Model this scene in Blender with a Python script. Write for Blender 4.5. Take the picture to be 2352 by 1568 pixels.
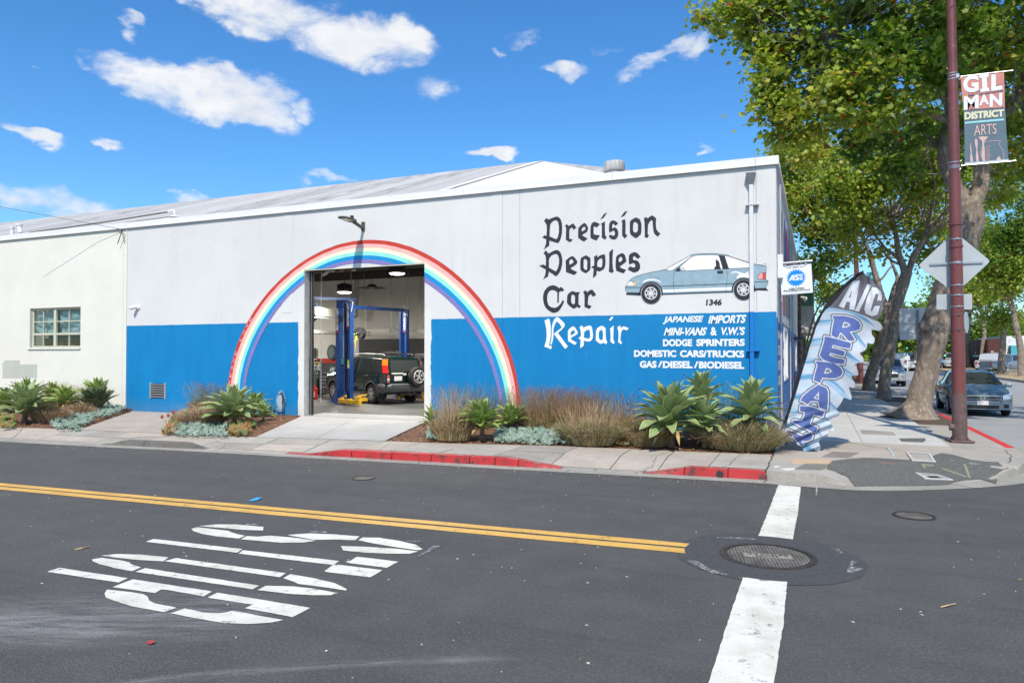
import bpy,bmesh,math,random
import numpy as np
from mathutils import Vector,Matrix,Euler,noise as mnoise
from mathutils.geometry import tessellate_polygon
R=math.radians
random.seed(7);RNG=np.random.default_rng(11)
for o in list(bpy.data.objects):bpy.data.objects.remove(o)
SC=bpy.context.scene
COL=SC.collection
# --- camera
FPX,PCX,PCY,CAMH=1626.0,1176.0,784.0,1.85
YAW,PIT=R(23.2),math.atan(28/1626.)
cam=bpy.data.objects.new('camera',bpy.data.cameras.new('camera'));COL.objects.link(cam)
cam.data.sensor_width=36;cam.data.lens=FPX/2352*36
cam.data.clip_start=.1;cam.data.clip_end=3000
cam.location=(0,0,CAMH);cam.rotation_euler=(R(90)+PIT,0,YAW)
SC.camera=cam
# --- sun and sky
SUN_AZ,SUN_EL=R(103+180),R(51)
sun=bpy.data.objects.new('sun',bpy.data.lights.new('sun','SUN'));COL.objects.link(sun)
sun.data.energy=4.8;sun.data.angle=R(.53);sun.data.color=(1,.915,.78)
SUNV=Vector((math.cos(SUN_AZ)*math.cos(SUN_EL),math.sin(SUN_AZ)*math.cos(SUN_EL),math.sin(SUN_EL)))
sun.rotation_euler=SUNV.to_track_quat('Z','Y').to_euler()
SC.view_settings.view_transform='Standard';SC.view_settings.look='None'
SC.view_settings.exposure=0.0;SC.view_settings.gamma=1;SC.view_settings.use_curve_mapping=False
D0=np.array([-math.sin(YAW),math.cos(YAW),0.]);RT=np.array([math.cos(YAW),math.sin(YAW),0.]);ZZ=np.array([0,0,1.])
DV=D0*math.cos(PIT)+ZZ*math.sin(PIT);UV_=ZZ*math.cos(PIT)-D0*math.sin(PIT);CV=np.array([0,0,CAMH])
def ray(px,py):return DV+RT*(px-PCX)/FPX-UV_*(py-PCY)/FPX
def gp(px,py,h=0.):v=ray(px,py);t=(h-CAMH)/v[2];return CV+v*t
def fp(px,py,Y):v=ray(px,py);t=Y/v[1];return CV+v*t
def xp(px,py,X):v=ray(px,py);t=X/v[0];return CV+v*t
def proj(p):
 q=np.array(p,float)-CV;a=q@DV;return(PCX+FPX*(q@RT)/a,PCY-FPX*(q@UV_)/a)
W=bpy.data.worlds.new('World');SC.world=W;W.use_nodes=True
nt=W.node_tree;nt.nodes.clear()
def N(t,typ,**kw):
 n=t.nodes.new(typ)
 for k,v in kw.items():
  if k.startswith('i_'):
   key=k[2:];key=int(key)if key.isdigit()else key
   n.inputs[key].default_value=v
  else:setattr(n,k,v)
 return n
def build_world():
 L=nt.links.new
 out=N(nt,'ShaderNodeOutputWorld');bg=N(nt,'ShaderNodeBackground')
 sky=N(nt,'ShaderNodeTexSky',sky_type='NISHITA',sun_disc=False,sun_elevation=SUN_EL,sun_rotation=R(90)-SUN_AZ,
altitude=10,air_density=1.0,dust_density=.75,ozone_density=3.0)
 hs=N(nt,'ShaderNodeHueSaturation',i_Saturation=1.25,i_Value=1.60)
 L(sky.outputs[0],hs.inputs['Color'])
 tint=N(nt,'ShaderNodeMixRGB',blend_type='MULTIPLY');tint.inputs[0].default_value=1
 tint.inputs[2].default_value=(.80,1.05,1.18,1);L(hs.outputs[0],tint.inputs[1])
 tc=N(nt,'ShaderNodeTexCoord');dvec=tc.outputs['Generated']
 mp=N(nt,'ShaderNodeMapping');mp.inputs['Scale'].default_value=(1,1,1.8);L(dvec,mp.inputs[0])
 nz=N(nt,'ShaderNodeTexNoise',i_Scale=13,i_Detail=10,i_Roughness=.62,i_Distortion=.35);L(mp.outputs[0],nz.inputs['Vector'])
 n2=N(nt,'ShaderNodeTexNoise',i_Scale=2.6,i_Detail=3,i_Roughness=.5);L(mp.outputs[0],n2 .inputs['Vector'])
 def mth(op,a,b=None,clamp=False):
  m=N(nt,'ShaderNodeMath',operation=op);m.use_clamp=clamp
  for i,s in enumerate((a,b)):
   if s is None:continue
   if isinstance(s,(int,float)):m.inputs[i].default_value=s
   else:L(s,m.inputs[i])
  return m.outputs[0]
 wv=dvec
 for sc0,am in((5.5,.085),(17,.045)):
  wn=N(nt,'ShaderNodeTexNoise',i_Scale=sc0,i_Detail=4,i_Roughness=.6);L(mp.outputs[0],wn.inputs['Vector'])
  s1_=N(nt,'ShaderNodeVectorMath',operation='SUBTRACT');L(wn.outputs['Color'],s1_.inputs[0]);s1_.inputs[1].default_value=(.5,.5,.5)
  s2_=N(nt,'ShaderNodeVectorMath',operation='SCALE');L(s1_.outputs[0],s2_.inputs[0]);s2_.inputs['Scale'].default_value=am
  s3_=N(nt,'ShaderNodeVectorMath',operation='ADD');L(wv,s3_.inputs[0]);L(s2_.outputs[0],s3_.inputs[1]);wv=s3_.outputs[0]
 def dot(v):
  m=N(nt,'ShaderNodeVectorMath',operation='DOT_PRODUCT');L(wv,m.inputs[0]);m.inputs[1].default_value=v;return m.outputs['Value']
 clouds=[
(640,40,185,66,12,1.1),(800,95,195,84,10,1.15),(930,110,70,70,40,.9),(480,10,120,36,10,.8),
(350,170,150,70,12,1.2),(520,215,205,68,17,1.2),(640,225,90,40,20,.7),
(1290,158,78,26,8,.85),(1500,135,120,26,-26,.9),(1400,112,60,16,0,.5),(980,200,60,30,10,.6),(700,265,60,22,18,.55),(240,150,50,22,0,.5),(1575,115,60,22,-30,.6),(1198,92,46,18,-10,.6),(1150,116,20,15,0,.7),
(75,320,85,24,12,.85),(260,328,44,18,5,.7),(120,465,240,48,5,.62),(440,452,62,24,0,.8),(760,425,70,16,-6,.7),
(1120,362,80,17,0,.95),(1635,338,26,13,0,.8),(1540,380,60,8,-5,.6),(300,35,30,16,20,.5),(190,125,34,16,0,.5),(75,148,34,9,8,.4)]
 acc=None
 for px,py,hx,hy,tilt,wgt in clouds:
  c=ray(px,py);c=c/np.linalg.norm(c)
  e1=np.cross(c,ZZ);e1/=np.linalg.norm(e1);e2=np.cross(e1,c)
  a=R(-tilt);t1=e1*math.cos(a)+e2*math.sin(a);t2=-e1*math.sin(a)+e2*math.cos(a)
  k=np.linalg.norm(ray(px,py))*FPX
  A=mth('MULTIPLY',dot(tuple(t1)),k/hx);B=mth('MULTIPLY',dot(tuple(t2)),k/hy)
  d2=mth('ADD',mth('MULTIPLY',A,A),mth('MULTIPLY',B,B))
  m=mth('SUBTRACT',1.0,d2,clamp=True)
  m=mth('MULTIPLY',m,wgt)
  f=mth('GREATER_THAN',dot(tuple(c)),0.2);m=mth('MULTIPLY',m,f)
  acc=m if acc is None else mth('MAXIMUM',acc,m)
 back=mth('LESS_THAN',dot(tuple(DV)),.35)
 sc_=mth('MULTIPLY',mth('MULTIPLY',mth('SUBTRACT',n2 .outputs[0],.52,clamp=True),6.0,clamp=True),back)
 acc=mth('MAXIMUM',acc,sc_)
 pw=mth('POWER',acc,.7)
 e=mth('ADD',pw,mth('MULTIPLY',mth('SUBTRACT',nz.outputs[0],.5),2.5))
 dens=mth('MULTIPLY',mth('SUBTRACT',e,.08),.95,clamp=True)
 gate=mth('MULTIPLY',acc,1.9,clamp=True);dens=mth('MULTIPLY',dens,gate)
 ss=N(nt,'ShaderNodeMapRange',interpolation_type='SMOOTHSTEP');L(dens,ss.inputs[0]);ss.inputs[4].default_value=.97
 n3=N(nt,'ShaderNodeTexNoise',i_Scale=11,i_Detail=5,i_Roughness=.55);L(mp.outputs[0],n3 .inputs['Vector'])
 cr=N(nt,'ShaderNodeValToRGB');L(n3 .outputs[0],cr.inputs[0])
 cr.color_ramp.elements[0].position=.32;cr.color_ramp.elements[0].color=(7.4,7.8,8.5,1)
 cr.color_ramp.elements[1].position=.62;cr.color_ramp.elements[1].color=(9.3,9.35,9.4,1)
 mx=N(nt,'ShaderNodeMixRGB');L(ss.outputs[0],mx.inputs[0]);L(tint.outputs[0],mx.inputs[1]);L(cr.outputs[0],mx.inputs[2])
 L(mx.outputs[0],bg.inputs[0]);bg.inputs[1].default_value=.105;L(bg.outputs[0],out.inputs[0])
build_world()
SC.render.engine='CYCLES'
SC.cycles.max_bounces=7;SC.cycles.diffuse_bounces=3;SC.cycles.transparent_max_bounces=8
# --- materials
MATS={}
def mat(name,col=None,rough=.7,metal=0.,var=.12,scale=4.,bump=0.,bscale=60.,spec=.4,detail=4,coat=0.,emit=None,estr=1.,trans=0.,stretch=None,alpha=None):
 if name in MATS:return MATS[name]
 m=bpy.data.materials.new(name);m.use_nodes=True;MATS[name]=m
 t=m.node_tree;b=t.nodes['Principled BSDF'];L=t.links.new
 b.inputs['Roughness'].default_value=rough;b.inputs['Metallic'].default_value=metal
 b.inputs['Specular IOR Level'].default_value=spec;b.inputs['Coat Weight'].default_value=coat
 if coat:b.inputs['Coat Roughness'].default_value=.05
 col=tuple(col)+(1,)
 if emit:b.inputs['Emission Color'].default_value=tuple(emit)+(1,);b.inputs['Emission Strength'].default_value=estr
 if alpha is not None:b.inputs['Alpha'].default_value=alpha
 if var>0 or bump>0:
  tc=N(t,'ShaderNodeTexCoord');src=tc.outputs['Object']
  if stretch:
   mp=N(t,'ShaderNodeMapping');mp.inputs['Scale'].default_value=stretch;L(src,mp.inputs[0]);src=mp.outputs[0]
  if var>0:
   nz=N(t,'ShaderNodeTexNoise',i_Scale=scale,i_Detail=detail,i_Roughness=.65);L(src,nz.inputs['Vector'])
   r=N(t,'ShaderNodeValToRGB');L(nz.outputs[0],r.inputs[0])
   r.color_ramp.elements[0].position=.3;r.color_ramp.elements[1].position=.7
   r.color_ramp.elements[0].color=tuple(max(0,c*(1-var))for c in col[:3])+(1,)
   r.color_ramp.elements[1].color=tuple(min(1,c*(1+var))for c in col[:3])+(1,)
   L(r.outputs[0],b.inputs['Base Color'])
  else:b.inputs['Base Color'].default_value=col
  if bump>0:
   nb=N(t,'ShaderNodeTexNoise',i_Scale=bscale,i_Detail=5);L(src,nb.inputs['Vector'])
   bp=N(t,'ShaderNodeBump',i_Strength=bump,i_Distance=.02);L(nb.outputs[0],bp.inputs['Height']);L(bp.outputs[0],b.inputs['Normal'])
 else:b.inputs['Base Color'].default_value=col
 if trans:b.inputs['Transmission Weight'].default_value=trans
 return m
 # --- mesh building
class MB:
 def __init__(s):s.v=[];s.f=[];s.m=[];s.uv=None
 def add(s,vs,fs,m=0):
  n=len(s.v);s.v+=[tuple(map(float,p))for p in vs];s.f+=[tuple(n+i for i in f)for f in fs];s.m+=[m]*len(fs);return s
 def box(s,c,d,rot=None,m=0):
  c=Vector(c);h=[x/2 for x in d];M=rot if rot is not None else Matrix.Identity(3)
  if isinstance(M,(int,float)):M=Matrix.Rotation(M,3,'Z')
  vs=[c+M@Vector((sx*h[0],sy*h[1],sz*h[2]))for sx in(-1,1)for sy in(-1,1)for sz in(-1,1)]
  return s.add(vs,[(0,1,3,2),(4,6,7,5),(0,4,5,1),(2,3,7,6),(0,2,6,4),(1,5,7,3)],m)
 def bb(s,x0,x1,y0,y1,z0,z1,m=0):return s.box(((x0+x1)/2,(y0+y1)/2,(z0+z1)/2),(abs(x1-x0),abs(y1-y0),abs(z1-z0)),m=m)
 def bar(s,a,b,w,h=None,m=0):
  a,b=Vector(a),Vector(b);d=b-a;q=d.to_track_quat('X','Z').to_matrix()
  return s.box((a+b)/2,(d.length,w,h or w),q,m)
 def tube(s,path,rad,n=8,m=0,caps=True):
  P=[Vector(p)for p in path]
  if isinstance(rad,(int,float)):rad=[rad]*len(P)
  vs=[];up=None
  for i,p in enumerate(P):
   t=(P[min(i+1,len(P)-1)]-P[max(i-1,0)]).normalized()
   if up is None:up=t.orthogonal().normalized()
   up=(up-t*up.dot(t));up=up.normalized()if up.length>1e-6 else t.orthogonal().normalized()
   w=t.cross(up)
   for k in range(n):
    a=2*math.pi*k/n;vs.append(p+(up*math.cos(a)+w*math.sin(a))*rad[i])
  fs=[(i*n+k,i*n+(k+1)%n,(i+1)*n+(k+1)%n,(i+1)*n+k)for i in range(len(P)-1)for k in range(n)]
  if caps:fs+=[tuple(range(n))[::-1],tuple((len(P)-1)*n+k for k in range(n))]
  return s.add(vs,fs,m)
 def lathe(s,prof,c=(0,0,0),axis='Z',n=20,m=0,caps=True):
  vs=[]
  for r,h in prof:
   for k in range(n):
    a=2*math.pi*k/n;x,y=r*math.cos(a),r*math.sin(a)
    p={'Z':(x,y,h),'Y':(x,h,y),'X':(h,x,y)}[axis]
    vs.append((p[0]+c[0],p[1]+c[1],p[2]+c[2]))
  fs=[(i*n+k,i*n+(k+1)%n,(i+1)*n+(k+1)%n,(i+1)*n+k)for i in range(len(prof)-1)for k in range(n)]
  if caps:fs+=[tuple(range(n))[::-1],tuple((len(prof)-1)*n+k for k in range(n))]
  return s.add(vs,fs,m)
 def sheet(s,loops,f3,m=0):
  """flat piece: loops of 2-D points (outline, holes); f3 turns a 2-D point into 3-D"""
  L=[[Vector((p[0],p[1],0))for p in lp]for lp in loops]
  tr=tessellate_polygon(L);flat=[p for lp in L for p in lp]
  return s.add([f3(p.x,p.y)for p in flat],[t for t in tr],m)
 def prism(s,pts,f3a,f3b,m=0):
  n=len(pts);tr=tessellate_polygon([[Vector((p[0],p[1],0))for p in pts]])
  vs=[f3a(*p)for p in pts]+[f3b(*p)for p in pts]
  fs=list(tr)+[tuple(i+n for i in t)for t in tr]+[(i,(i+1)%n,(i+1)%n+n,i+n)for i in range(n)]
  return s.add(vs,fs,m)
 def quadstrip(s,A,B,m=0):
  n=len(A);return s.add(list(A)+list(B),[(i,i+1,n+i+1,n+i)for i in range(n-1)],m)
 def grid(s,P,m=0):
  r,c=len(P),len(P[0])
  return s.add([p for row in P for p in row],[(i*c+j,i*c+j+1,(i+1)*c+j+1,(i+1)*c+j)for i in range(r-1)for j in range(c-1)],m)
def wloc(o):
 p=Vector((0,0,0))
 while o is not None:p+=o.location;o=o.parent
 return p
def props(o,label=None,cat=None,group=None,kind=None,category=None):
 cat=cat or category
 if label:o['label']=label
 if cat:o['category']=cat
 if group:o['group']=group
 if kind:o['kind']=kind
 return o
def thing(name,label,cat,loc=(0,0,0),group=None,kind=None):
 o=bpy.data.objects.new(name,None);COL.objects.link(o);o.location=Vector([float(x)for x in loc]);o.empty_display_size=.2
 return props(o,label,cat,group,kind)
def mesh_from(name,vs,fs,mi,mats,smooth):
 me=bpy.data.meshes.new(name);me.from_pydata(vs,[],fs)
 for m in mats:me.materials.append(m)
 if mi and len(mats)>1:me.polygons.foreach_set('material_index',mi)
 if smooth:me.polygons.foreach_set('use_smooth',[True]*len(fs))
 me.update();return me
def obj(name,mb,mats,parent=None,local=False,smooth=False,bevel=0,recalc=True,autosm=None,**pr):
 """link the collected pieces as ONE mesh object. World coordinates unless local."""
 if not isinstance(mats,(list,tuple)):mats=[mats]
 off=wloc(parent)if(parent is not None and not local)else Vector((0,0,0))
 loc=Vector((0,0,0))
 if parent is None and not local and mb.v:
  a=np.array(mb.v);loc=Vector(((a[:,0].min()+a[:,0].max())/2,(a[:,1].min()+a[:,1].max())/2,a[:,2].min()));off=loc
 vs=[(x-off.x,y-off.y,z-off.z)for x,y,z in mb.v]
 me=mesh_from(name,vs,mb.f,mb.m,mats,smooth)
 if recalc:
  bm=bmesh.new();bm.from_mesh(me);bmesh.ops.recalc_face_normals(bm,faces=bm.faces);bm.to_mesh(me);bm.free()
 o=bpy.data.objects.new(name,me);COL.objects.link(o);o.parent=parent;o.location=loc
 if bevel:
  b=o.modifiers.new('bevel','BEVEL');b.width=bevel;b.segments=2;b.limit_method='ANGLE'
 if autosm is not None:
  me.polygons.foreach_set('use_smooth',[True]*len(me.polygons));me.set_sharp_from_angle(angle=R(autosm))
 return props(o,**pr)
def copy_tree(o,parent=None,**pr):
 kids=[c for c in bpy.data.objects if c.parent==o]
 c=o.copy();COL.objects.link(c);c.parent=parent
 for k in kids:copy_tree(k,c)
 return props(c,**pr)
def share(name,o,parent,M):
 """another piece like o, sharing its mesh"""
 c=bpy.data.objects.new(name,o.data);COL.objects.link(c);c.parent=parent;c.matrix_local=M;return c
_tc={}
def text2d(s,bold=0.0,spacing=1.0):
 k=(s,bold,spacing)
 if k in _tc:return _tc[k]
 c=bpy.data.curves.new('t','FONT');c.body=s;c.offset=bold;c.resolution_u=4;c.space_character=spacing;c.fill_mode='FRONT' if hasattr(c,'fill_mode')else 'BOTH'
 o=bpy.data.objects.new('t',c);me=o.to_mesh()
 v=np.array([p.co[:2]for p in me.vertices]);f=[tuple(p.vertices)for p in me.polygons]
 o.to_mesh_clear();bpy.data.objects.remove(o);bpy.data.curves.remove(c)
 v=(v-v.min(0))/(v.max(0)-v.min(0));_tc[k]=(v,f);return _tc[k]
def add_text(mb,s,quad,bold=0.0,shear=0.0,m=0,spacing=1.0):
 """letters fitted to a quad of 3-D points: lower left, lower right, upper left, upper right"""
 v,f=text2d(s,bold,spacing);a,b,c,d=[np.array(q,float)for q in quad];w=v[:,0];h=v[:,1]
 if shear:
  w=(w+h*shear);w=w/(1+shear)
 P=np.outer((1-w)*(1-h),a)+np.outer(w*(1-h),b)+np.outer((1-w)*h,c)+np.outer(w*h,d)
 return mb.add(P,f,m)
WY=14.49
WX=-0.67
def crop(x0,y0,sw,dw):
 """measurements taken in an enlargement of the photo -> survey units"""
 k=sw/dw
 return lambda x,y:((x0+x*k)/1.7415,(y0+y*k)/1.7415)
 # --- surface materials
def facade_mat():
 m=bpy.data.materials.new('painted concrete wall');m.use_nodes=True;t=m.node_tree;b=t.nodes['Principled BSDF'];L=t.links.new
 g=N(t,'ShaderNodeNewGeometry');sp=N(t,'ShaderNodeSeparateXYZ');L(g.outputs['Position'],sp.inputs[0])
 def mth(op,a,b_=None,clamp=False):
  n=N(t,'ShaderNodeMath',operation=op);n.use_clamp=clamp
  for i,s in enumerate((a,b_)):
   if s is None:continue
   if isinstance(s,(int,float)):n.inputs[i].default_value=s
   else:L(s,n.inputs[i])
  return n.outputs[0]
 def noise(sc,det=4,stretch=(1,1,1),rough=.6):
  mp=N(t,'ShaderNodeMapping');mp.inputs['Scale'].default_value=stretch;L(g.outputs['Position'],mp.inputs[0])
  n=N(t,'ShaderNodeTexNoise',i_Scale=sc,i_Detail=det,i_Roughness=rough);L(mp.outputs[0],n.inputs['Vector']);return n.outputs[0]
 def mix(f,c1,c2):
  n=N(t,'ShaderNodeMixRGB')
  for i,s in enumerate((f,c1,c2)):
   if isinstance(s,tuple):n.inputs[i].default_value=s
   elif isinstance(s,float):n.inputs[i].default_value=s
   else:L(s,n.inputs[i])
  return n.outputs[0]
 x,z=sp.outputs[0],sp.outputs[2]
 big=noise(.45,3);streak=noise(2.2,4,(2.5,1,.22));fine=noise(34,4)
 white=mix(mth('MULTIPLY',mth('SUBTRACT',big,.35,True),2.2,True),(.59,.588,.59,1),(.67,.668,.65,1))
 white=mix(mth('MULTIPLY',mth('SUBTRACT',mth('ADD',mth('MULTIPLY',streak,.6),mth('MULTIPLY',noise(.8,6,(1,1,.6),.7),.4)),.52,True),2.0,True),white,(.49,.49,.50,1))
 lower=mth('SUBTRACT',1.0,mth('MULTIPLY',mth('SUBTRACT',z,3.2,True),.8),True)
 white=mix(mth('MULTIPLY',lower,.18),white,(.71,.705,.69,1))
 blue=mix(mth('MULTIPLY',mth('SUBTRACT',mth('ADD',mth('MULTIPLY',streak,.4),mth('MULTIPLY',noise(1.3,7,(1,1,.7),.7),.6)),.42,True),2.6,True),(.002,.180,.430,1),(.004,.225,.51,1))
 blue=mix(mth('MULTIPLY',mth('SUBTRACT',noise(5,5),.62,True),1.2,True),blue,(.05,.31,.60,1))
 f=mth('LESS_THAN',z,mth('ADD',2.657,mth('MULTIPLY',mth('SUBTRACT',noise(9),.5),.02)))
 c=mix(f,white,blue)
 wob=mth('MULTIPLY',mth('SUBTRACT',noise(3.3,6),.5),.11)
 dl=mth('ABSOLUTE',mth('SUBTRACT',x,-11.99));dr=mth('ABSOLUTE',mth('SUBTRACT',x,-8.44))
 near=mth('LESS_THAN',mth('ADD',mth('MINIMUM',dl,dr),wob),.165)
 low=mth('LESS_THAN',mth('ADD',z,mth('MULTIPLY',wob,3)),2.9)
 dx=mth('DIVIDE',mth('SUBTRACT',x,-12.72),.17);dz=mth('DIVIDE',mth('SUBTRACT',z,.62),.30)
 blob=mth('MULTIPLY',mth('SUBTRACT',.95,mth('ADD',mth('ADD',mth('MULTIPLY',dx,dx),mth('MULTIPLY',dz,dz)),mth('MULTIPLY',wob,9)),True),1.5,True)
 prim=mth('MAXIMUM',mth('MULTIPLY',near,low),mth('MULTIPLY',blob,.55))
 c=mix(prim,c,(.66,.66,.63,1))
 gr=mth('MULTIPLY',mth('SUBTRACT',.62,z,True),mth('MULTIPLY',fine,.9),True)
 c=mix(gr,c,(.20,.20,.19,1))
 vor=N(t,'ShaderNodeTexVoronoi',i_Scale=26);L(g.outputs['Position'],vor.inputs['Vector'])
 patch=mth('MULTIPLY',mth('SUBTRACT',noise(.9,5,(1.6,1,.5)),.53,True),14,True)
 pit=mth('MULTIPLY',mth('LESS_THAN',vor.outputs['Distance'],mth('ADD',.10,mth('MULTIPLY',fine,.16))),patch)
 c=mix(mth('MULTIPLY',pit,.32),c,(.10,.13,.18,1))
 L(c,b.inputs['Base Color']);b.inputs['Roughness'].default_value=.62;b.inputs['Specular IOR Level'].default_value=.3
 h=mth('ADD',mth('MULTIPLY',fine,.25),mth('MULTIPLY',pit,-1.0));h=mth('ADD',h,mth('MULTIPLY',noise(4,3),.8))
 bp=N(t,'ShaderNodeBump',i_Strength=.5,i_Distance=.012);L(h,bp.inputs['Height']);L(bp.outputs[0],b.inputs['Normal'])
 return m
M_WALL=facade_mat()
M_GREENWALL=mat('pale green wall paint',(.70,.69,.62),.65,var=.05,scale=.8,bump=.3,bscale=28,spec=.25,detail=6)
M_GREENWALL2=mat('grey green cover paint',(.45,.475,.42),.65,var=.06,scale=2,bump=.3,bscale=28)
M_FASCIA=mat('white metal fascia',(.72,.72,.73),.45,var=.06,scale=3,stretch=(.4,1,4))
def asphalt_mat():
 m=bpy.data.materials.new('worn asphalt');m.use_nodes=True;t=m.node_tree;b=t.nodes['Principled BSDF'];L=t.links.new
 g=N(t,'ShaderNodeNewGeometry')
 def noise(sc,det=4,stretch=(1,1,1),rough=.6):
  mp=N(t,'ShaderNodeMapping');mp.inputs['Scale'].default_value=stretch;L(g.outputs['Position'],mp.inputs[0])
  n=N(t,'ShaderNodeTexNoise',i_Scale=sc,i_Detail=det,i_Roughness=rough);L(mp.outputs[0],n.inputs['Vector']);return n.outputs[0]
 def mth(op,a,b_=None,clamp=False):
  n=N(t,'ShaderNodeMath',operation=op);n.use_clamp=clamp
  for i,s in enumerate((a,b_)):
   if s is None:continue
   if isinstance(s,(int,float)):n.inputs[i].default_value=s
   else:L(s,n.inputs[i])
  return n.outputs[0]
 def mix(f,c1,c2):
  n=N(t,'ShaderNodeMixRGB')
  for i,s in enumerate((f,c1,c2)):
   if isinstance(s,tuple):n.inputs[i].default_value=s
   else:L(s,n.inputs[i])
  return n.outputs[0]
 big=noise(.33,5,(.5,1.6,1));mid=noise(2.2,6);fine=noise(150,2);agg=N(t,'ShaderNodeTexVoronoi',i_Scale=85);L(g.outputs['Position'],agg.inputs['Vector'])
 c=mix(mth('MULTIPLY',mth('SUBTRACT',big,.35,True),3.0,True),(.068,.067,.064,1),(.098,.095,.090,1))
 c=mix(mth('MULTIPLY',mth('SUBTRACT',mid,.45,True),2.0,True),c,(.118,.113,.106,1))
 c=mix(mth('MULTIPLY',mth('SUBTRACT',noise(38,4,(1,1,1),.8),.50,True),4.0,True),c,(.150,.148,.143,1))
 c=mix(mth('MULTIPLY',mth('SUBTRACT',.50,noise(61,3,(1,1,1),.8),True),4.0,True),c,(.034,.034,.036,1))
 stone=mth('MULTIPLY',mth('LESS_THAN',agg.outputs['Distance'],.22),mth('GREATER_THAN',noise(40,2),.56))
 c=mix(mth('MULTIPLY',stone,.6),c,(.26,.25,.23,1))
 c=mix(mth('MULTIPLY',mth('SUBTRACT',.45,fine,True),2.4,True),c,(.020,.021,.024,1))
 sp=N(t,'ShaderNodeSeparateXYZ');L(g.outputs['Position'],sp.inputs[0])
 dx=mth('SUBTRACT',sp.outputs[0],-6.3);dy=mth('SUBTRACT',sp.outputs[1],1.2)
 rr=mth('SQRT',mth('ADD',mth('MULTIPLY',dx,dx),mth('MULTIPLY',dy,dy)))
 band=mth('MAXIMUM',mth('SUBTRACT',1.0,mth('MULTIPLY',mth('ABSOLUTE',mth('SUBTRACT',rr,1.35)),.95),True),mth('SUBTRACT',1.0,mth('MULTIPLY',mth('ABSOLUTE',mth('SUBTRACT',rr,3.6)),5.0),True))
 dust=mth('MULTIPLY',band,mth('MULTIPLY',mth('SUBTRACT',noise(1.9,9,(.7,2.4,1),.8),.47,True),5.0,True),True)
 c=mix(mth('MULTIPLY',dust,.0),c,(.27,.27,.26,1))
 for(cx,cy,ux,uy,wd,ln,am)in((-4.75,3.45,.87,.49,.62,1.5,.7),(-5.3,3.0,.93,.36,.35,1.3,.8),(-2.85,3.36,.84,.55,.07,1.5,.55)):
  X_=mth('SUBTRACT',sp.outputs[0],cx);Y_=mth('SUBTRACT',sp.outputs[1],cy)
  s_=mth('ADD',mth('MULTIPLY',X_,ux),mth('MULTIPLY',Y_,uy));t2=mth('SUBTRACT',mth('MULTIPLY',Y_,ux),mth('MULTIPLY',X_,uy));t2=mth('ADD',t2,mth('MULTIPLY',mth('MULTIPLY',s_,s_),.06))
  cb=N(t,'ShaderNodeCombineXYZ');L(mth('MULTIPLY',s_,.9),cb.inputs[0]);L(mth('MULTIPLY',t2,7.0),cb.inputs[1]);ns=N(t,'ShaderNodeTexNoise',i_Scale=1.6,i_Detail=9,i_Roughness=.8);L(cb.outputs[0],ns.inputs['Vector'])
  mk_=mth('MULTIPLY',mth('SUBTRACT',1.0,mth('MULTIPLY',mth('ABSOLUTE',t2),1/wd),True),mth('MULTIPLY',mth('SUBTRACT',1.0,mth('MULTIPLY',mth('ABSOLUTE',s_),1/ln),True),2.5,True))
  c=mix(mth('MULTIPLY',mth('MULTIPLY',mk_,mth('MULTIPLY',mth('SUBTRACT',ns.outputs[0],.42,True),5.0,True)),am),c,(.30,.295,.285,1))
 c=mix(mth('MULTIPLY',mth('SUBTRACT',noise(.7,7,(1,1.5,1),.75),.55,True),2.4,True),c,(.058,.057,.058,1))
 path=mth('MULTIPLY',mth('SUBTRACT',noise(1.1,6,(.22,3.2,1),.7),.57,True),3.5,True)
 c=mix(path,c,(.050,.050,.053,1))
 L(c,b.inputs['Base Color']);b.inputs['Roughness'].default_value=.82;b.inputs['Specular IOR Level'].default_value=.35
 h=mth('ADD',mth('MULTIPLY',agg.outputs['Distance'],-1.0),mth('MULTIPLY',fine,.8))
 bp=N(t,'ShaderNodeBump',i_Strength=.8,i_Distance=.006);L(h,bp.inputs['Height']);L(bp.outputs[0],b.inputs['Normal'])
 return m
M_ASPH=asphalt_mat()
M_ASPH2=mat('grey patched asphalt',(.135,.135,.122),.9,var=.40,scale=30,bump=.8,bscale=130,detail=6)
M_FARROAD=mat('pale worn road surface',(.30,.30,.295),.85,var=.12,scale=.8,bump=.2,bscale=40)
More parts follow.
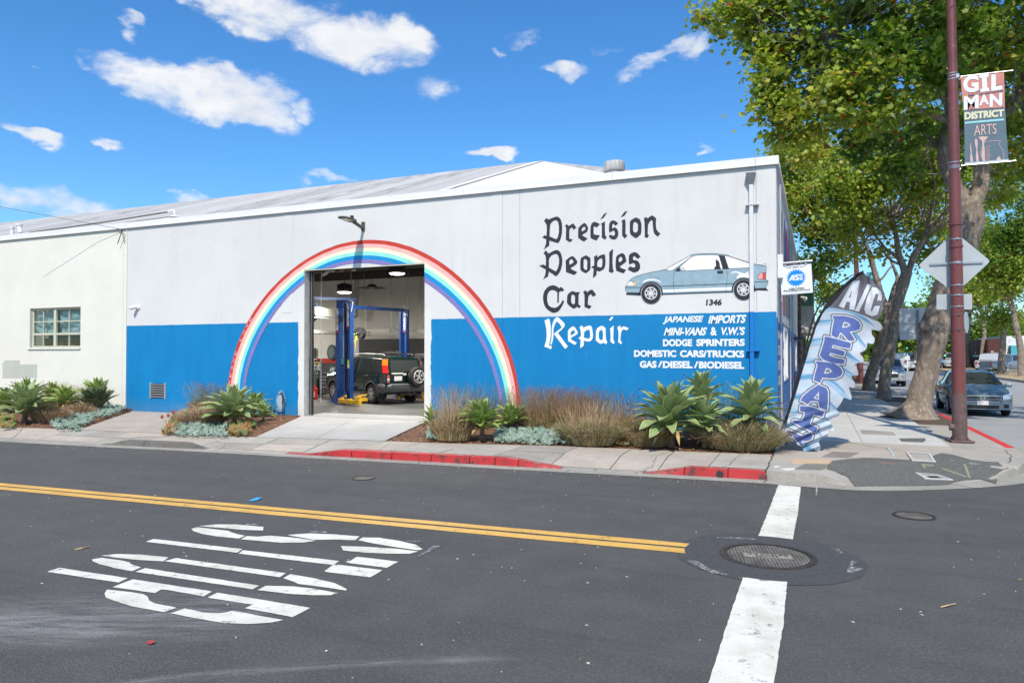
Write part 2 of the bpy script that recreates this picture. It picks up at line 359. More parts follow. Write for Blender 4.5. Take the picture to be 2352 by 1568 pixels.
def concrete(name,col,seed=0.,stain=.35):
 m=bpy.data.materials.new(name);m.use_nodes=True;t=m.node_tree;b=t.nodes['Principled BSDF'];L=t.links.new
 g=N(t,'ShaderNodeNewGeometry');mp=N(t,'ShaderNodeMapping');mp.inputs['Location'].default_value=(seed,seed*.7,0);L(g.outputs['Position'],mp.inputs[0])
 n1=N(t,'ShaderNodeTexNoise',i_Scale=1.1,i_Detail=7,i_Roughness=.7);n2=N(t,'ShaderNodeTexNoise',i_Scale=60,i_Detail=4);n3=N(t,'ShaderNodeTexNoise',i_Scale=5,i_Detail=8,i_Roughness=.75)
 for n in(n1,n2,n3):L(mp.outputs[0],n.inputs['Vector'])
 r1=N(t,'ShaderNodeValToRGB');L(n1 .outputs[0],r1 .inputs[0]);e=r1 .color_ramp.elements
 e[0].position=.3;e[1].position=.7;e[0].color=tuple(c*(1-stain*.45)for c in col)+(1,);e[1].color=tuple(min(1,c*1.08)for c in col)+(1,)
 r3=N(t,'ShaderNodeValToRGB');L(n3 .outputs[0],r3 .inputs[0]);r3 .color_ramp.elements[0].position=.28;r3 .color_ramp.elements[1].position=.48
 r3 .color_ramp.elements[0].color=(.58,.57,.55,1)
 r2=N(t,'ShaderNodeValToRGB');L(n2 .outputs[0],r2 .inputs[0]);r2 .color_ramp.elements[0].position=.3;r2 .color_ramp.elements[1].position=.6;r2 .color_ramp.elements[0].color=(.72,.72,.72,1)
 a=N(t,'ShaderNodeMixRGB',blend_type='MULTIPLY');a.inputs[0].default_value=1;L(r1 .outputs[0],a.inputs[1]);L(r2 .outputs[0],a.inputs[2])
 c=N(t,'ShaderNodeMixRGB',blend_type='MULTIPLY');c.inputs[0].default_value=stain;L(a.outputs[0],c.inputs[1]);L(r3 .outputs[0],c.inputs[2])
 L(c.outputs[0],b.inputs['Base Color']);b.inputs['Roughness'].default_value=.85;b.inputs['Specular IOR Level'].default_value=.25
 bp=N(t,'ShaderNodeBump',i_Strength=.35,i_Distance=.006);L(n2 .outputs[0],bp.inputs['Height']);L(bp.outputs[0],b.inputs['Normal'])
 return m
M_CONC=concrete('pavement concrete',(.43,.40,.35),0,.5)
M_CONC2=concrete('older pavement concrete',(.39,.36,.315),13,.6)
M_CONC3=concrete('pink tinted concrete',(.46,.405,.345),5,.4)
M_CONCN=concrete('new white concrete',(.56,.55,.525),3,.25)
M_RAMP=concrete('smooth grey ramp concrete',(.45,.44,.415),9,.35)
M_GUT=concrete('gutter concrete',(.36,.34,.30),21,.6)
M_DIRTCONC=concrete('dark stained kerb concrete',(.17,.16,.145),8,.7)
M_JOINT=mat('dark joint',(.06,.055,.05),.95,var=.2)
def paint_mat(name,col,under,wear,rough=.55,sc=9):
 m=bpy.data.materials.new(name);m.use_nodes=True;t=m.node_tree;b=t.nodes['Principled BSDF'];L=t.links.new
 g=N(t,'ShaderNodeNewGeometry');n1=N(t,'ShaderNodeTexNoise',i_Scale=sc,i_Detail=9,i_Roughness=.78);L(g.outputs['Position'],n1 .inputs['Vector'])
 r=N(t,'ShaderNodeValToRGB');L(n1 .outputs[0],r.inputs[0]);e=r.color_ramp.elements
 e[0].position=wear;e[1].position=wear+.07;e[0].color=tuple(under)+(1,);e[1].color=tuple(col)+(1,)
 n2=N(t,'ShaderNodeTexNoise',i_Scale=2.2,i_Detail=8,i_Roughness=.7);L(g.outputs['Position'],n2 .inputs['Vector'])
 r2=N(t,'ShaderNodeValToRGB');L(n2 .outputs[0],r2 .inputs[0]);r2 .color_ramp.elements[0].color=(.74,.72,.68,1);r2 .color_ramp.elements[0].position=.3;r2 .color_ramp.elements[1].position=.55
 a=N(t,'ShaderNodeMixRGB',blend_type='MULTIPLY');a.inputs[0].default_value=1;L(r.outputs[0],a.inputs[1]);L(r2 .outputs[0],a.inputs[2])
 L(a.outputs[0],b.inputs['Base Color']);b.inputs['Roughness'].default_value=rough
 n4=N(t,'ShaderNodeTexNoise',i_Scale=110,i_Detail=3);L(g.outputs['Position'],n4 .inputs['Vector'])
 bp=N(t,'ShaderNodeBump',i_Strength=.5,i_Distance=.005);L(n4 .outputs[0],bp.inputs['Height']);L(bp.outputs[0],b.inputs['Normal'])
 return m
M_ROADW=paint_mat('white road paint',(.72,.70,.62),(.22,.22,.21),.362)
M_ROADY=paint_mat('yellow road paint',(.70,.41,.085),(.25,.17,.07),.36)
M_RED=paint_mat('red kerb paint',(.42,.020,.018),(.055,.03,.027),.415,.45,6)
M_REDTOP=paint_mat('faded red kerb paint',(.42,.075,.065),(.28,.22,.19),.40,.6,5)
M_WHITEP=mat('white lettering paint',(.76,.77,.78),.55,var=.05,bump=.15,bscale=50)
M_BLACKP=mat('black lettering paint',(.022,.028,.038),.5,var=.35,scale=14,bump=.2,bscale=50)
M_BLACK=mat('black',(.015,.015,.017),.5,var=.1)
M_RUBBER=mat('black rubber',(.022,.022,.023),.75,var=.2)
M_DKSTEEL=mat('dark steel',(.05,.05,.055),.45,.6,var=.2)
M_STEEL=mat('brushed steel',(.5,.5,.5),.35,.9,var=.1)
M_ALU=mat('dull aluminium',(.42,.43,.44),.5,.35,var=.1,scale=3)
M_WHITEPL=mat('white plastic',(.75,.75,.74),.4,var=.03)
M_GLASS=mat('dark window glass',(.02,.028,.032),.04,0,var=0,spec=.7)
M_CARGL=mat('car glass',(.030,.036,.036),.04,0,var=0,spec=.8)
M_MULCH=mat('bark mulch',(.17,.085,.048),.95,var=.55,scale=38,bump=1.,bscale=55,detail=8)
M_SOIL=mat('soil',(.10,.07,.05),.95,var=.4,scale=20,bump=.8,bscale=40)
# --- ground, roads
def I(tab,x):return float(np.interp(x,[t[0]for t in tab],[t[1]for t in tab]))
def sm(a,b,x):t=min(1,max(0,(x-a)/(b-a)));return t*t*(3-2*t)
g=MB();g.add([(-700,-300,-.03),(700,-300,-.03),(700,1200,-.03),(-700,1200,-.03)],[(0,1,2,3)])
obj('ground',g,mat('dry ground',(.26,.22,.16),.95,var=.25,scale=.5),kind='structure')
g=MB();g.add([(-70,-40,0),(70,-40,0),(70,12.35,0),(2.4,12.35,0),(2.4,12.9,0),(-70,12.9,0)],[(0,1,2,3,4,5)])
obj('road',g,M_ASPH,kind='structure')
g=MB();g.add([(2.401,12.351,.001),(12.1,12.351,.001),(12.1,420,.001),(2.401,420,.001)],[(0,1,2,3)])
g.add([(17.9,12.351,.001),(27.1,12.351,.001),(27.1,420,.001),(17.9,420,.001)],[(0,1,2,3)])
obj('road',g,M_FARROAD,kind='structure')
EDGE=[(-60,6.9),(-16,9.45),(-13.1,9.7),(-10.96,9.95),(-8.72,10.12),(-6.4,10.28),(-4.1,10.45),(-2.2,10.62),(-.65,10.72),(0,10.75)]
BACK=[(-60,4.6),(-17.4,10.43),(-15,10.70),(-12.6,10.9),(-10.5,11.14),(-7.7,11.65),(-6.5,11.8),(-4.1,12.3),(-2.2,12.45),(-.64,12.65),(0,12.7)]
KTAB=[(-60,0),(-13.15,0),(-12.75,.8),(-11.25,.8),(-10.9,0),(-8.55,0),(-7.75,1),(-4.6,1),(-3.75,0),(-2.35,0),(-1.75,1),(0,1)]
def BZ(x):return.165
def swz(x,y):
 e,b=I(EDGE,x),I(BACK,x);k=I(KTAB,x)
 y1,y2,y3=e+.2,e+.225,e+.37
 if y<=y1:return.004+.016*max(0,y-e)/.2
 if y<=y2:return.02+.12*k*(y-y1)/.025
 if y<=y3:return.02+.12*k+.008*(y-y2)/.145
 t=min(1,(y-y3)/.75);z0=.028+.12*k;z1=.15+.015*max(0,(y-y3)/(b-y3))
 return z0+(z1-z0)*t if k<1 else z0+(z1-z0)*min(1,(y-y3)/max(.1,b-y3))
def patch(x0,x1,ya,yb,nx,ny,dz=0,zf=swz):
 """surface patch between two lines y=ya(x) and y=yb(x)"""
 P=[]
 for j in range(ny+1):
  row=[]
  for i in range(nx+1):
   x=x0+(x1-x0)*i/nx;a,b=ya(x),yb(x);y=a+(b-a)*j/ny;row.append((x,y,zf(x,y)+dz))
  P.append(row)
 return P
side=thing('sidewalk',None,None,(-8,11,0));side['kind']='structure'
mb=MB();mb.grid(patch(-60,WX+.02,lambda x:I(EDGE,x)+.30,lambda x:I(BACK,x),400,10,-.022));obj('joint_bed',mb,M_JOINT,side)
mb=MB()
for a,b in((-60,-21),(-20.99,-13),(-12.99,-8.5),(-8.49,-3.6),(-3.59,WX)):
 mb.grid(patch(a,b,lambda x:I(EDGE,x),lambda x:I(EDGE,x)+.2,40,3))
obj('gutter',mb,M_GUT,side)
def kerb_piece(x0,x1,m,sd=side):
 mb=MB();n=max(3,int((x1-x0)/.12));rows=[]
 jit=random.uniform(-.004,.004)
 for f in(0,.03,.5,1):
  rows.append([])
  for i in range(n+1):
   x=x0+.006+(x1-x0-.012)*i/n;e=I(EDGE,x);k=I(KTAB,x);top=.022+.12*k
   y={0:e+.2,.03:e+.222,.5:e+.245,1:e+.37}[f];z={0:.012,.03:.012+(top-.012)*.9,.5:top,1:top+.006}[f]+jit*k
   rows[-1].append((x,y,z+.004*mnoise.noise(Vector((x*3,y*3,f)))*k))
 mb.grid(rows,0);mb.m[-n:]=[1 if isinstance(m,tuple)else 0]*n
 return obj('kerb_stone',mb,m if isinstance(m,tuple)else[m],sd)
for xs,m in(([-60,-45,-33,-27,-24,-21.5,-19,-17,-15,-13.3],M_CONC2),([-13.3,-12.2,-11,-10.8],M_DIRTCONC),([-10.8,-9.9,-8.95],M_CONC),
([-8.95,-7.55,-6.75,-6.0,-5.3,-4.85,-4.45,-3.75],(M_RED,M_REDTOP)),([-3.75,-3.2,-2.45],M_CONC2),([-2.45,-1.83,-1.2,WX],(M_RED,M_REDTOP))):
 for a,b in zip(xs[:-1],xs[1:]):kerb_piece(a,b,m)
xs=[-60,-50,-42,-36,-31,-27,-24.3,-22.3,-20.3,-18.6,-16.9,-15.2,-13.6,-12.3,-11,-9.85,-8.7,-7.6,-6.9,-5.95,-4.95,-3.95,-3.0,-2.25,-1.5,WX+.0]
for i,(a,b)in enumerate(zip(xs[:-1],xs[1:])):
 y0=lambda x:I(EDGE,x)+.378;y2=lambda x:I(BACK,x)-.01;ym=lambda x:I(EDGE,x)+.378+(I(BACK,x)-I(EDGE,x)-.39)*.46
 pcs=[(y0,lambda x:ym(x)-.005),(lambda x:ym(x)+.005,y2)]if a<-4 and i%3!=1 else[(y0,y2)]
 for(p,q)in pcs:
  mb=MB();G=patch(a+.006,b-.006,p,q,12,6,random.uniform(-.003,.003));mb.grid(G)
  obj('pavement_slab',mb,random.choice([M_CONC,M_CONC2,M_CONC,M_CONC3])if a>-9 else random.choice([M_CONC,M_CONC3,M_CONC2]),side,smooth=True)
def crack(pts,zf,w=.006,parent=side,dz=.002):
 mb=MB();P=[]
 for(a,b)in zip(pts[:-1],pts[1:]):
  for k in range(8):
   t=k/8;P.append(np.array(a)*(1-t)+np.array(b)*t+np.array([random.uniform(-.022,.022),random.uniform(-.022,.022)]))
 P.append(np.array(pts[-1]));A,B=[],[]
 for i,p in enumerate(P):
  d=P[min(i+1,len(P)-1)]-P[max(i-1,0)];d=d/np.linalg.norm(d);n=np.array([-d[1],d[0]])*w*random.uniform(.3,1)
  for L_,s in((A,1),(B,-1)):q=p+n*s;L_.append((q[0],q[1],zf(q[0],q[1])+dz))
 mb.quadstrip(A,B);return obj('crack',mb,M_JOINT,parent)
C6,C7,C5=crop(1100,1500,1200,2352),crop(2200,1450,1000,2352),crop(0,1450,1150,2352)
def settle(px,py,zf,z=.1):
 for _ in range(6):p=gp(px,py,z);z=zf(p[0],p[1])
 return gp(px,py,z)
def g2(c,x,y,z=.1):p=settle(*c(x,y),swz if c(x,y)[0]<1778 else corner_z);return(p[0],p[1])
for c,pts in((C7,[(1150,825),(1000,880),(960,950),(860,990),(800,1045)]),(C7,[(1810,850),(1720,920),(1690,960),(1610,985)]),(C6,[(650,520),(480,570),(400,590),(380,612)]),
(C6,[(900,530),(820,590),(680,618)]),(C5,[(1850,650),(1760,665),(1680,690)]),(C6,[(1290,575),(1140,600),(1110,635)]),(C5,[(210,560),(100,600),(0,610)])):
 crack([g2(c,*p)for p in pts],swz)
hx=gp(*C7(1588,1065),.06)[0];hy=I(EDGE,hx)+.205;mb=MB();n=20;mb.add([(hx+.055*math.cos(k*6.283/n),hy-.004+.012*(.05*math.sin(k*6.283/n)/.05),.068+.048*math.sin(k*6.283/n))for k in range(n)],[tuple(range(n))]);obj('drain_hole',mb,M_BLACK,side)
# ---- corner: kerb sweeping round into the cross street
CUR=[(-.67,10.72),(-.2,10.68),(.45,10.67),(1.01,10.86),(1.57,11.2),(2.17,11.64),(2.72,12.2),(3.2,13.05),(3.52,14.2),(3.62,15.4),(3.62,18),(3.62,24),(3.62,60),(3.62,300)]
def spl(P,n):
 out=[];Q=[np.array(p,float)for p in P]
 for i in range(len(Q)-1):
  p0,p1,p2,p3=Q[max(i-1,0)],Q[i],Q[i+1],Q[min(i+2,len(Q)-1)]
  for k in range(n):
   t=k/n;out.append(.5*((2*p1)+(-p0+p2)*t+(2*p0-5*p1+4*p2-p3)*t*t+(-p0+3*p1-3*p2+p3)*t**3))
 out.append(Q[-1]);return out
CU=spl(CUR[:11],6)+[np.array(p)for p in CUR[11:]]
CN=[]
for i in range(len(CU)):
 d=CU[min(i+1,len(CU)-1)]-CU[max(i-1,0)];d/=np.linalg.norm(d);CN.append(np.array([-d[1],d[0]])if i else np.array([0.,1.]))
def KC(p):
 x,y=p
 if y>12.6:return sm(12.4,13.0,y)
 return 1-sm(.0,.5,x)if x<2.2 else sm(2.4,3.0,x)
WROW=[0,.28,.30,.45,.9,1.35]
def wz(w,k):
 tab=[(0,.004),(.28,.02),(.30,.02+.12*k),(.45,.028+.112*k),(1.35,.15)];return I(tab,w)
def corner_z(x,y):
 p=np.array([x,y]);best=None
 for i in range(len(CU)-1):
  a,b=CU[i],CU[i+1];t=np.clip(np.dot(p-a,b-a)/np.dot(b-a,b-a),0,1);q=a+(b-a)*t;d=np.linalg.norm(p-q)
  if best is None or d<best[0]:best=(d,q)
 return wz(best[0],KC(best[1]))
cw=thing('sidewalk',None,None,(1,14,0));cw['kind']='structure'
def crow(w):return[tuple(CU[i]+CN[i]*w)+(wz(w,KC(CU[i])),)for i in range(len(CU))]
rows=[crow(w)for w in WROW]
mb=MB();mb.grid(rows[0:2]);obj('gutter',mb,M_GUT,cw)
brk=[0,5,11,17,23,30,36,42,48,54,60,len(CU)-3,len(CU)-1]
for a,b in zip(brk[:-1],brk[1:]):
 ym=CU[(a+b)//2][1];seg=[r[a:b+1]for r in rows[1:4]]
 red=14.9<ym<22
 mm=(M_CONC2,M_CONC)if not red else(M_RED,paint_mat('bright red kerb paint',(.66,.03,.025),(.3,.1,.08),.30,.5,5))
 if a==0:mm=(M_GUT,M_CONC)
 mb=MB();mb.grid(seg);n=b-a;mb.m[-n:]=[1]*n;obj('kerb_stone',mb,list(mm),cw)
mb=MB();mb.grid(rows[3:]);obj('apron',mb,M_CONC,cw,smooth=True)
mb=MB();inner=[(p[0],p[1])for p in rows[-1]]+[(WX,300),(WX,rows[-1][0][1])]
mb.sheet([inner],lambda x,y:(x,y,.15));obj('corner_floor',mb,M_CONC3,cw)
ymin=12.25
slabs=[]
for i,y in enumerate([15.15,17.0,19.0,20.9,22.9,24.9,26.9,28.9,31,33,35,37,39,41,44,47,50,54,58]):
 for j,(xa,xb)in enumerate(((WX+.04,.80),(.82,2.25))):
  y1=[17.0,19.0,20.9,22.9,24.9,26.9,28.9,31,33,35,37,39,41,44,47,50,54,58,64][i]
  mb=MB();mb.bb(xa,xb,y+.008,y1-.008,.13,.156+random.uniform(0,.003));obj('pavement_slab',mb,M_CONCN if y<28 else M_CONC,cw)
for y,y1 in((19.6,22.6),(28.4,31.4),(36.2,39.2)):
 mb=MB();mb.bb(2.27,3.15,y,y1,.13,.158);obj('tree_pit',mb,M_SOIL,cw)
C8=crop(3000,1650,1096,2352)
def drape(pts,c,m,name,dz=.006,sub=.15,parent=cw,zf=corner_z,z0=.1):
 P=[]
 for i in range(len(pts)):
  a,b=settle(*c(*pts[i]),zf)[:2],settle(*c(*pts[(i+1)%len(pts)]),zf)[:2]
  n=max(1,int(np.linalg.norm(b-a)/sub))
  for k in range(n):P.append(a+(b-a)*k/n)
 bm=bmesh.new();vs=[bm.verts.new((p[0],p[1],0))for p in P];f=bm.faces.new(vs)
 bmesh.ops.triangulate(bm,faces=[f])
 for _ in range(3):
  es=[e for e in bm.edges if e.calc_length()>.35]
  if es:bmesh.ops.subdivide_edges(bm,edges=es,cuts=1)
  bmesh.ops.triangulate(bm,faces=bm.faces)
 mb=MB();mb.add([(v.co.x,v.co.y,zf(v.co.x,v.co.y)+dz)for v in bm.verts],[tuple(v.index for v in f.verts)for f in(bm.verts.index_update()or bm.faces)])
 for e in bm.edges:
  if e.is_boundary:q=[(v.co.x,v.co.y,zf(v.co.x,v.co.y))for v in e.verts];mb.add([(x,y,z+dz)for x,y,z in q]+[(x,y,z-.03)for x,y,z in q[::-1]],[(0,1,2,3)])
 bm.free()
 return obj(name,mb,m,parent)
drape([(705,420),(860,400),(1000,392),(1100,395),(1350,410),(1600,437),(1570,375),(1640,352),(1740,365),(1900,410),(2030,425),(2130,440),(2220,475),(2130,520),(2110,575),(1980,570),(1850,580),(1740,600),
(1700,620),(1500,628),(1300,630),(1100,630),(900,635),(885,610),(870,590),(845,550),(820,535),(740,510),(660,485),(670,455)],C8,M_ASPH2,'asphalt_patch',.014)
drape([(1280,225),(1500,222),(1510,240),(1480,257),(1300,250)],C8,M_ASPH2,'asphalt_patch',.012)
drape([(350,402),(695,405),(702,445),(355,432)],C8,mat('tan cover plate',(.50,.36,.235),.8,var=.1,scale=12),'cover_plate',.01)
drape([(945,150),(1225,168),(1255,200),(965,187)],C8,M_CONC2,'cover_plate',.012)
for pts in([(1830,455),(1850,452),(1900,505),(1875,503)],[(1640,488),(1660,484),(1860,498),(1850,504)],[(1465,450),(1580,458),(1575,466),(1500,464),(1510,485),(1495,485)]):
 drape(pts,C8,mat('faded yellow spray mark',(.24,.235,.16),.9,var=.2,scale=60),'spray_mark',.018,.12)
drape([(1060,425),(1140,432),(1230,440),(1245,450),(1120,442)],C8,mat('faded pink spray mark',(.21,.13,.12),.9,var=.2,scale=60),'spray_mark',.018,.12)
drape([(1180,300),(1195,300),(1240,375),(1222,375)],C8,mat('faded blue spray mark',(.35,.46,.50),.9,var=.1,scale=60),'spray_mark',.010,.3)
for pts in([(282,240),(298,240),(296,290),(280,290)],[(205,462),(250,458),(250,466),(206,470)],[(255,482),(390,480),(380,490),(300,494)]):
 drape(pts,C8,mat('faded white spray mark',(.62,.61,.58),.9,var=.15,scale=60),'spray_mark',.010,.3)
for base in((620,398),(390,500)):
 mb=MB()
 for k in range(9):
  a=gp(*C8(base[0]+k*26,base[1]+k*1),.12);b=gp(*C8(base[0]+k*26+105,base[1]+k*1-48),.12)
  n=5
  A=[tuple((a+(b-a)*t/n)[:2])for t in range(n+1)]
  mb.quadstrip([(p[0]-.006,p[1],corner_z(*p)+.007)for p in A],[(p[0]+.006,p[1],corner_z(*p)+.007)for p in A])
 obj('groove',mb,M_JOINT,cw)
crack([g2(C8,245,240),g2(C8,600,310),g2(C8,880,385)],corner_z,.007,cw,.010)
crack([g2(C8,840,250),g2(C8,1100,300),g2(C8,1350,348),g2(C8,1560,362)],corner_z,.010,cw,.010)
crack([g2(C8,2190,322),g2(C8,2235,370),g2(C8,2240,420),g2(C8,2210,455)],corner_z,.008,cw,.010)
crack([g2(C8,1700,605),g2(C8,1850,635),g2(C8,1990,650)],corner_z,.006,cw,.004)
crack([(WX,y)for y in np.linspace(10.75,14.3,7)],lambda x,y:max(swz(x,y),.02),.009,cw,.004)
def lid(pl,label,hole=None):
 t=thing('utility_box',label,'utility box',tuple(gp(*C8(*pl[0]),.1)[:2])+(.1,))
 def q(x,y,d):p=settle(*C8(x,y),corner_z);return(p[0],p[1],corner_z(p[0],p[1])+d+.012)
 c=np.mean(pl,0);ins=[tuple(c+(np.array(p)-c)*np.array([.80,.80]))for p in pl]
 mb=MB();n=4;o_=[q(*p,.016)for p in pl];i_=[q(*p,.016)for p in ins]
 mb.add(o_+i_,[(k,(k+1)%n,n+(k+1)%n,n+k)for k in range(n)]);lo=[(x,y,z-.05)for x,y,z in o_]
 mb.add(o_+lo,[(k,(k+1)%n,n+(k+1)%n,n+k)for k in range(n)]);obj('rim',mb,M_CONCN,t)
 mb=MB();i2=[tuple(c+(np.array(p)-c)*.775)for p in pl]
 mb.add([q(*p,.011)for p in i2],[(0,1,2,3)]);obj('cover',mb,M_CONC,t)
 if hole:
  mb=MB();mb.add([q(*p,.014)for p in hole],[(0,1,2,3)]);obj('opening',mb,M_BLACK,t)
lid([(1340,350),(1545,360),(1597,437),(1390,418)],'pale concrete utility box lid at the back edge of the asphalt patch')
lid([(1415,524),(1610,540),(1745,590),(1500,575)],'pale concrete utility box with a dark broken opening beside the gutter',[(1515,553),(1600,555),(1655,574),(1545,570)])
# ---- planting bed, driveway ramps
def on_ramp(x,y):
 s=(y-I(BACK,x))/(WY-I(BACK,x));s=max(0,min(1,s))
 return(-10.43+(-12.02+10.43)*s-.04<x<-7.68+(-8.40+7.68)*s+.04)or(-15.05+(-18.1+15.05)*s-.02<x<-12.6+(-16.3+12.6)*s+.02)
def bedz(x,y):
 if on_ramp(x,y):return.08
 t=max(0,min(1,(y-I(BACK,x))/(WY-I(BACK,x))));return.15+.12*t+.022*mnoise.noise(Vector((x*2.3,y*2.3,0)))*min(1,t*6)+.012*mnoise.noise(Vector((x*9,y*9,3)))
mb=MB();mb.grid(patch(-60,WX-.02,lambda x:I(BACK,x)+.0,lambda x:WY+.02,900,40,0,bedz))
bed=obj('planting_bed',mb,M_MULCH,smooth=True,kind='structure')
mb=MB()
for _ in range(9000):
 x=random.uniform(-26,WX-.06);y=random.uniform(I(BACK,x)+.01-(.06 if random.random()<.1 else 0),WY-.03);z=bedz(x,max(y,I(BACK,x)))+.006
 a=random.uniform(0,6.3);l,w=random.uniform(.012,.045),random.uniform(.005,.015);tl=random.uniform(-.5,.5)
 dx,dy=math.cos(a)*l,math.sin(a)*l;nx,ny=-math.sin(a)*w,math.cos(a)*w;dz=tl*l
 mb.add([(x-dx,y-dy,z-dz),(x+nx,y+ny,z+.006),(x+dx,y+dy,z+dz),(x-nx,y-ny,z+.004)],[(0,1,2,3)],random.choice([0,0,1,2]))
obj('bark_chips',mb,[mat('chip brown',(.20,.10,.055),.9,var=.3,scale=20),mat('chip pale',(.36,.23,.13),.9,var=.3,scale=20),mat('chip dark',(.08,.045,.03),.9,var=.3,scale=20)],kind='stuff',recalc=False)
def ramp(label_parent,cols,back_z,m,yback=WY-.005):
 for(f0,f1,b0,b1)in cols:
  mb=MB();P=[]
  for j in range(9):
   t=j/8;row=[]
   for i in range(9):
    s=i/8;xf=f0+(f1-f0)*s;xb=b0+(b1-b0)*s;yf=I(BACK,xf)+.004;x=xf+(xb-xf)*t;y=yf+(yback-yf)*t
    row.append((x,y,.167+(back_z-.167)*t))
   P.append(row)
  n=9;mb.grid(P);lo=[(p[0],p[1],0.1)for p in[r[0]for r in P]];mb.quadstrip([r[0]for r in P],lo)
  lo=[(p[0],p[1],0.1)for p in[r[-1]for r in P]];mb.quadstrip([r[-1]for r in P],lo)
  obj('ramp_slab',mb,m,label_parent,smooth=False)
rp=thing('driveway_ramp',None,None,(-9.7,12.8,.15));rp['kind']='structure'
ramp(rp,[(-10.43,-9.13,-12.02,-10.39),(-9.12,-7.68,-10.38,-8.40)],.268,M_RAMP)
rp=thing('driveway_ramp',None,None,(-15.6,12.6,.15));rp['kind']='structure'
ramp(rp,[(-15.05,-12.6,-18.1,-16.3)],.20,M_CONC3)
# ---- markings
mk=thing('road_marking',None,None,(-8,6,0));mk['kind']='structure'
def line_strip(P0,P1,Q0,Q1,m,name,dz=.004,n=70,ext=0,rag=.006,parent=mk):
 a,b,c,d=[gp(*p,0)for p in(P0,P1,Q0,Q1)]
 if ext:u=(a-b);a=a+u*ext;u=c-d;c=c+u*ext
 A,B=[],[]
 for i in range(n+1):
  t=i/n;p=a+(b-a)*t;q=c+(d-c)*t;r=random.uniform(-rag,rag);r2=random.uniform(-rag,rag)
  A.append((p[0]+r,p[1]+r,dz));B.append((q[0]+r2,q[1]+r2,dz))
 mb=MB();mb.quadstrip(A,B);return obj(name,mb,m,parent)
line_strip((0,1109.2),(1592,1249),(0,1115.2),(1587,1257.5),M_ROADY,'yellow_line',ext=3)
line_strip((0,1117.2),(1583,1260.5),(0,1124),(1577,1271),M_ROADY,'yellow_line',ext=3)
C4=crop(2700,1800,1396,2352)
def poly_mark(c,pts,m,name,dz=.004,parent=mk,rag=.006):
 P=[gp(*c(*p),0)[:2]for p in pts];Q=[]
 for i in range(len(P)):
  a,b=P[i],P[(i+1)%len(P)];n=max(1,int(np.linalg.norm(b-a)/.06))
  for k in range(n):Q.append(a+(b-a)*k/n+np.array([random.uniform(-rag,rag),random.uniform(-rag,rag)])*.5)
 mb=MB();mb.sheet([Q],lambda x,y:(x,y,dz));return obj(name,mb,m,parent)
poly_mark(C4,[(697,234),(848,248),(826,440),(808,520),(792,625),(700,618),(552,600),(610,460)],M_ROADW,'stop_line',rag=.006)
poly_mark(C4,[(458,858),(560,865),(757,876),(745,1000),(730,1180),(690,1420),(665,1575),(600,2400),(-70,2400),(225,1575),(330,1240),(395,1040)],M_ROADW,'stop_line',rag=.006)
K=crop(100,2000,1800,2352)
STOP=[[(908,136),(1000,127),(1100,127),(1247,140),(1243,159),(1130,155),(1030,146)],[(870,150),(900,142),(1060,160),(1075,167),(1110,178),(1150,186),(1118,201),(1000,190),(920,175),(880,162)],
[(1128,205),(1158,188),(1215,191),(1280,186),(1400,195),(1520,213),(1450,222),(1340,223)],[(1370,182),(1480,174),(1600,178),(1748,190),(1725,210),(1620,206),(1510,208)],
[(1740,210),(1765,195),(1850,197),(1950,212),(2040,232),(2078,258),(2050,262),(1950,248),(1850,232)],[(1652,240),(1800,245),(1950,255),(2055,268),(2010,280),(1900,280),(1780,275),(1662,263)],
[(630,218),(672,203),(1135,256),(1110,275)],[(1115,280),(1140,262),(1642,318),(1615,340)],[(1675,323),(1700,318),(1735,296),(1951,322),(1892,354),(1700,330)],[(1565,371),(1608,340),(1640,338),(1868,366),(1805,404),(1570,375)],
[(398,290),(480,282),(600,285),(750,299),(722,320),(600,314),(500,304)],[(728,319),(790,303),(1363,382),(1332,403)],[(350,310),(400,302),(500,315),(545,325),(555,335),(607,352),(560,372),(470,355),(390,335),(355,320)],
[(575,375),(628,356),(1224,447),(1190,467)],[(1350,408),(1388,388),(1500,406),(1620,435),(1683,465),(1678,473),(1600,461),(1500,447),(1430,438),(1410,428)],[(1215,470),(1258,448),(1350,450),(1410,452),(1500,462),(1637,486),(1600,497),(1500,497),(1400,492)],
[(115,375),(178,354),(536,408),(487,431)],[(457,455),(565,414),(979,478),(935,503),(745,470),(712,468),(680,486)],[(955,510),(1008,484),(1493,563),(1400,612),(1150,565),(1190,547)],
[(415,488),(428,468),(540,480),(620,492),(642,505),(648,525),(680,540),(792,563),(725,586),(560,555),(460,525),(425,510)],[(762,592),(835,566),(930,587),(1010,592),(1050,588),(1085,579),(1200,600),(1350,627),(1290,640),(1160,648),(1040,643),(900,620)]]
for p in STOP:poly_mark(K,p,M_ROADW,'stencil_piece',rag=.005)
M_SCUFF=paint_mat('worn white scuff',(.42,.42,.41),(.09,.09,.09),.5,.8,30)
for p in([(2045,298),(2140,236),(2172,240),(2060,298)],[(1485,162),(1580,165),(1575,172),(1500,170)],[(1150,122),(1225,126),(1215,133),(1160,131)],[(1985,210),(2085,214),(2070,222),(2000,220)]):poly_mark(K,p,M_SCUFF,'scuff_mark',.005)
for pp in([(75,740),(145,745),(230,800),(350,835),(345,845),(240,830),(140,780)],[(270,587),(480,592),(545,598),(540,603),(300,592)],[(1050,662),(1110,670),(1140,703),(1125,700)],[(1190,745),(1230,752),(1190,785),(1275,800),(1190,830),(1155,820)]):poly_mark(C4,pp,M_SCUFF,'scuff_mark',.005)
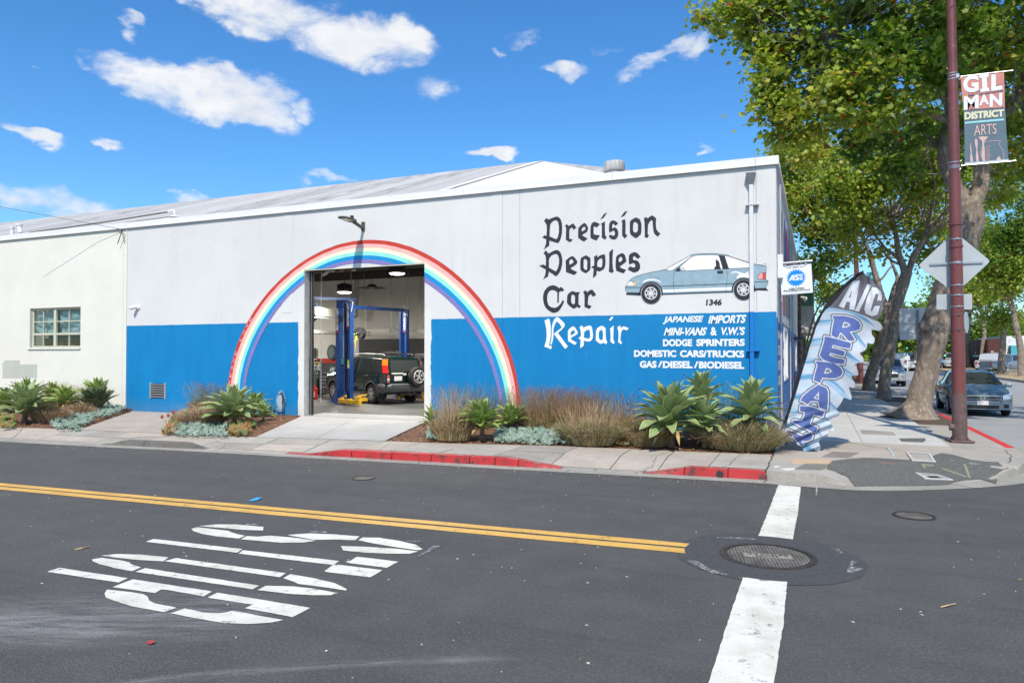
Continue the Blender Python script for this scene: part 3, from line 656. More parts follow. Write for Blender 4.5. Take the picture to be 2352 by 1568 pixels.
def manhole(px,py,rx,label,letters=None,big=False):
 c=gp(px,py,0);r=rx/FPX*(c@D0)if False else rx*np.dot(c,D0)/FPX
 t=thing('manhole_cover',label,'manhole cover',(c[0],c[1],0))
 M_IRON=mat('worn cast iron',(.030,.032,.037),.5,.15,var=.35,scale=9,bump=.3,bscale=80)
 if big:
  mb=MB();n=64;A=[(c[0]+math.cos(k*2*math.pi/n)*r*(1.93+.05*mnoise.noise(Vector((k*.3,0,0)))),c[1]+math.sin(k*2*math.pi/n)*r*1.93,.0035)for k in range(n+1)]
  B=[(c[0]+math.cos(k*2*math.pi/n)*r*.99,c[1]+math.sin(k*2*math.pi/n)*r*.99,.006)for k in range(n+1)]
  mb.quadstrip(A,B);obj('asphalt_collar',mb,mat('smooth asphalt collar',(.066,.066,.068),.85,var=.2,scale=20,bump=.5,bscale=140),t)
 mb=MB();mb.lathe([(r*.9,-.02),(r*.9,.012),(r,.012),(r*1.0,-.01)],(c[0],c[1],0),n=48,caps=False);obj('frame',mb,mat('rusty iron rim',(.055,.042,.038),.6,.2,var=.3,scale=12),t)
 mb=MB();mb.lathe([(0.001,.006),(r*.875,.006)],(c[0],c[1],0),n=48,caps=False);obj('lid',mb,M_IRON,t)
 mb=MB();s=r*.072 if big else r*.14;w=s*.17;nn=int(r/s)
 a0=R(12)
 ca,sa=math.cos(a0),math.sin(a0)
 for k in range(-nn,nn+1):
  h=math.sqrt(max(0,(r*.84)**2-(k*s)**2))
  if h<.03:continue
  for ax in(0,1):
   segs=[(-h,h)]
   if big:
    lim=(.50*r,.16*r)
    if ax==0 and abs(k*s)<lim[0]:segs=[(-h,-lim[1]),(lim[1],h)]
    if ax==1 and abs(k*s)<lim[1]:segs=[(-h,-lim[0]),(lim[0],h)]
   for(u0,u1)in segs:
    x,y=(k*s,(u0+u1)/2)if ax==0 else((u0+u1)/2,k*s)
    d=(w*.95,u1-u0,.0016)if ax==0 else(u1-u0,w*.7,.0016)
    mb.box((c[0]+x*ca-y*sa,c[1]+x*sa+y*ca,.0066+.0003*ax),d,a0)
 obj('tread_pattern',mb,mat('polished iron tread',(.24,.22,.18),.6,.1,var=.6,scale=4),t)
 if big:
  mb=MB();mb.box((c[0],c[1],.0068),(.98*r,.30*r,.002),a0);obj('name_plate',mb,mat('dusty iron plate',(.27,.25,.21),.8,var=.3,scale=14),t)
  mb=MB()
  def q(u,v):return(c[0]+u*ca-v*sa,c[1]+u*sa+v*ca,.0085)
  add_text(mb,'STORM',[q(-.42*r,.01*r),q(.42*r,.01*r),q(-.42*r,.12*r),q(.42*r,.12*r)],.02);add_text(mb,'SEWER',[q(-.25*r,-.13*r),q(.25*r,-.13*r),q(-.25*r,-.02*r),q(.25*r,-.02*r)],.02)
  obj('cast_letters',mb,M_IRON,t)
manhole(1763,1277,106,'large round iron manhole cover in the gap of the white stop line',big=True)
manhole(2099,1185,44,'small rusty rimmed iron cover right of the stop line')
manhole(835,1098,27,'small round iron cover in the road before the garage ramp')
def flake(px,py,s,col,name,label,cat,stretch=1.):
 c=gp(px,py,0);mb=MB();n=7;a0=random.uniform(0,6)
 P=[(math.cos(a0)*math.cos(k*6.283/n)*s*stretch-math.sin(a0)*math.sin(k*6.283/n)*s*.5,math.sin(a0)*math.cos(k*6.283/n)*s*stretch+math.cos(a0)*math.sin(k*6.283/n)*s*.5)for k in range(n)]
 mb.add([(c[0]+x,c[1]+y,.006+random.uniform(0,.02))for x,y in P]+[(c[0],c[1],.012)],[(k,(k+1)%n,n)for k in range(n)])
 return obj(name,mb,mat('litter '+name+str(col),col,.6,var=.1),label=label,category=cat)
flake(587,1148,.10,(.03,.35,.75),'wrapper','crumpled bright blue plastic wrapper lying on the road beyond the yellow lines','litter',1.2)
flake(345,1479,.03,(.45,.03,.03),'petal','small red petal on the road below the stop stencil','leaf',1)
def twig(pts,r,label):
 mb=MB();mb.tube([tuple(gp(*p,0)[:2])+(.008+.01*(i%2),)for i,p in enumerate(pts)],r,5)
 obj('twig',mb,mat('dry twig',(.42,.30,.16),.8,var=.2),label=label,category='twig')
twig([C4(1790,1064),C4(1840,1060),C4(1888,1040)],.006,'curved dry twig on the asphalt at the right of the photo')
twig([K(262,262),K(300,258),K(338,246)],.007,'dry twig on the road at the left above the stop stencil')
mb=MB()
for _ in range(900):
 x=random.uniform(-14,5);y=random.uniform(1.5,10.3)
 if random.random()<.5:y=I(EDGE,min(x,0))-abs(random.gauss(0,.25));x=min(x,0)
 a=random.uniform(0,6.3);l=random.uniform(.005,.017);w=l*random.uniform(.3,.9)
 mb.add([(x-math.cos(a)*l,y-math.sin(a)*l,.003),(x-math.sin(a)*w,y+math.cos(a)*w,.007),(x+math.cos(a)*l,y+math.sin(a)*l,.003),(x+math.sin(a)*w,y-math.cos(a)*w,.008)],[(0,1,2,3)],random.choice([0,0,0,1,2]))
obj('road_debris',mb,[mat('grit pale',(.55,.53,.48),.9,var=.2),mat('leaf scrap',(.40,.25,.09),.8,var=.3),mat('grit grey',(.3,.3,.28),.9,var=.2)],kind='stuff',recalc=False)
# --- the repair shop
DX0,DX1,DZ=-11.97,-8.45,3.96;FZ=.27
WT=.20;WTOP=5.50
YBK=27.0
shop=thing('repair_shop','white and blue corner car repair shop with a rainbow painted round its open garage door','building',(-9.5,WY,.15))
def F(px,py,Y=WY):return fp(px,py,Y)
def wall_with_holes(x0,x1,z0,z1,holes,y0,y1,cell=3.0):
 """concrete wall, true openings with reveals"""
 xs=sorted(set([x0,x1]+[h[0]for h in holes]+[h[1]for h in holes]));zs=sorted(set([z0,z1]+[h[2]for h in holes]+[h[3]for h in holes]))
 mb=MB()
 def solid(i,j):
  if not(0<=i<len(xs)-1 and 0<=j<len(zs)-1):return False
  cx,cz=(xs[i]+xs[i+1])/2,(zs[j]+zs[j+1])/2
  return not any(h[0]<cx<h[1]and h[2]<cz<h[3]for h in holes)
 for i in range(len(xs)-1):
  for j in range(len(zs)-1):
   if not solid(i,j):continue
   a,b,c,d=xs[i],xs[i+1],zs[j],zs[j+1]
   mb.add([(a,y0,c),(b,y0,c),(b,y0,d),(a,y0,d)],[(0,1,2,3)]);mb.add([(a,y1,c),(b,y1,c),(b,y1,d),(a,y1,d)],[(0,1,2,3)],1)
   for(ii,jj,q)in((i-1,j,[(a,y0,c),(a,y1,c),(a,y1,d),(a,y0,d)]),(i+1,j,[(b,y0,c),(b,y1,c),(b,y1,d),(b,y0,d)]),(i,j-1,[(a,y0,c),(b,y0,c),(b,y1,c),(a,y1,c)]),(i,j+1,[(a,y0,d),(b,y0,d),(b,y1,d),(a,y1,d)])):
    if not solid(ii,jj):mb.add(q,[(0,1,2,3)],2)
 return mb
CL=crop(0,1450,1150,2352)
v0,v1=F(*CL(1228,160)),F(*CL(1360,300));VX0,VX1,VZ0,VZ1=v0[0]+.06,v1[0]-.06,v1[2]+.03,v0[2]-.03
M_INWHITE=mat('shop inside white wall',(.62,.60,.555),.7,var=.06,scale=1.2)
M_REVEAL=mat('bare concrete reveal',(.47,.47,.45),.85,var=.15,scale=5,bump=.3)
SX0=-18.39
w=wall_with_holes(SX0,WX-.012,-.1,WTOP,[(DX0,DX1,-.1,DZ),(VX0,VX1,VZ0,VZ1)],WY,WY+WT)
wall=obj('wall',w,[M_WALL,M_INWHITE,M_REVEAL],shop,recalc=False)
def Xat(px,py=600):return F(px,py)[0]
for a,b,zb in((650,672,2.9),(1130,1154,.2),(1738.5,1788,.2)):
 mb=MB();xa,xb=Xat(a),min(Xat(b),WX-.014);mb.bb(xa,xb,WY-.006,WY+.02,zb,WTOP-.004);obj('pilaster',mb,M_WALL,wall)
M_SEAM=mat('seam shadow line',(.30,.32,.36),.9,var=.2)
for a in(1194,1131.0,1154.2,1737.5):
 mb=MB();xa=Xat(a);mb.bb(xa-.004,xa+.003,WY-.004,WY+.01,2.67,WTOP-.01);obj('seam',mb,M_SEAM,wall)
mb=MB()
xs=[-60,-50,-43,-36.5,-30.2,-24.9,-21.6,-18.39,-15.0,-11.2,-7.4,-3.9,-1.05,WX+.05]
for a,b in zip(xs[:-1],xs[1:]):
 mb=MB();mb.bb(a+.003,b-.003,WY-.055,WY+.25,WTOP,WTOP+.155);mb.bb(a+.003,b-.003,WY-.062,WY-.05,WTOP-.012,WTOP+.02)
 obj('fascia',mb,M_FASCIA,shop)if b>-18.3 else None
 # ---- rainbow
CR=crop(880,930,1250,2352)
outp=[CR(*p)for p in[(60,1170),(95,960),(135,830),(200,690),(300,530),(385,425),(470,340),(580,250),(700,172),(800,125),(900,91),(1020,64),(1150,56),(1250,62),(1350,80),(1450,113),(1550,160),(1650,217),(1750,293),(1850,378),(1930,462),(2000,545),(2060,640),(2115,742),(2160,850),(2200,950),(2230,1052),(2250,1170),(2262,1300)]]
inp=[CR(*p)for p in[(192,1180),(205,1090),(228,985),(262,880),(300,795),(340,720),(392,640),(450,565),(530,470),(620,392),(720,320),(830,270),(960,240),(1100,232),(1180,236),(1270,252),(1400,300),(1560,385),(1650,450),(1740,525),(1815,605),(1880,690),(1940,785),(1990,885),(2030,970),(2062,1060),(2090,1170),(2108,1300)]]
OC=(-10.15,.6)
def polar(pts):
 th,rr=[],[]
 for p in pts:
  q=F(*p);dx,dz=q[0]-OC[0],q[2]-OC[1];th.append(math.atan2(dz,dx));rr.append(math.hypot(dx,dz))
 return np.polyfit(th,rr,8)
po,pi_=polar(outp),polar(inp)
def clip_half(poly,axis,val,keep_less):
 out=[]
 for i in range(len(poly)):
  a,b=poly[i],poly[(i+1)%len(poly)];ia=(a[axis]<=val)==keep_less or a[axis]==val;ib=(b[axis]<=val)==keep_less or b[axis]==val
  if ia:out.append(a)
  if ia!=ib:
   t=(val-a[axis])/(b[axis]-a[axis]);out.append((a[0]+(b[0]-a[0])*t,a[1]+(b[1]-a[1])*t))
 return out
def minus_door(poly):
 res=[clip_half(poly,0,DX0-.0,True),clip_half(poly,0,DX1+.0,False)]
 mid=clip_half(clip_half(clip_half(poly,0,DX0,False),0,DX1,True),1,DZ+.03,False);res.append(mid)
 return[r for r in res if len(r)>=3]
BANDS=[(0,.165,(.52,.050,.035)),(.165,.335,(.80,.43,.40)),(.335,.50,(.83,.74,.56)),(.50,.665,(.27,.72,.63)),(.665,.84,(.008,.25,.56)),(.84,1.0,(.215,.185,.44))]
for bi,(f0,f1,colr)in enumerate(BANDS):
 PCS={};nseg=150
 for k in range(nseg):
  qs=[]
  for(kk,f)in((k,f0),(k+1,f0),(k+1,f1),(k,f1)):
   th=R(-1)+(math.pi+R(2))*kk/nseg;ro,ri=np.polyval(po,th),np.polyval(pi_,th);wob=.006*mnoise.noise(Vector((kk*.35,f*9,1)));r=ro+(ri-ro)*f+wob
   qs.append((OC[0]+r*math.cos(th),OC[1]+r*math.sin(th)))
  if min(q[1]for q in qs)<.2:continue
  for pl in minus_door(qs):
   cxm=sum(q[0]for q in pl)/len(pl);PCS.setdefault('l' if cxm<DX0 else('r' if cxm>DX1 else 'm'),[]).append(pl)
 groups_=[PCS.get('l',[])+PCS.get('m',[])+PCS.get('r',[])]if bi<3 else[PCS[k]for k in 'lmr' if k in PCS]
 for gp_ in groups_:
  mb=MB()
  for pl in gp_:mb.add([(x,WY-.008,z)for x,z in pl],[tuple(range(len(pl)))])
  obj('rainbow_band',mb,mat('mural band %d'%bi,colr,.6,var=.09,scale=3.5,bump=.25,bscale=45,spec=.3,detail=8),wall,recalc=False)
mb=MB()
th0,th1=math.pi-R(5.5),math.pi-R(33);txt='PEACE LOVE'
for i,ch in enumerate(txt):
 if ch==' ':continue
 def P(th,f):ro,ri=np.polyval(po,th),np.polyval(pi_,th);r=ro+(ri-ro)*f;return(OC[0]+r*math.cos(th),WY-.0095,OC[1]+r*math.sin(th))
 a,b=th0+(th1-th0)*(i+.0)/10,th0+(th1-th0)*(i+.55)/10
 add_text(mb,ch,[P(a,.135),P(b,.135),P(a,.03),P(b,.03)],0)
obj('painted_words',mb,mat('pinkish white brush paint',(.75,.45,.42),.6,var=.1),wall,recalc=False)
# ---- blackletter sign writing
def fz(c,x,y,off=.005):p=F(*c(x,y));return(p[0],WY-off,p[2])
def letters(c,shapes,m,name='painted_letter',off=.005,smooth_it=True):
 for loops in shapes:
  LL=[]
  for lp in loops:
   LL.append([(F(*c(*p))[0],F(*c(*p))[2])for p in lp])
  mb=MB();mb.sheet(LL,lambda x,z:(x,WY-off,z));obj(name,mb,m,wall,recalc=False)
CA,CB,CC,CD,CE_,CF,CG=crop(2160,830,260,2352),crop(2400,830,260,2352),crop(2150,980,230,2352),crop(2360,980,230,2352),crop(2150,1120,260,2352),crop(2160,1250,190,1862),crop(2340,1250,190,1862)
letters(CA,[
[[(145,483),(240,380),(310,438),(470,370),(610,325),(680,350),(750,430),(793,560),(802,700),(798,920),(770,1060),(735,1170),(690,1255),(650,1283),(600,1275),(500,1245),(345,1193),(335,1380),(250,1440),(140,1520),(195,1390),(222,1290),(225,1140),(160,1120),(80,1078),(185,1000),(238,1035),(248,870),(248,680),(230,600),(190,540)],
[(350,1045),(355,800),(375,620),(410,550),(520,465),(570,460),(640,490),(665,560),(688,700),(686,900),(660,1020),(625,1120),(585,1142),(500,1115)]],
[[(903,658),(988,600),(1030,672),(1195,578),(1220,590),(1320,738),(1202,800),(1168,722),(1145,720),(1075,780),(1062,880),(1062,1120),(1110,1138),(1195,1160),(1090,1255),(1060,1245),(935,1165),(940,1000),(948,720)]],
[[(1395,735),(1500,630),(1600,558),(1640,570),(1700,640),(1740,730),(1735,820),(1690,890),(1600,945),(1515,992),(1600,1055),(1728,1120),(1588,1235),(1400,1115),(1382,1060),(1380,900),(1388,800)],[(1510,868),(1510,770),(1560,710),(1605,688),(1628,700),(1648,760),(1640,795),(1600,825)]],
[[(1972,518),(2100,560),(2165,612),(2052,720),(1975,678),(1945,695),(1940,850),(1948,968),(2060,998),(2145,998),(2165,1020),(2050,1185),(2020,1190),(1860,1120),(1830,1080),(1822,900),(1832,700),(1860,600),(1910,540)]]],M_BLACKP)
letters(CB,[
[[(8,440),(145,235),(262,183),(125,380)]],[[(28,600),(180,497),(182,700),(180,820),(195,1020),(247,1068),(190,1168),(65,1085),(66,900),(70,640)]],
[[(655,580),(566,660),(490,590),(465,595),(443,640),(443,755),(465,755),(530,718),(590,740),(645,820),(668,920),(655,1030),(610,1110),(540,1155),(470,1158),(400,1130),(315,1050),(388,972),(440,1015),(490,1028),(535,995),(543,930),(528,855),(500,832),(460,845),(355,905),(335,890),(325,750),(335,600),(370,520),(430,475),(490,468),(560,490),(620,540)]],
[[(745,355),(880,165),(1005,120),(880,303)]],[[(772,490),(892,412),(925,510),(928,650),(922,940),(988,1022),(895,1125),(800,1010),(800,900),(805,530)]],
[[(1285,362),(1350,370),(1450,435),(1505,600),(1500,880),(1475,975),(1330,1103),(1280,1105),(1130,1000),(1090,930),(1080,800),(1080,520),(1130,455)],[(1210,560),(1255,520),(1300,535),(1370,585),(1376,700),(1368,850),(1300,915),(1220,890),(1198,810),(1197,700)]],
[[(1585,405),(1655,342),(1730,395),(1800,330),(1870,292),(1905,292),(2032,385),(2025,560),(2028,720),(2050,800),(2110,880),(2188,945),(2088,1055),(1980,960),(1945,890),(1925,760),(1912,640),(1903,480),(1865,450),(1820,490),(1760,580),(1738,640),(1728,960),(1775,1008),(1715,1098),(1620,1075),(1618,800),(1612,550),(1600,440)]]],M_BLACKP)
letters(CC,[
[[(245,340),(345,220),(390,265),(450,350),(600,270),(740,207),(800,207),(870,225),(940,300),(990,430),(1018,600),(1010,800),(960,1000),(900,1130),(800,1255),(750,1275),(600,1170),(465,1085),(440,1260),(420,1290),(230,1400),(290,1290),(325,1180),(340,1060),(340,995),(200,920),(65,850),(240,795),(340,852),(350,650),(345,500),(310,400)],
[(470,925),(470,600),(500,520),(580,420),(700,368),(800,370),(850,440),(888,580),(882,760),(840,930),(780,1050),(745,1075)]],
[[(1155,635),(1300,510),(1415,450),(1470,465),(1540,530),(1635,670),(1620,740),(1560,810),(1340,950),(1450,1020),(1630,1105),(1525,1215),(1490,1220),(1190,1110),(1165,1080),(1160,900)],[(1310,808),(1305,650),(1330,605),(1395,575),(1440,600),(1482,705),(1400,765)]],
[[(1770,550),(1800,515),(1960,425),(2000,425),(2150,515),(2168,550),(2168,960),(2120,1050),(2000,1140),(1960,1145),(1830,1080),(1765,1010),(1750,900),(1752,700)],[(1890,640),(1910,580),(1945,562),(2000,585),(2035,640),(2040,750),(2028,1000),(2000,1022),(1940,1000),(1888,930)]]],M_BLACKP)
letters(CD,[
[[(155,485),(298,400),(300,500),(450,410),(560,378),(600,390),(625,450),(640,650),(620,870),(560,990),(480,1035),(385,1080),(278,1045),(265,1220),(135,1345),(122,1320),(155,970),(52,905),(135,848),(168,852),(178,700),(170,530)],[(297,875),(303,700),(330,630),(400,565),(460,532),(500,570),(512,680),(500,850),(470,905),(425,920)]],
[[(785,305),(870,210),(948,155),(930,400),(920,650),(930,850),(942,1000),(983,1040),(912,1147),(768,1080),(785,900),(792,650)]],
[[(1075,475),(1150,400),(1250,350),(1345,330),(1370,350),(1440,430),(1490,640),(1470,690),(1210,885),(1290,945),(1480,1015),(1385,1145),(1330,1145),(1075,1048),(1050,900),(1048,700)],[(1180,690),(1178,560),(1200,515),(1270,473),(1300,490),(1335,585),(1290,660),(1230,690)]],
[[(2070,480),(1942,565),(1860,480),(1805,450),(1765,490),(1755,560),(1790,620),(1900,625),(1970,660),(2040,770),(2055,880),(2045,970),(1960,1075),(1860,1112),(1760,1115),(1540,995),(1633,862),(1740,912),(1820,918),(1855,880),(1855,820),(1820,750),(1780,735),(1720,750),(1620,790),(1598,770),(1585,600),(1600,410),(1690,335),(1780,295),(1875,295),(1970,355)]]],M_BLACKP)
letters(CE_,[
[[(785,293),(850,243),(930,310),(965,360),(897,418),(858,390),(785,430),(775,600),(775,790),(722,843),(717,700),(720,440),(640,380),(560,358),(470,370),(400,440),(360,540),(350,680),(365,800),(410,920),(500,980),(590,1003),(660,1000),(760,940),(850,840),(925,708),(965,790),(900,920),(820,1060),(740,1140),(630,1183),(545,1178),(420,1110),(300,1000),(240,880),(205,720),(205,560),(240,420),(320,300),(430,215),(540,188),(640,198),(720,240)]],
[[(1085,540),(1150,460),(1255,397),(1320,410),(1400,442),(1470,430),(1538,435),(1490,530),(1485,860),(1510,905),(1575,938),(1515,1015),(1432,965),(1330,1030),(1290,1025),(1180,950),(1085,855),(1068,800),(1072,640)],[(1232,545),(1270,522),(1320,540),(1358,575),(1360,700),(1355,830),(1310,883),(1270,865),(1220,800),(1222,650)]],
[[(1655,430),(1745,365),(1795,440),(1880,375),(1965,343),(2000,355),(2125,530),(2013,605),(1945,515),(1915,510),(1850,580),(1835,660),(1822,885),(1963,940),(1875,1042),(1700,965),(1705,700),(1700,530)]]],M_BLACKP)
letters(CF,[
[[(178,315),(350,225),(400,360),(430,600),(428,850),(405,1080),(345,1270),(478,1325),(428,1437),(330,1385),(172,1335),(240,1120),(265,900),(255,660),(215,440)]],
[[(392,1240),(445,1260),(495,1140),(525,1000),(530,850),(530,700),(545,590),(580,480),(620,400),(672,345),(780,450),(850,570),(845,590),(720,690),(540,830),(985,1418),(1100,1330),(705,798),(830,690),(940,580),(978,500),(970,440),(900,350),(730,195),(675,175),(620,200),(560,270),(510,380),(475,520),(465,650),(462,850),(445,1080)]],
[[(1098,720),(1150,640),(1240,560),(1310,540),(1360,560),(1490,770),(1480,820),(1440,860),(1230,985),(1212,1020),(1250,1070),(1448,1178),(1368,1268),(1115,1120),(1100,1080),(1095,900)],[(1205,903),(1205,780),(1240,730),(1310,683),(1340,700),(1382,770),(1360,810)]],
[[(1550,575),(1635,500),(1710,590),(1864,520),(1964,503),(2009,530),(2044,600),(2079,850),(2074,980),(2034,1070),(1964,1125),(1874,1133),(1718,1100),(1718,1285),(1580,1405),(1595,1060),(1500,1005),(1590,935),(1603,935),(1608,800),(1590,690)],[(1725,980),(1728,850),(1742,748),(1824,695),(1914,665),(1944,690),(1969,800),(1964,950),(1939,1015),(1884,1020)]]],M_WHITEP)
letters(CG,[
[[(435,700),(490,605),(590,535),(655,515),(710,530),(800,600),(812,640),(810,800),(825,1030),(850,1100),(882,1155),(828,1237),(735,1180),(650,1222),(600,1222),(520,1170),(435,1105),(423,1070),(430,850)],[(555,740),(640,663),(680,690),(708,800),(706,1000),(690,1060),(635,1082),(590,1060),(548,1000),(540,850)]],
[[(942,293),(1048,155),(1118,180),(1005,325)]],[[(985,620),(1130,500),(1118,800),(1108,1030),(1130,1095),(1168,1155),(1122,1237),(1030,1165),(998,1120),(1008,900)]],
[[(1265,575),(1375,502),(1408,600),(1500,538),(1600,555),(1720,622),(1620,702),(1560,665),(1505,658),(1440,710),(1415,800),(1385,1030),(1405,1110),(1463,1180),(1408,1235),(1297,1155),(1320,900),(1310,740)]]],M_WHITEP)
# ---- block capitals
CJ=crop(2520,1240,480,2352)
def wtext(s,c,x0,x1,yb0,yt0,yb1,yt1,m,bold=.035,shear=0,spacing=1.0):
 mb=MB();add_text(mb,s,[fz(c,x0,yb0),fz(c,x1,yb1),fz(c,x0,yt0),fz(c,x1,yt1)],bold,shear,spacing=spacing);return obj('painted_words',mb,m,wall,recalc=False)
wtext('JAPANESE',CJ,640,1445,278,122,268,108,M_WHITEP,.04,.06);wtext('IMPORTS',CJ,1530,2290,266,106,254,88,M_WHITEP,.04,.06)
wtext('MINI-VANS',CJ,660,1520,500,345,498,336,M_WHITEP,.04,.06);wtext('&',CJ,1580,1706,498,333,498,332,M_WHITEP,.04);wtext("V.W.'S",CJ,1765,2262,492,331,490,325,M_WHITEP,.04,.05)
wtext('DODGE',CJ,648,1218,710,570,708,568,M_WHITEP,.05);wtext('SPRINTERS',CJ,1300,2250,708,566,704,562,M_WHITEP,.05)
wtext('DOMESTIC',CJ,80,908,917,782,921,784,M_WHITEP,.05);wtext('CARS/TRUCKS',CJ,978,2240,922,784,930,789,M_WHITEP,.05)
wtext('GAS',CJ,193,522,1130,992,1133,994,M_WHITEP,.05);wtext('/',CJ,548,638,1120,995,1120,995,M_WHITEP,.03);wtext('DIESEL',CJ,645,1226,1135,996,1140,998,M_WHITEP,.05)
wtext('/',CJ,1252,1342,1135,1004,1135,1004,M_WHITEP,.03);wtext('BIODIESEL',CJ,1352,2240,1142,1002,1152,1010,M_WHITEP,.05)
CH=crop(2490,1000,300,2045)
wtext('1346',CH,2272,2722,1512,1340,1506,1335,M_BLACKP,.045,.05)
# ---- painted car
M_CARBLUE=mat('mural car blue',(.255,.37,.44),.6,var=.12,scale=6,bump=.2,bscale=40)
M_CARWHITE=mat('mural car white',(.80,.80,.82),.6,var=.02)
M_INK=mat('mural black',(.02,.022,.028),.55,var=.2,scale=10)
def cpoly(pts,m,off,name='painted_shape',hole=None):
 off=.008+(off-.013)*.4
 LL=[[(F(*CH(*p))[0],F(*CH(*p))[2])for p in pts]]
 if hole:LL.append([(F(*CH(*p))[0],F(*CH(*p))[2])for p in hole])
 mb=MB();mb.sheet(LL,lambda x,z:(x,WY-off,z));return obj(name,mb,m,wall,recalc=False)
def cline(pts,w,off=.020,m=None):
 off=.008+(off-.013)*.4
 A,B=[],[];P=[np.array(p,float)for p in pts]
 for i,p in enumerate(P):
  d=P[min(i+1,len(P)-1)]-P[max(i-1,0)];d/=np.linalg.norm(d);n=np.array([-d[1],d[0]])*w/2;A.append(fz(CH,*(p+n),off));B.append(fz(CH,*(p-n),off))
 mb=MB();mb.quadstrip(A,B);return obj('painted_line',mb,m or M_INK,wall,recalc=False)
BODY=[(80,1020),(90,1000),(120,955),(190,850),(205,820),(240,790),(310,750),(400,710),(550,665),(700,625),(850,592),(980,575),(1080,550),(1185,525),(1560,310),(1840,158),(1890,133),(1940,118),(2045,108),(2200,100),(2400,95),(2700,115),(2860,138),(2960,180),(3200,258),(3455,340),(3560,368),(3660,400),(3780,418),(3915,435),(3922,460),(3914,620),(3905,790),(3978,855),(3970,880),(3915,1030),(3590,1045),(3500,1080),(3050,1125),(2600,1155),(2045,1172),(1400,1187),(1095,1195),(900,1170),(500,1165),(130,1160),(100,1130),(85,1100)]
cpoly(BODY,M_CARBLUE,.013);cline(BODY[:32]+[(3905,790),(3978,855),(3970,880),(3915,1030)],9,.0225)
cline([BODY[-1],(80,1060),BODY[0]],9,.0225)
cpoly([(1200,525),(1850,165),(1880,175),(1370,545),(1310,555),(1240,545)],M_CARWHITE,.017)
cpoly([(1575,460),(1870,200),(1977,155),(2045,148),(2400,135),(2600,145),(2640,190),(2740,512),(2045,552),(1600,572)],M_CARWHITE,.017)
cpoly([(2785,165),(2900,182),(3200,280),(3455,365),(3565,420),(3460,480),(2910,500),(2880,470)],M_CARWHITE,.017)
cpoly([(2900,150),(2960,165),(3480,335),(3470,350),(2960,182)],M_CARWHITE,.0175)
cpoly([(2615,145),(2790,165),(2890,470),(2915,515),(2735,522),(2640,190)],M_INK,.0195)
cpoly([(2495,520),(2520,460),(2555,430),(2545,380),(2540,280),(2560,258),(2620,300),(2655,380),(2657,440),(2690,520)],M_INK,.0195)
cpoly([(1440,582),(1470,540),(1560,468),(1572,582)],M_INK,.0195)
cline([(1575,465),(1595,480),(1590,575)],7);cline([(1605,570),(1640,480),(1665,470),(1710,568)],12);cline([(1625,545),(1690,545)],9)
cline([(1188,530),(1240,550),(1330,560),(1390,550),(1640,370),(1885,178)],7);cline([(1385,550),(1445,555),(1600,430),(1850,215),(1940,165),(2045,148),(2400,134),(2620,143)],8)
cline([(2625,143),(2790,160),(2930,182),(3200,270),(3460,360)],9)
cline([(1440,580),(1405,650),(1392,780),(1400,1000),(1415,1172)],9);cline([(2828,520),(2858,600),(2858,750),(2842,900),(2818,1125)],8)
cline([(80,1022),(300,1020),(505,1022)],14);cline([(1040,991),(1400,980),(1977,958),(2500,940),(3060,914)],17);cline([(3500,880),(3590,875),(3975,856)],14)
cline([(1440,580),(1977,553),(2500,530),(2740,520),(3000,508),(3455,486),(3565,425)],9)
cline([(1090,1200),(1400,1190),(1977,1168),(2500,1150),(3020,1135)],24)
cpoly([(120,1155),(510,1160),(505,1235),(98,1212)],M_INK,.0195);cpoly([(3560,1048),(3915,1030),(3975,1108),(3560,1095)],M_INK,.0195)
cpoly([(1095,1085),(1400,1075),(2045,1045),(2995,1010),(2985,1088),(2045,1115),(1400,1145),(1105,1150)],M_CARWHITE,.016)
cpoly([(115,975),(185,865),(260,860),(300,910),(290,975)],M_CARWHITE,.017);cpoly([(290,975),(318,860),(380,860),(345,975)],mat('mural amber',(.80,.50,.16),.6,var=.05),.017)
cline([(115,977),(345,977),(380,858),(190,856)],6);cline([(262,862),(312,905),(318,860)],6)
cpoly([(515,900),(600,830),(720,790),(850,790),(980,820),(1050,865),(1062,900),(980,850),(850,824),(720,832),(600,870)],M_CARWHITE,.016)
cpoly([(2930,655),(2990,600),(3080,580),(3180,600),(3300,640),(3350,635),(3410,590),(3445,590),(3430,650),(3540,700),(3560,770),(3450,760),(3300,735),(3200,745),(3140,785),(3105,755),(3140,700),(3195,655),(3120,615),(3020,620)],M_CARWHITE,.016)
cpoly([(2585,568),(2742,562),(2742,640),(2585,645)],M_INK,.0195)
cpoly([(3690,750),(3720,680),(3780,625),(3830,620),(3825,790),(3720,790)],mat('mural pink',(.80,.33,.31),.6,var=.05),.017);cpoly([(3830,620),(3905,620),(3905,790),(3825,790)],mat('mural red',(.60,.055,.045),.6,var=.05),.017)
cline([(3690,800),(3690,745),(3725,675),(3785,622),(3912,618)],8);cline([(3690,800),(3905,795)],9);cline([(3829,620),(3827,795)],8)
cline([(3700,402),(3830,393),(3925,360)],5);cline([(3925,360),(3898,430)],5)
def disc(cx,cy,r0,r1,m,off,a0=0,a1=360,ry=1.0,cl=CH):
 off=.008+(off-.013)*.4
 n=48;A,B=[],[]
 for k in range(n+1):
  a=R(a0+(a1-a0)*k/n);A.append(fz(cl,cx+math.cos(a)*r1,cy-math.sin(a)*r1*ry,off));B.append(fz(cl,cx+math.cos(a)*r0,cy-math.sin(a)*r0*ry,off))
 mb=MB();mb.quadstrip(A,B);return obj('painted_shape',mb,m,wall,recalc=False)
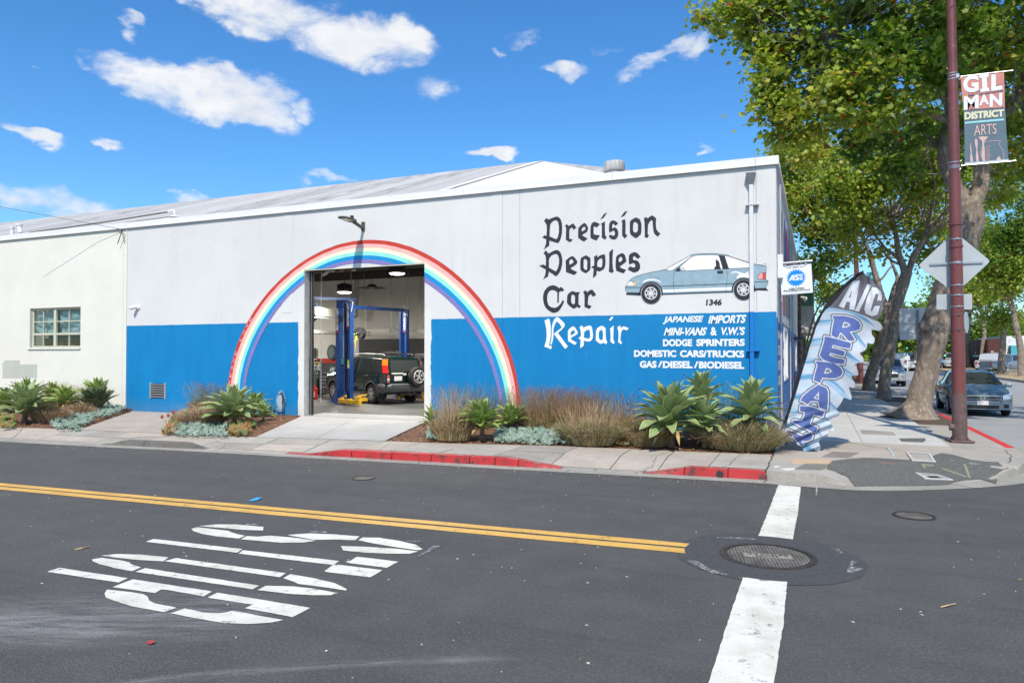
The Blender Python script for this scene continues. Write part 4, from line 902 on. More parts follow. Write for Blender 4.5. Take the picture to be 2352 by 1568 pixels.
for cx,cy in((783,1185),(3300,1082)):
 disc(cx,cy,0,322,M_INK,.0195,-8,188);disc(cx,cy+4,255,280,mat('mural silver',(.62,.63,.64),.6,var=.05),.0225);disc(cx,cy+5,0,268,M_INK,.025,ry=1.03)
 disc(cx-4,cy-6,0,172,mat('mural silver',(.62,.63,.64),.6),.028);disc(cx-4,cy-4,72,82,M_INK,.031)
 for k in range(7):
  a=R(20+k*360/7);q=[]
  for j in range(10):
   b=R(j*36);u,v=46*math.cos(b),24*math.sin(b);q.append((cx-4+math.cos(a)*122-math.sin(a)*u+math.cos(a)*v,cy-6-(math.sin(a)*122+math.cos(a)*u+math.sin(a)*v)))
  cpoly(q,M_INK,.031)
  # ---- roof behind the parapet
RID=fp(1245,370,24.0);RY,RZ,RX=24.0,RID[2],RID[0]
M_ROOFS=[mat('grey roofing felt %d'%k,c,.85,var=v,scale=2.2,detail=9,stretch=(2.2,.35,1),bump=.2)for k,(c,v)in enumerate([((.42,.41,.405),.12),((.35,.345,.34),.40),((.46,.45,.44),.12),((.36,.355,.35),.6)])]
M_ROOFW=mat('new cream roofing felt',(.66,.64,.60),.8,var=.07,scale=1.5)
def roofz(y):return(WTOP+.02)+(RZ-WTOP-.02)*(y-WY-.2)/(RY-WY-.2)
x=-60.;k=0
while x<RX-.01:
 wd=random.choice([.95,1.05,1.2]);x1=min(x+wd,RX);mb=MB();mid=(x+x1)/2
 P=[[(xx+.012,y,roofz(y)+.004+dz)for xx,dz in((x,.0),(x+wd*.5,.01),(x1-.02,.0))]for y in np.linspace(WY+.26,RY,8)]
 mb.grid(P);obj('roofing_sheet',mb,M_ROOFW if x>RX-1.3 else M_ROOFS[random.choice([0,0,1,2,3])],shop,smooth=True);x=x1;k+=1
HX=1.0
hipx=fp(1400,396,20)[0]
for a,b,m in((0,.86,M_ROOFW),(.865,1,M_ROOFS[1])):
 e0=np.array([RX,WY+.26,roofz(WY+.26)]);e1=np.array([max(hipx,RX+2.5)+3.0,WY+.26,WTOP+.03]);top=np.array([RX,RY,RZ])
 p,q=e0+(e1-e0)*a,e0+(e1-e0)*b;mb=MB();mb.add([p,q,top],[(0,1,2)]);obj('roofing_sheet',mb,m,shop)
mb=MB();mb.add([(-60,WY+.21,WTOP+.0),(WX-.05,WY+.21,WTOP),(WX-.05,32,WTOP),(-60,32,WTOP)],[(0,1,2,3)]);obj('roof',mb,M_ROOFS[0],shop)
mb=MB();mb.add([(-60,RY,RZ),(RX,RY,RZ),(RX+3,31.5,WTOP+.02),(-60,31.5,WTOP+.02)],[(0,1,2,3)]);mb.add([(RX,RY,RZ),(RX+5.0,WY+.26,WTOP+.03),(RX+3,31.5,WTOP+.02)],[(0,1,2)]);obj('roof_slope',mb,M_ROOFS[2],shop)
c=fp(1411,394,17.0);mb=MB();rr=24.5/FPX*np.dot(c,D0)
mb.lathe([(rr*.78,WTOP),(rr*.78,c[2]+.02),(rr*.8,c[2]+.02)],(c[0],17,0),n=24);obj('vent_neck',mb,M_ALU,shop,autosm=40)
mb=MB();mb.lathe([(rr*.9,c[2]+.0),(rr,c[2]+.04),(rr,c[2]+.20),(rr*.85,c[2]+.235),(.01,c[2]+.25)],(c[0],17,0),n=32);obj('roof_vent',mb,mat('galvanised vent cap',(.52,.51,.49),.5,.3,var=.3,scale=2,stretch=(6,6,.6)),shop,autosm=40)
# ---- louvred vent low in the wall
vt=thing('wall_vent','metal louvred vent set low in the blue wall left of the rainbow','vent',((VX0+VX1)/2,WY,VZ0))
mb=MB()
for x0,x1 in((VX0-.05,VX0),(VX1,VX1+.05)):mb.bb(x0,x1,WY-.025,WY+.0,VZ0-.02,VZ1+.02)
obj('frame',mb,M_ALU,vt)
nl=6
for k in range(nl):
 z=VZ0+(VZ1-VZ0)*(k+.3)/nl;mb=MB();mb.box(((VX0+VX1)/2,WY+.0,z),(VX1-VX0+.04,.10,.012),Matrix.Rotation(R(-28),3,'X'));obj('slat',mb,M_ALU,vt)
mb=MB();mb.bb(VX0,VX1,WY+.12,WY+.13,VZ0,VZ1);obj('mesh_back',mb,M_BLACK,vt)
# ---- downspout
dp=thing('downspout','square rain downspout with a funnel head, painted to match the wall at the shop corner','downspout',(Xat(1727),WY,.2))
px0,px1=Xat(1722.5),Xat(1731.5);C2=crop(2100,600,1050,1733)
hz=F(*C2(1495,160));mb=MB();a,b=Xat(C2(1462,0)[0]),Xat(C2(1528,0)[0]);z1=F(*C2(1495,160))[2];z0=F(*C2(1495,235))[2]
mb.add([(a,WY-.16,z1),(b,WY-.16,z1),(b,WY-.012,z1),(a,WY-.012,z1),(px0,WY-.10,z0),(px1,WY-.10,z0),(px1,WY-.012,z0),(px0,WY-.012,z0)],[(0,1,5,4),(1,2,6,5),(2,3,7,6),(3,0,4,7),(4,5,6,7)])
obj('funnel_head',mb,mat('grey sheet metal',(.20,.22,.24),.5,.3,var=.15),dp)
mb=MB();mb.bb(px0,px1,WY-.10,WY-.012,2.66,z0);
for k in range(4):xx=px0+(px1-px0)*(k+.5)/4;mb.bb(xx-.004,xx+.004,WY-.106,WY-.1,2.66,z0)
obj('pipe_upper',mb,mat('pipe white paint',(.66,.67,.70),.5,var=.05),dp)
mb=MB();mb.bb(px0,px1,WY-.10,WY-.012,.12,2.66)
for k in range(4):xx=px0+(px1-px0)*(k+.5)/4;mb.bb(xx-.004,xx+.004,WY-.106,WY-.1,.12,2.66)
obj('pipe_lower',mb,mat('pipe blue paint',(.006,.18,.56),.5,var=.08),dp)
for z in(4.72,1.9):
 mb=MB();mb.bb(px0-.07,px1+.10,WY-.112,WY-.008,z,z+.02);obj('strap',mb,M_ALU if z>3 else mat('pipe blue paint'),dp)
 # ---- lamp over the door
lx,_,lz=F(834.8,519);lamp=thing('wall_lamp','dark flat area lamp on an arm above the rainbow, casting its shadow down the wall','wall lamp',(lx,WY,lz))
M_LAMPH=mat('dark bronze lamp body',(.10,.09,.075),.5,.3,var=.1)
mb=MB();mb.bb(lx-.05,lx+.05,WY-.03,WY-.0,lz-.13,lz+.10);obj('wall_plate',mb,M_LAMPH,lamp,bevel=.01)
mb=MB();mb.bar((lx,WY-.02,lz-.06),(lx,WY-.40,lz+.03),.075,.06);obj('arm',mb,M_LAMPH,lamp,bevel=.01)
mb=MB();S=[]
for t,hw,th in((0,.06,.055),(.08,.115,.06),(.30,.125,.05),(.50,.12,.035),(.58,.06,.02)):
 y=WY-.35-t;z=lz+.05+t*.03;S.append([(lx-hw,y,z-th/2),(lx+hw,y,z-th/2),(lx+hw*.85,y,z+th/2),(lx-hw*.85,y,z+th/2)])
for a,b in zip(S[:-1],S[1:]):mb.add(a+b,[(0,1,5,4),(1,2,6,5),(2,3,7,6),(3,0,4,7)])
mb.add(S[0],[(0,1,2,3)]);mb.add(S[-1],[(0,1,2,3)]);obj('lamp_head',mb,M_LAMPH,lamp)
mb=MB();mb.box((lx,WY-.70,lz+.033),(.17,.28,.012),Matrix.Rotation(R(-1.7),3,'X'));obj('lens',mb,mat('cream lens',(.62,.56,.44),.3,var=.02),lamp)
mb=MB();mb.lathe([(.045,0),(.045,.075),(.04,.085)],(lx,WY-.47,lz+.085),n=14);obj('photocell',mb,M_BLACK,lamp)
# ---- security camera
cx_,_,cz_=F(316,706);sc=thing('security_camera','small white security camera on the wall right of the pale green wall','security camera',(cx_,WY,cz_))
mb=MB();mb.lathe([(.01,-.0),(.065,-.0),(.065,-.035),(.05,-.045)],(cx_+.04,WY,cz_),'Y',16);obj('base',mb,M_WHITEPL,sc,autosm=40)
mb=MB();mb.tube([(cx_+.04,WY-.03,cz_),(cx_-.01,WY-.09,cz_+.01),(cx_-.06,WY-.15,cz_-.02),(cx_-.085,WY-.175,cz_-.03)],[.035,.055,.055,.05],14);obj('body',mb,M_WHITEPL,sc,autosm=50)
mb=MB();mb.tube([(cx_-.084,WY-.174,cz_-.03),(cx_-.092,WY-.183,cz_-.034)],.038,14);obj('lens',mb,M_BLACK,sc)
# ---- standpipe left of the door
C6b=crop(1100,1500,1200,2352);q=F(*C6b(60,350),WY-.06)
def Q6(x,y,Y=WY-.08):p=fp(*C6b(x,y),Y);return(p[0],Y,p[2])
tp=thing('standpipe','thin rusty water pipe with a tap against the blue wall left of the door','pipe',(q[0],WY-.08,.2))
mb=MB();mb.tube([Q6(60,362),Q6(62,200),Q6(54,135)],.017,8);mb.tube([Q6(54,150),(Q6(48,150)[0],WY-.18,Q6(48,150)[2])],.014,6);obj('pipe',mb,mat('rusty dark pipe',(.07,.05,.045),.7,.4,var=.4,scale=20),tp)
mb=MB();mb.tube([Q6(62,265),Q6(12,265),Q6(12,292)],.013,8);obj('spout',mb,mat('painted pipe grey blue',(.30,.42,.55),.5,.2,var=.2),tp)
mb=MB();mb.tube([Q6(52,135),Q6(52,152)],.03,8);mb.tube([Q6(72,185),Q6(68,210)],.02,8);obj('valve',mb,mat('rusty dark pipe'),tp)
# ---- side wall of painted block along the cross street
YE=32.0
def in_open(y0,y1,z0,z1,ops):return any(y1>o[0]+.01 and y0<o[1]-.01 and z1>o[2]+.01 and z0<o[3]-.01 for o in ops)
OPN=[(17.6,19.8,1.27,2.47),(23.9,25.1,.15,2.27),(27.0,29.2,1.27,2.27)]
mb=MB();ys=sorted(set([WY+WT,YE]+[v for o in OPN for v in o[:2]]));zs=sorted(set([0,WTOP]+[v for o in OPN for v in o[2:]]))
for i in range(len(ys)-1):
 for j in range(len(zs)-1):
  cy,cz=(ys[i]+ys[i+1])/2,(zs[j]+zs[j+1])/2
  if any(o[0]<cy<o[1]and o[2]<cz<o[3]for o in OPN):continue
  mb.bb(WX-.2,WX-.012,ys[i],ys[i+1],zs[j],zs[j+1])
sw=obj('side_wall',mb,[mat('painted mortar',(.22,.27,.36),.8,var=.1)],shop)
M_BLKB=mat('dull blue block paint',(.035,.13,.36),.6,var=.2,scale=3,bump=.3,bscale=60);M_BLKW=mat('grey white block paint',(.46,.47,.49),.6,var=.18,scale=2,bump=.3,bscale=60)
blk={};stuffb={0:MB(),1:MB()};cnt=0
for j in range(27):
 z0=.15+j*.2
 for i in range(45):
  y0=WY+.012+i*.4-(.2 if j%2 else 0);y1=y0+.392;y0=max(y0,WY+.012)
  if y1>YE or in_open(y0,y1,z0,z0+.192,OPN):continue
  z1=min(z0+.192,WTOP-.01);kind=0 if z0<2.5 else 1
  if i<=11 and cnt<300:
   key=(kind,round(y1-y0,3),round(z1-z0,3))
   if key not in blk:b_=MB();b_.box((0,0,0),(.024,y1-y0,z1-z0));blk[key]=obj('block',b_,M_BLKB if kind==0 else M_BLKW,shop,local=True,bevel=0);first=blk[key];first.parent=shop;o=first
   else:o=share('block',blk[key],shop,Matrix.Identity(4))
   o.location=Vector((WX-.012+random.uniform(-.001,.001),(y0+y1)/2,(z0+z1)/2))-wloc(shop);cnt+=1
  else:stuffb[kind].bb(WX-.024,WX,y0,y1,z0,z1)
obj('block',stuffb[0],M_BLKB,shop,kind='stuff',recalc=False);obj('block',stuffb[1],M_BLKW,shop,kind='stuff',recalc=False)
mb=MB();mb.bb(WX-.24,WX+.05,WY+.26,YE,WTOP,WTOP+.10);obj('coping',mb,M_FASCIA,shop)
for(a,b,z0,z1)in(OPN[0],OPN[2]):
 mb=MB();mb.bb(WX-.06,WX-.055,a,b,z0,z1);pn=obj('window',mb,M_GLASS,shop)
 mb=MB();mb.bb(WX-.09,WX+.01,a,a+.06,z0,z1);mb.bb(WX-.09,WX+.01,b-.06,b,z0,z1);mb.bb(WX-.09,WX+.02,a-.04,b+.04,z0-.05,z0);mb.bb(WX-.08,WX+.01,a,b,z1-.05,z1);mb.bb(WX-.08,WX-.01,(a+b)/2-.03,(a+b)/2+.03,z0,z1)
 obj('frame',mb,M_WHITEPL,pn)
a,b,z0,z1=OPN[1];mb=MB();mb.bb(WX-.08,WX-.03,a,b,z0,z1);dr=obj('side_door',mb,mat('brown timber door',(.17,.085,.05),.5,var=.2,scale=8),shop)
mb=MB();mb.bb(WX-.02,WX+.30,a-.15,b+.3,z1+.03,z1+.09);obj('hood',mb,M_DKSTEEL,shop)
mb=MB();mb.tube([(WX-.0,a+.1,1.15),(WX+.06,a+.1,1.15),(WX+.06,a+.1,1.0)],.02,6);obj('handle',mb,mat('red handle',(.5,.03,.02),.4,var=0),dr)
lines=['JAPANESE IMPORTS',"MINI-VANS & V.W.'S",'DODGE SPRINTERS','DOMESTIC CARS/TRUCKS','GAS/DIESEL/BIODIESEL']
for k,s in enumerate(lines):
 z=2.42-k*.30;mb=MB();add_text(mb,s,[(WX+.004,14.65,z),(WX+.004,16.6,z),(WX+.004,14.65,z+.20),(WX+.004,16.6,z+.20)],.04);obj('painted_words',mb,M_WHITEP,sw,recalc=False)
bn=thing('wall_banner','faded red white and blue banner high on the side wall of the shop','banner',(WX,17,4))
mb=MB();mb.grid([[(WX+.03+.03*math.sin(y*2.2+z),y,z)for y in np.linspace(15.6,19.6,20)]for z in np.linspace(3.62,5.0,8)]);obj('cloth',mb,mat('banner white',(.5,.5,.52),.7,var=.1),bn)
for c0,r0,m in((16.6,.52,mat('banner blue',(.02,.09,.35),.6,var=.1)),(17.9,.52,mat('banner red',(.45,.05,.04),.6,var=.1)),(19.0,.40,mat('banner blue'))):
 mb=MB();n=24;mb.add([(WX+.07,c0+r0*math.cos(k*6.283/n),4.3+r0*math.sin(k*6.283/n))for k in range(n)],[tuple(range(n))]);obj('printed_disc',mb,m,bn)
mb=MB();mb.bb(WX+.003,WX+.008,17.2,18.1,2.75,3.55);obj('painted_shape',mb,mat('side mural red',(.42,.06,.045),.6,var=.15),sw)
mb=MB();mb.bb(WX+.003,WX+.008,18.4,22.6,2.8,3.4);obj('painted_shape',mb,mat('side mural grey',(.13,.15,.17),.6,var=.25),sw)
mb=MB();mb.bb(WX+.0,WX+.10,14.7,15.15,3.32,3.78);obj('meter_box',mb,M_FASCIA,shop,bevel=.01)
for y in(15.4,21.2,23.4):mb=MB();mb.tube([(WX+.03,y,.2),(WX+.03,y,5.3)],.02,6);obj('conduit',mb,mat('conduit paint',(.40,.42,.46),.5,var=.1),shop)
# ---- hanging sign at the corner
CS=crop(3100,1030,180,1660);SY=14.80
def S(x,y,d=0.):p=fp(*CS(x,y),SY-d);return(p[0],SY-d,p[2])
sg=thing('hanging_sign','white square sign with a blue cog, hanging from a bracket at the shop corner','sign',tuple(S(780,1290)))
corn=[S(175,345),S(1335,228),S(1400,1290),S(235,1375)]
pl=[(175,345),(1325,228),(1338,240),(1402,1275),(1390,1292),(250,1378),(236,1368)]
mb=MB();mb.prism([(S(*p)[0],S(*p)[2])for p in pl],lambda x,z:(x,SY,z),lambda x,z:(x,SY+.025,z));obj('panel',mb,mat('sign white',(.74,.75,.77),.35,var=.02),sg)
mb=MB();mb.tube([S(120,420,-.0),S(112,330),S(150,260),S(230,222),S(300,212),S(1385,118)],.022,10);mb.box(S(145,400),(.07,.05,.10));mb.bar((WX-.0,SY,S(120,380)[2]),S(125,380),.05);obj('bracket',mb,M_STEEL,sg,autosm=40)
for xx,yy in((375,300),(1130,235)):
 mb=MB();mb.tube([S(xx,yy-75),S(xx,yy+20)],.012,6);mb.box(S(xx,yy,.006),(.035,.01,.035));obj('hanger',mb,M_STEEL,sg)
gear=[];nt_=20
for k in range(nt_):
 for(da,rr_)in((-.30,.845),(-.17,1.0),(.17,1.0),(.30,.845)):
  a=(k+da)*2*math.pi/nt_;gear.append((780+350*rr_*math.cos(a),745-322*rr_*math.sin(a)-(math.cos(a)*rr_*22)))
mb=MB();mb.sheet([[(S(*p)[0],S(*p)[2])for p in gear]],lambda x,z:(x,SY-.004,z));obj('cog_emblem',mb,mat('sign blue',(.0,.24,.72),.4,var=.02),sg,recalc=False)
def signtext(s,x0,x1,yb0,yt0,yb1,yt1,m,bold=.0,d=.004,shear=0):
 mb=MB();add_text(mb,s,[S(x0,yb0,d),S(x1,yb1,d),S(x0,yt0,d),S(x1,yt1,d)],bold,shear);obj('printed_words',mb,m,sg,recalc=False)
signtext('WE EMPLOY',415,1100,410,352,350,300,M_BLACK,.005);signtext('CERTIFIED',510,1090,1190,1130,1148,1092,M_BLACK,.02);signtext('PROFESSIONALS',320,1295,1270,1212,1200,1148,M_BLACK,.02)
signtext('Let us show you their credentials',355,1270,1345,1290,1280,1240,mat('pale sign blue',(.35,.52,.68),.4,var=0),0)
for pts,hl in(([(510,860),(625,650),(715,642),(722,848),(660,850),(655,800),(610,803),(580,858)],[(628,755),(655,752),(655,705)]),
([(1020,612),(1022,660),(840,672),(800,690),(815,715),(880,735),(890,790),(860,835),(735,848),(735,795),(815,788),(830,770),(760,740),(725,700),(735,650),(790,625)],None),([(900,700),(1022,690),(1022,738),(900,748)],None),([(905,775),(1026,765),(1026,820),(905,830)],None)):
 LL=[[(S(*p)[0],S(*p)[2])for p in pts]]+([[(S(*p)[0],S(*p)[2])for p in hl]]if hl else[])
 mb=MB();mb.sheet(LL,lambda x,z:(x,SY-.008,z));obj('printed_letter',mb,mat('sign white'),sg,recalc=False)
 # ---- the pale green neighbour on the left
nb=thing('pale_green_building','pale green building joined to the left side of the repair shop, with one paned window','building',(-26,WY,.15))
NX1=-18.40
CWn=crop(80,1200,280,1996)
def Wp(x,y):p=F(*CWn(x,y));return p
wa,wb_=Wp(285,225),Wp(1718,1345);WX0,WX1,WZ0,WZ1=wa[0],wb_[0],Wp(1000,1350)[2],Wp(1000,215)[2]
w=wall_with_holes(-60,NX1,-.1,WTOP,[(WX0,WX1,WZ0,WZ1)],WY,WY+WT);nw=obj('wall',w,[M_GREENWALL,M_INWHITE,M_GREENWALL],nb,recalc=False)
for a,b in zip(xs[:8],xs[1:8]):
 mb=MB();mb.bb(a+.003,b-.003,WY-.055,WY+.25,WTOP,WTOP+.155);mb.bb(a+.003,b-.003,WY-.062,WY-.05,WTOP-.012,WTOP+.02);obj('fascia',mb,M_FASCIA,nb)
for p in([(0,10),(0,0)],):pass
for pts in([(22,0),(160,3),(162,15),(305,12),(303,122),(160,124),(160,128),(22,126)],):
 P=[F(*CL(*p))for p in pts];mb=MB();mb.sheet([[(p[0],p[2])for p in P]],lambda x,z:(x,WY-.004,z));obj('paint_patch',mb,M_GREENWALL2,nw,recalc=False)
mb=MB();P=F(*CL(22,-30));x_=fp(15,830,WY)[0];z_=fp(15,827,WY)[2];z2=fp(40,836,WY)[2]
mb.bb(F(10,830)[0],F(46,832)[0],WY-.0045,WY-.001,F(30,845)[2],F(30,827)[2]);obj('paint_patch',mb,M_GREENWALL2,nw)
mb=MB();xa=F(283,700)[0];mb.bb(xa-.004,xa+.004,WY-.003,WY+.01,.2,WTOP);obj('seam',mb,mat('green seam',(.45,.47,.42),.8),nw)
mb=MB();mb.bb(NX1+.0,SX0+.0,WY-.01,WY+.02,.1,WTOP-.02);mb.bb(NX1-.02,NX1+.012,WY-.02,WY-.001,.12,WTOP-.03);obj('joint_trim',mb,M_GREENWALL,nb)
M_WFR=mat('cream window paint',(.56,.545,.42),.5,var=.1,scale=8)
mb=MB();mb.bb(WX0+.0,WX1,WY+.60,WY+.61,WZ0-.2,WZ1+.2);win=obj('window',mb,M_BLACK,nb)
fy0,fy1=WY+.07,WY+.12
def XW(x):return F(CWn(x,0)[0],752,WY+.08)[0]
def ZW(y):return fp(CWn(1000,y)[0],CWn(1000,y)[1],WY+.08)[2]
mb=MB()
def fr(x0,x1,z0,z1,d=0.):mb.bb(x0,x1,fy0-d,fy1,z0,z1)
X0w,X1w=WX0+.02,WX1-.005
fr(X0w-.0,X1w,WZ0-.0,WZ0+.05,.02);fr(X0w,X1w,WZ1-.06,WZ1);mx_=XW(1015);fr(mx_-.055,mx_+.055,WZ0+.05,WZ1-.06,.015);fr(X0w,X0w+.06,WZ0+.05,WZ1-.06);fr(X1w-.02,X1w,WZ0+.05,WZ1-.06)
obj('frame',mb,M_WFR,win)
zr=[ZW(965)];zm1=ZW(608)
mb=MB();fr(X0w+.06,X1w-.02,zr[0]-.03,zr[0]+.03,.005);fr(X0w+.06,X1w-.02,zm1-.014,zm1+.014,-.01)
for xx in(XW(665),XW(1400)):mb.bb(xx-.014,xx+.014,fy0+.008,fy1,WZ0+.05,WZ1-.06)
obj('glazing_bar',mb,M_WFR,win)
mb=MB();mb.bb(WX0-.06,WX1+.02,WY-.04,WY+.07,WZ0-.055,WZ0-.0);obj('sill',mb,mat('pale sill',(.70,.69,.63),.6,var=.05),win)
xcuts=[X0w+.06,XW(665),mx_,XW(1400),X1w-.02];zcuts=[WZ0+.05,zr[0],zm1,WZ1-.06]
M_PANE=bpy.data.materials.new('old window pane');M_PANE.use_nodes=True;t_=M_PANE.node_tree;gl=N(t_,'ShaderNodeBsdfGlossy',i_Roughness=.03);tr_=N(t_,'ShaderNodeBsdfTransparent');tr_.inputs[0].default_value=(.80,.88,.88,1)
ms_=N(t_,'ShaderNodeMixShader');ms_.inputs[0].default_value=.07;t_.links.new(tr_.outputs[0],ms_.inputs[1]);t_.links.new(gl.outputs[0],ms_.inputs[2]);t_.links.new(ms_.outputs[0],t_.nodes['Material Output'].inputs[0])
for i in range(4):
 for j in range(3):
  mb=MB();mb.bb(xcuts[i]+.01,xcuts[i+1]-.01,fy0+.03,fy0+.034,zcuts[j]+.01,zcuts[j+1]-.01);obj('pane',mb,M_PANE,win)
def cloth_fn(x,z,s):return.035*math.sin(6*x+3.5*math.sin(5*z+s)+s)+.02*math.sin(17*x-9*z+s)+.02*math.sin(11*z+8*x)
for k,(xa,xb)in enumerate(((X0w+.06,mx_-.05),(mx_+.05,X1w-.02))):
 mb=MB();zt,zb=zm1+.33,zr[0]+.02
 mb.grid([[(x,WY+.20+cloth_fn(x,z,k*2.1),z+.05*math.sin(x*4+k))for x in np.linspace(xa,xb,40)]for z in np.linspace(zb,zt,36)]);obj('curtain',mb,mat('blue grey sheet curtain',(.40,.46,.50),.8,var=.2,scale=3),win,smooth=True)
mb=MB();mb.bb(X0w,X1w,WY+.45,WY+.47,WZ0-.2,zr[0]-.12);obj('inner_board',mb,mat('brown timber board',(.19,.085,.04),.7,var=.35,scale=6,stretch=(6,1,1)),win)
rp_=thing('roof_pipe','long rusty white-capped pipe lying along the roof edge above the green wall','pipe',tuple(F(520,507)))
C8b=crop(0,550,1200,2352)
def T(x,y,Y=WY+.5):p=fp(*C8b(x,y),Y);return(p[0],Y,p[2])
mb=MB();mb.tube([T(230,745),T(780,670),T(1320,583)],.022,8);mb.tube([T(985,668),T(1350,618)],.010,6);obj('pipe',mb,mat('rust brown roof pipe',(.14,.12,.10),.7,.2,var=.3),rp_)
mb=MB();mb.tube([T(1320,583),T(1360,570),T(1372,590),T(1370,612)],.028,8);mb.lathe([(.17,0),(.12,.03),(.03,.05)],(T(1372,625)),n=16);obj('end_cap',mb,M_WHITEPL,rp_)
for(x0,y0,x1,y1,r)in((150,690,162,745,.07),(96,712,96,762,.05)):
 mb=MB();mb.tube([T(x1,y1,WY+1),T(x0,y0,WY+1)],r,10);mb.lathe([(r*1.5,0),(r*1.5,.05)],T(x0,y0,WY+1),n=12)
 o=obj('vent_pipe',mb,M_WHITEPL,label='white roof vent pipe with a wide cap at the left end of the roof' if r>.06 else 'thin white roof vent stub at the far left roof edge',category='vent pipe')
wr=thing('cable','thin cable strung from the roof edge down over the joint between green and white walls','cable',tuple(F(295,530)))
mb=MB();a=F(290,527);mb.tube([(a[0]-.3,WY-.07,a[2]+.03),(a[0]-.05,WY-.10,a[2]-.02),(a[0]+.0,WY-.08,a[2]-.3),(a[0]-.02,WY-.03,a[2]-.4)],.008,5);mb.tube([tuple(fp(0,475,13))]+[tuple(fp(200,512,WY-.4))]+[(a[0]-.2,WY-.07,a[2]+.02)],.006,5)
b=fp(270,560,WY-.10);mb.tube([(a[0]+.0,WY-.12,a[2]-.02),tuple(b)],.012,5);obj('wire',mb,M_BLACK,wr)
# --- inside the shop
C1=crop(1150,1000,600,1344)
def Ci(x,y,Y):p=fp(*C1(x,y),Y);return(p[0],Y,p[2])
M_FLOOR=mat('dark shop floor',(.105,.105,.105),.35,var=.25,scale=1.3,detail=8,spec=.5)
M_THRESH=mat('speckled grey threshold',(.30,.30,.30),.8,var=.25,scale=60,bump=.3)
M_INGREY=mat('dark grey wainscot and shade',(.055,.057,.060),.6,var=.12,scale=2)
IX0,IX1=-30.0,WX-.21
mb=MB();mb.bb(IX0,IX1,WY+.201,YBK,.0,FZ);obj('floor',mb,M_FLOOR,shop)
mb=MB();L0=gp(*C1(190,1497),FZ);
mb.add([(DX0,WY-.01,FZ+.004),(DX1,WY-.01,FZ+.004),(DX1+.05,15.62,FZ+.004),(-12.15,15.42,FZ+.004),(DX0,WY+.2,FZ+.004)],[(0,1,2,3,4)]);mb.bb(DX0,DX1,WY-.015,WY+.2,.1,FZ+.002);obj('threshold',mb,M_THRESH,shop)
mb=MB();mb.tube([(-12.15,15.42,FZ+.006),(DX1+.05,15.62,FZ+.006)],.012,4);mb.tube([(DX0,WY+.2,FZ+.006),(-12.15,15.42,FZ+.006)],.012,4);obj('edge_strip',mb,M_STEEL,shop)
mb=MB();mb.bb(IX0,IX1,YBK,YBK+.2,0,WTOP);bw=obj('back_wall',mb,M_INWHITE,shop)
zg=fp(*C1(960,795),YBK)[2];zr1,zr0=fp(*C1(345,970),YBK)[2],fp(*C1(345,1010),YBK)[2]
xg=fp(*C1(640,900),YBK)[0]
mb=MB();mb.bb(xg,IX1,YBK-.012,YBK,zr1,zg);mb.bb(IX0,IX1,YBK-.012,YBK,FZ,zr0);obj('grey_wainscot_and_shade',mb,M_INGREY,bw)  # grey above the stripe stands for the shadowed wall part; dark paint below
mb=MB();mb.bb(IX0,IX1,YBK-.016,YBK,zr0,zr1);obj('red_stripe',mb,mat('red wall stripe',(.45,.03,.025),.5,var=.05),bw)
mb=MB();mb.bb(IX0-.2,IX0,WY+.2,YBK,0,WTOP);obj('side_wall',mb,M_INWHITE,shop)
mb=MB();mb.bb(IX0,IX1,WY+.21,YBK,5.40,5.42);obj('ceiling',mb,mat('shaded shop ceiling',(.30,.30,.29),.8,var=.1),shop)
M_BEAM=mat('dark timber beam',(.045,.038,.035),.8,var=.2)
for y in(16.5,19.5,22.5,25.4):
 mb=MB();mb.bb(IX0,IX1,y-.09,y+.09,5.05,5.39);obj('beam',mb,M_BEAM,shop)
mb=MB();mb.bb(DX0-.1,DX1+.1,WY+.21,WY+.5,DZ+.12,DZ+.55);obj('door_housing',mb,M_BEAM,shop)
mb=MB();mb.bb(DX0-.04,DX1+.04,WY-.006,WY+.21,DZ-.0,DZ+.018);obj('door_head_trim',mb,mat('cream trim',(.60,.56,.46),.6,var=.1),shop)
for dx,m in((.02,M_BLACK),(.055,M_STEEL),(.085,M_BLACK)):
 mb=MB();mb.bb(DX0+dx-.012,DX0+dx+.012,WY+.20,WY+.26,FZ,DZ+.05);obj('door_rail',mb,m,shop)
ch=thing('hoist_chain','thin steel pull chain hanging down inside the left edge of the garage doorway','chain',(DX0+.22,WY+.35,FZ));mb=MB();z=DZ;k=0
while z>FZ+.25:
 c=(DX0+.20,WY+.42,z);n=6;
 pts=[(c[0]+(.016*math.cos(a)if k%2 else 0),c[1]+(0 if k%2 else.016*math.cos(a)),c[2]+.024*math.sin(a))for a in[i*6.283/n for i in range(n+1)]]
 mb.tube(pts,.005,4,caps=False);z-=.040;k+=1
obj('chain_links',mb,M_STEEL,ch,kind='stuff')
pieces=[([(300,235),(345,185),(425,180),(400,200),(370,195),(340,225)],(.6,.6,.58)),([(440,200),(480,180),(515,175),(480,195)],(.55,.2,.16)),([(563,185),(590,172),(612,178),(590,190)],(.7,.7,.68))]
for k,(pts,c)in enumerate(pieces):
 Y=WY+.55+.1*k;mb=MB();mb.prism([(Ci(*p,Y)[0],Ci(*p,Y)[2])for p in pts],lambda x,z:(x,Y,z),lambda x,z:(x,Y+.03,z))
 obj('ceiling_scrap',mb,mat('scrap %d'%k,c,.6,var=.1),shop)
M_LENS=mat('lit lamp lens',(1,1,1),.4,var=0,emit=(1,.97,.9),estr=14)
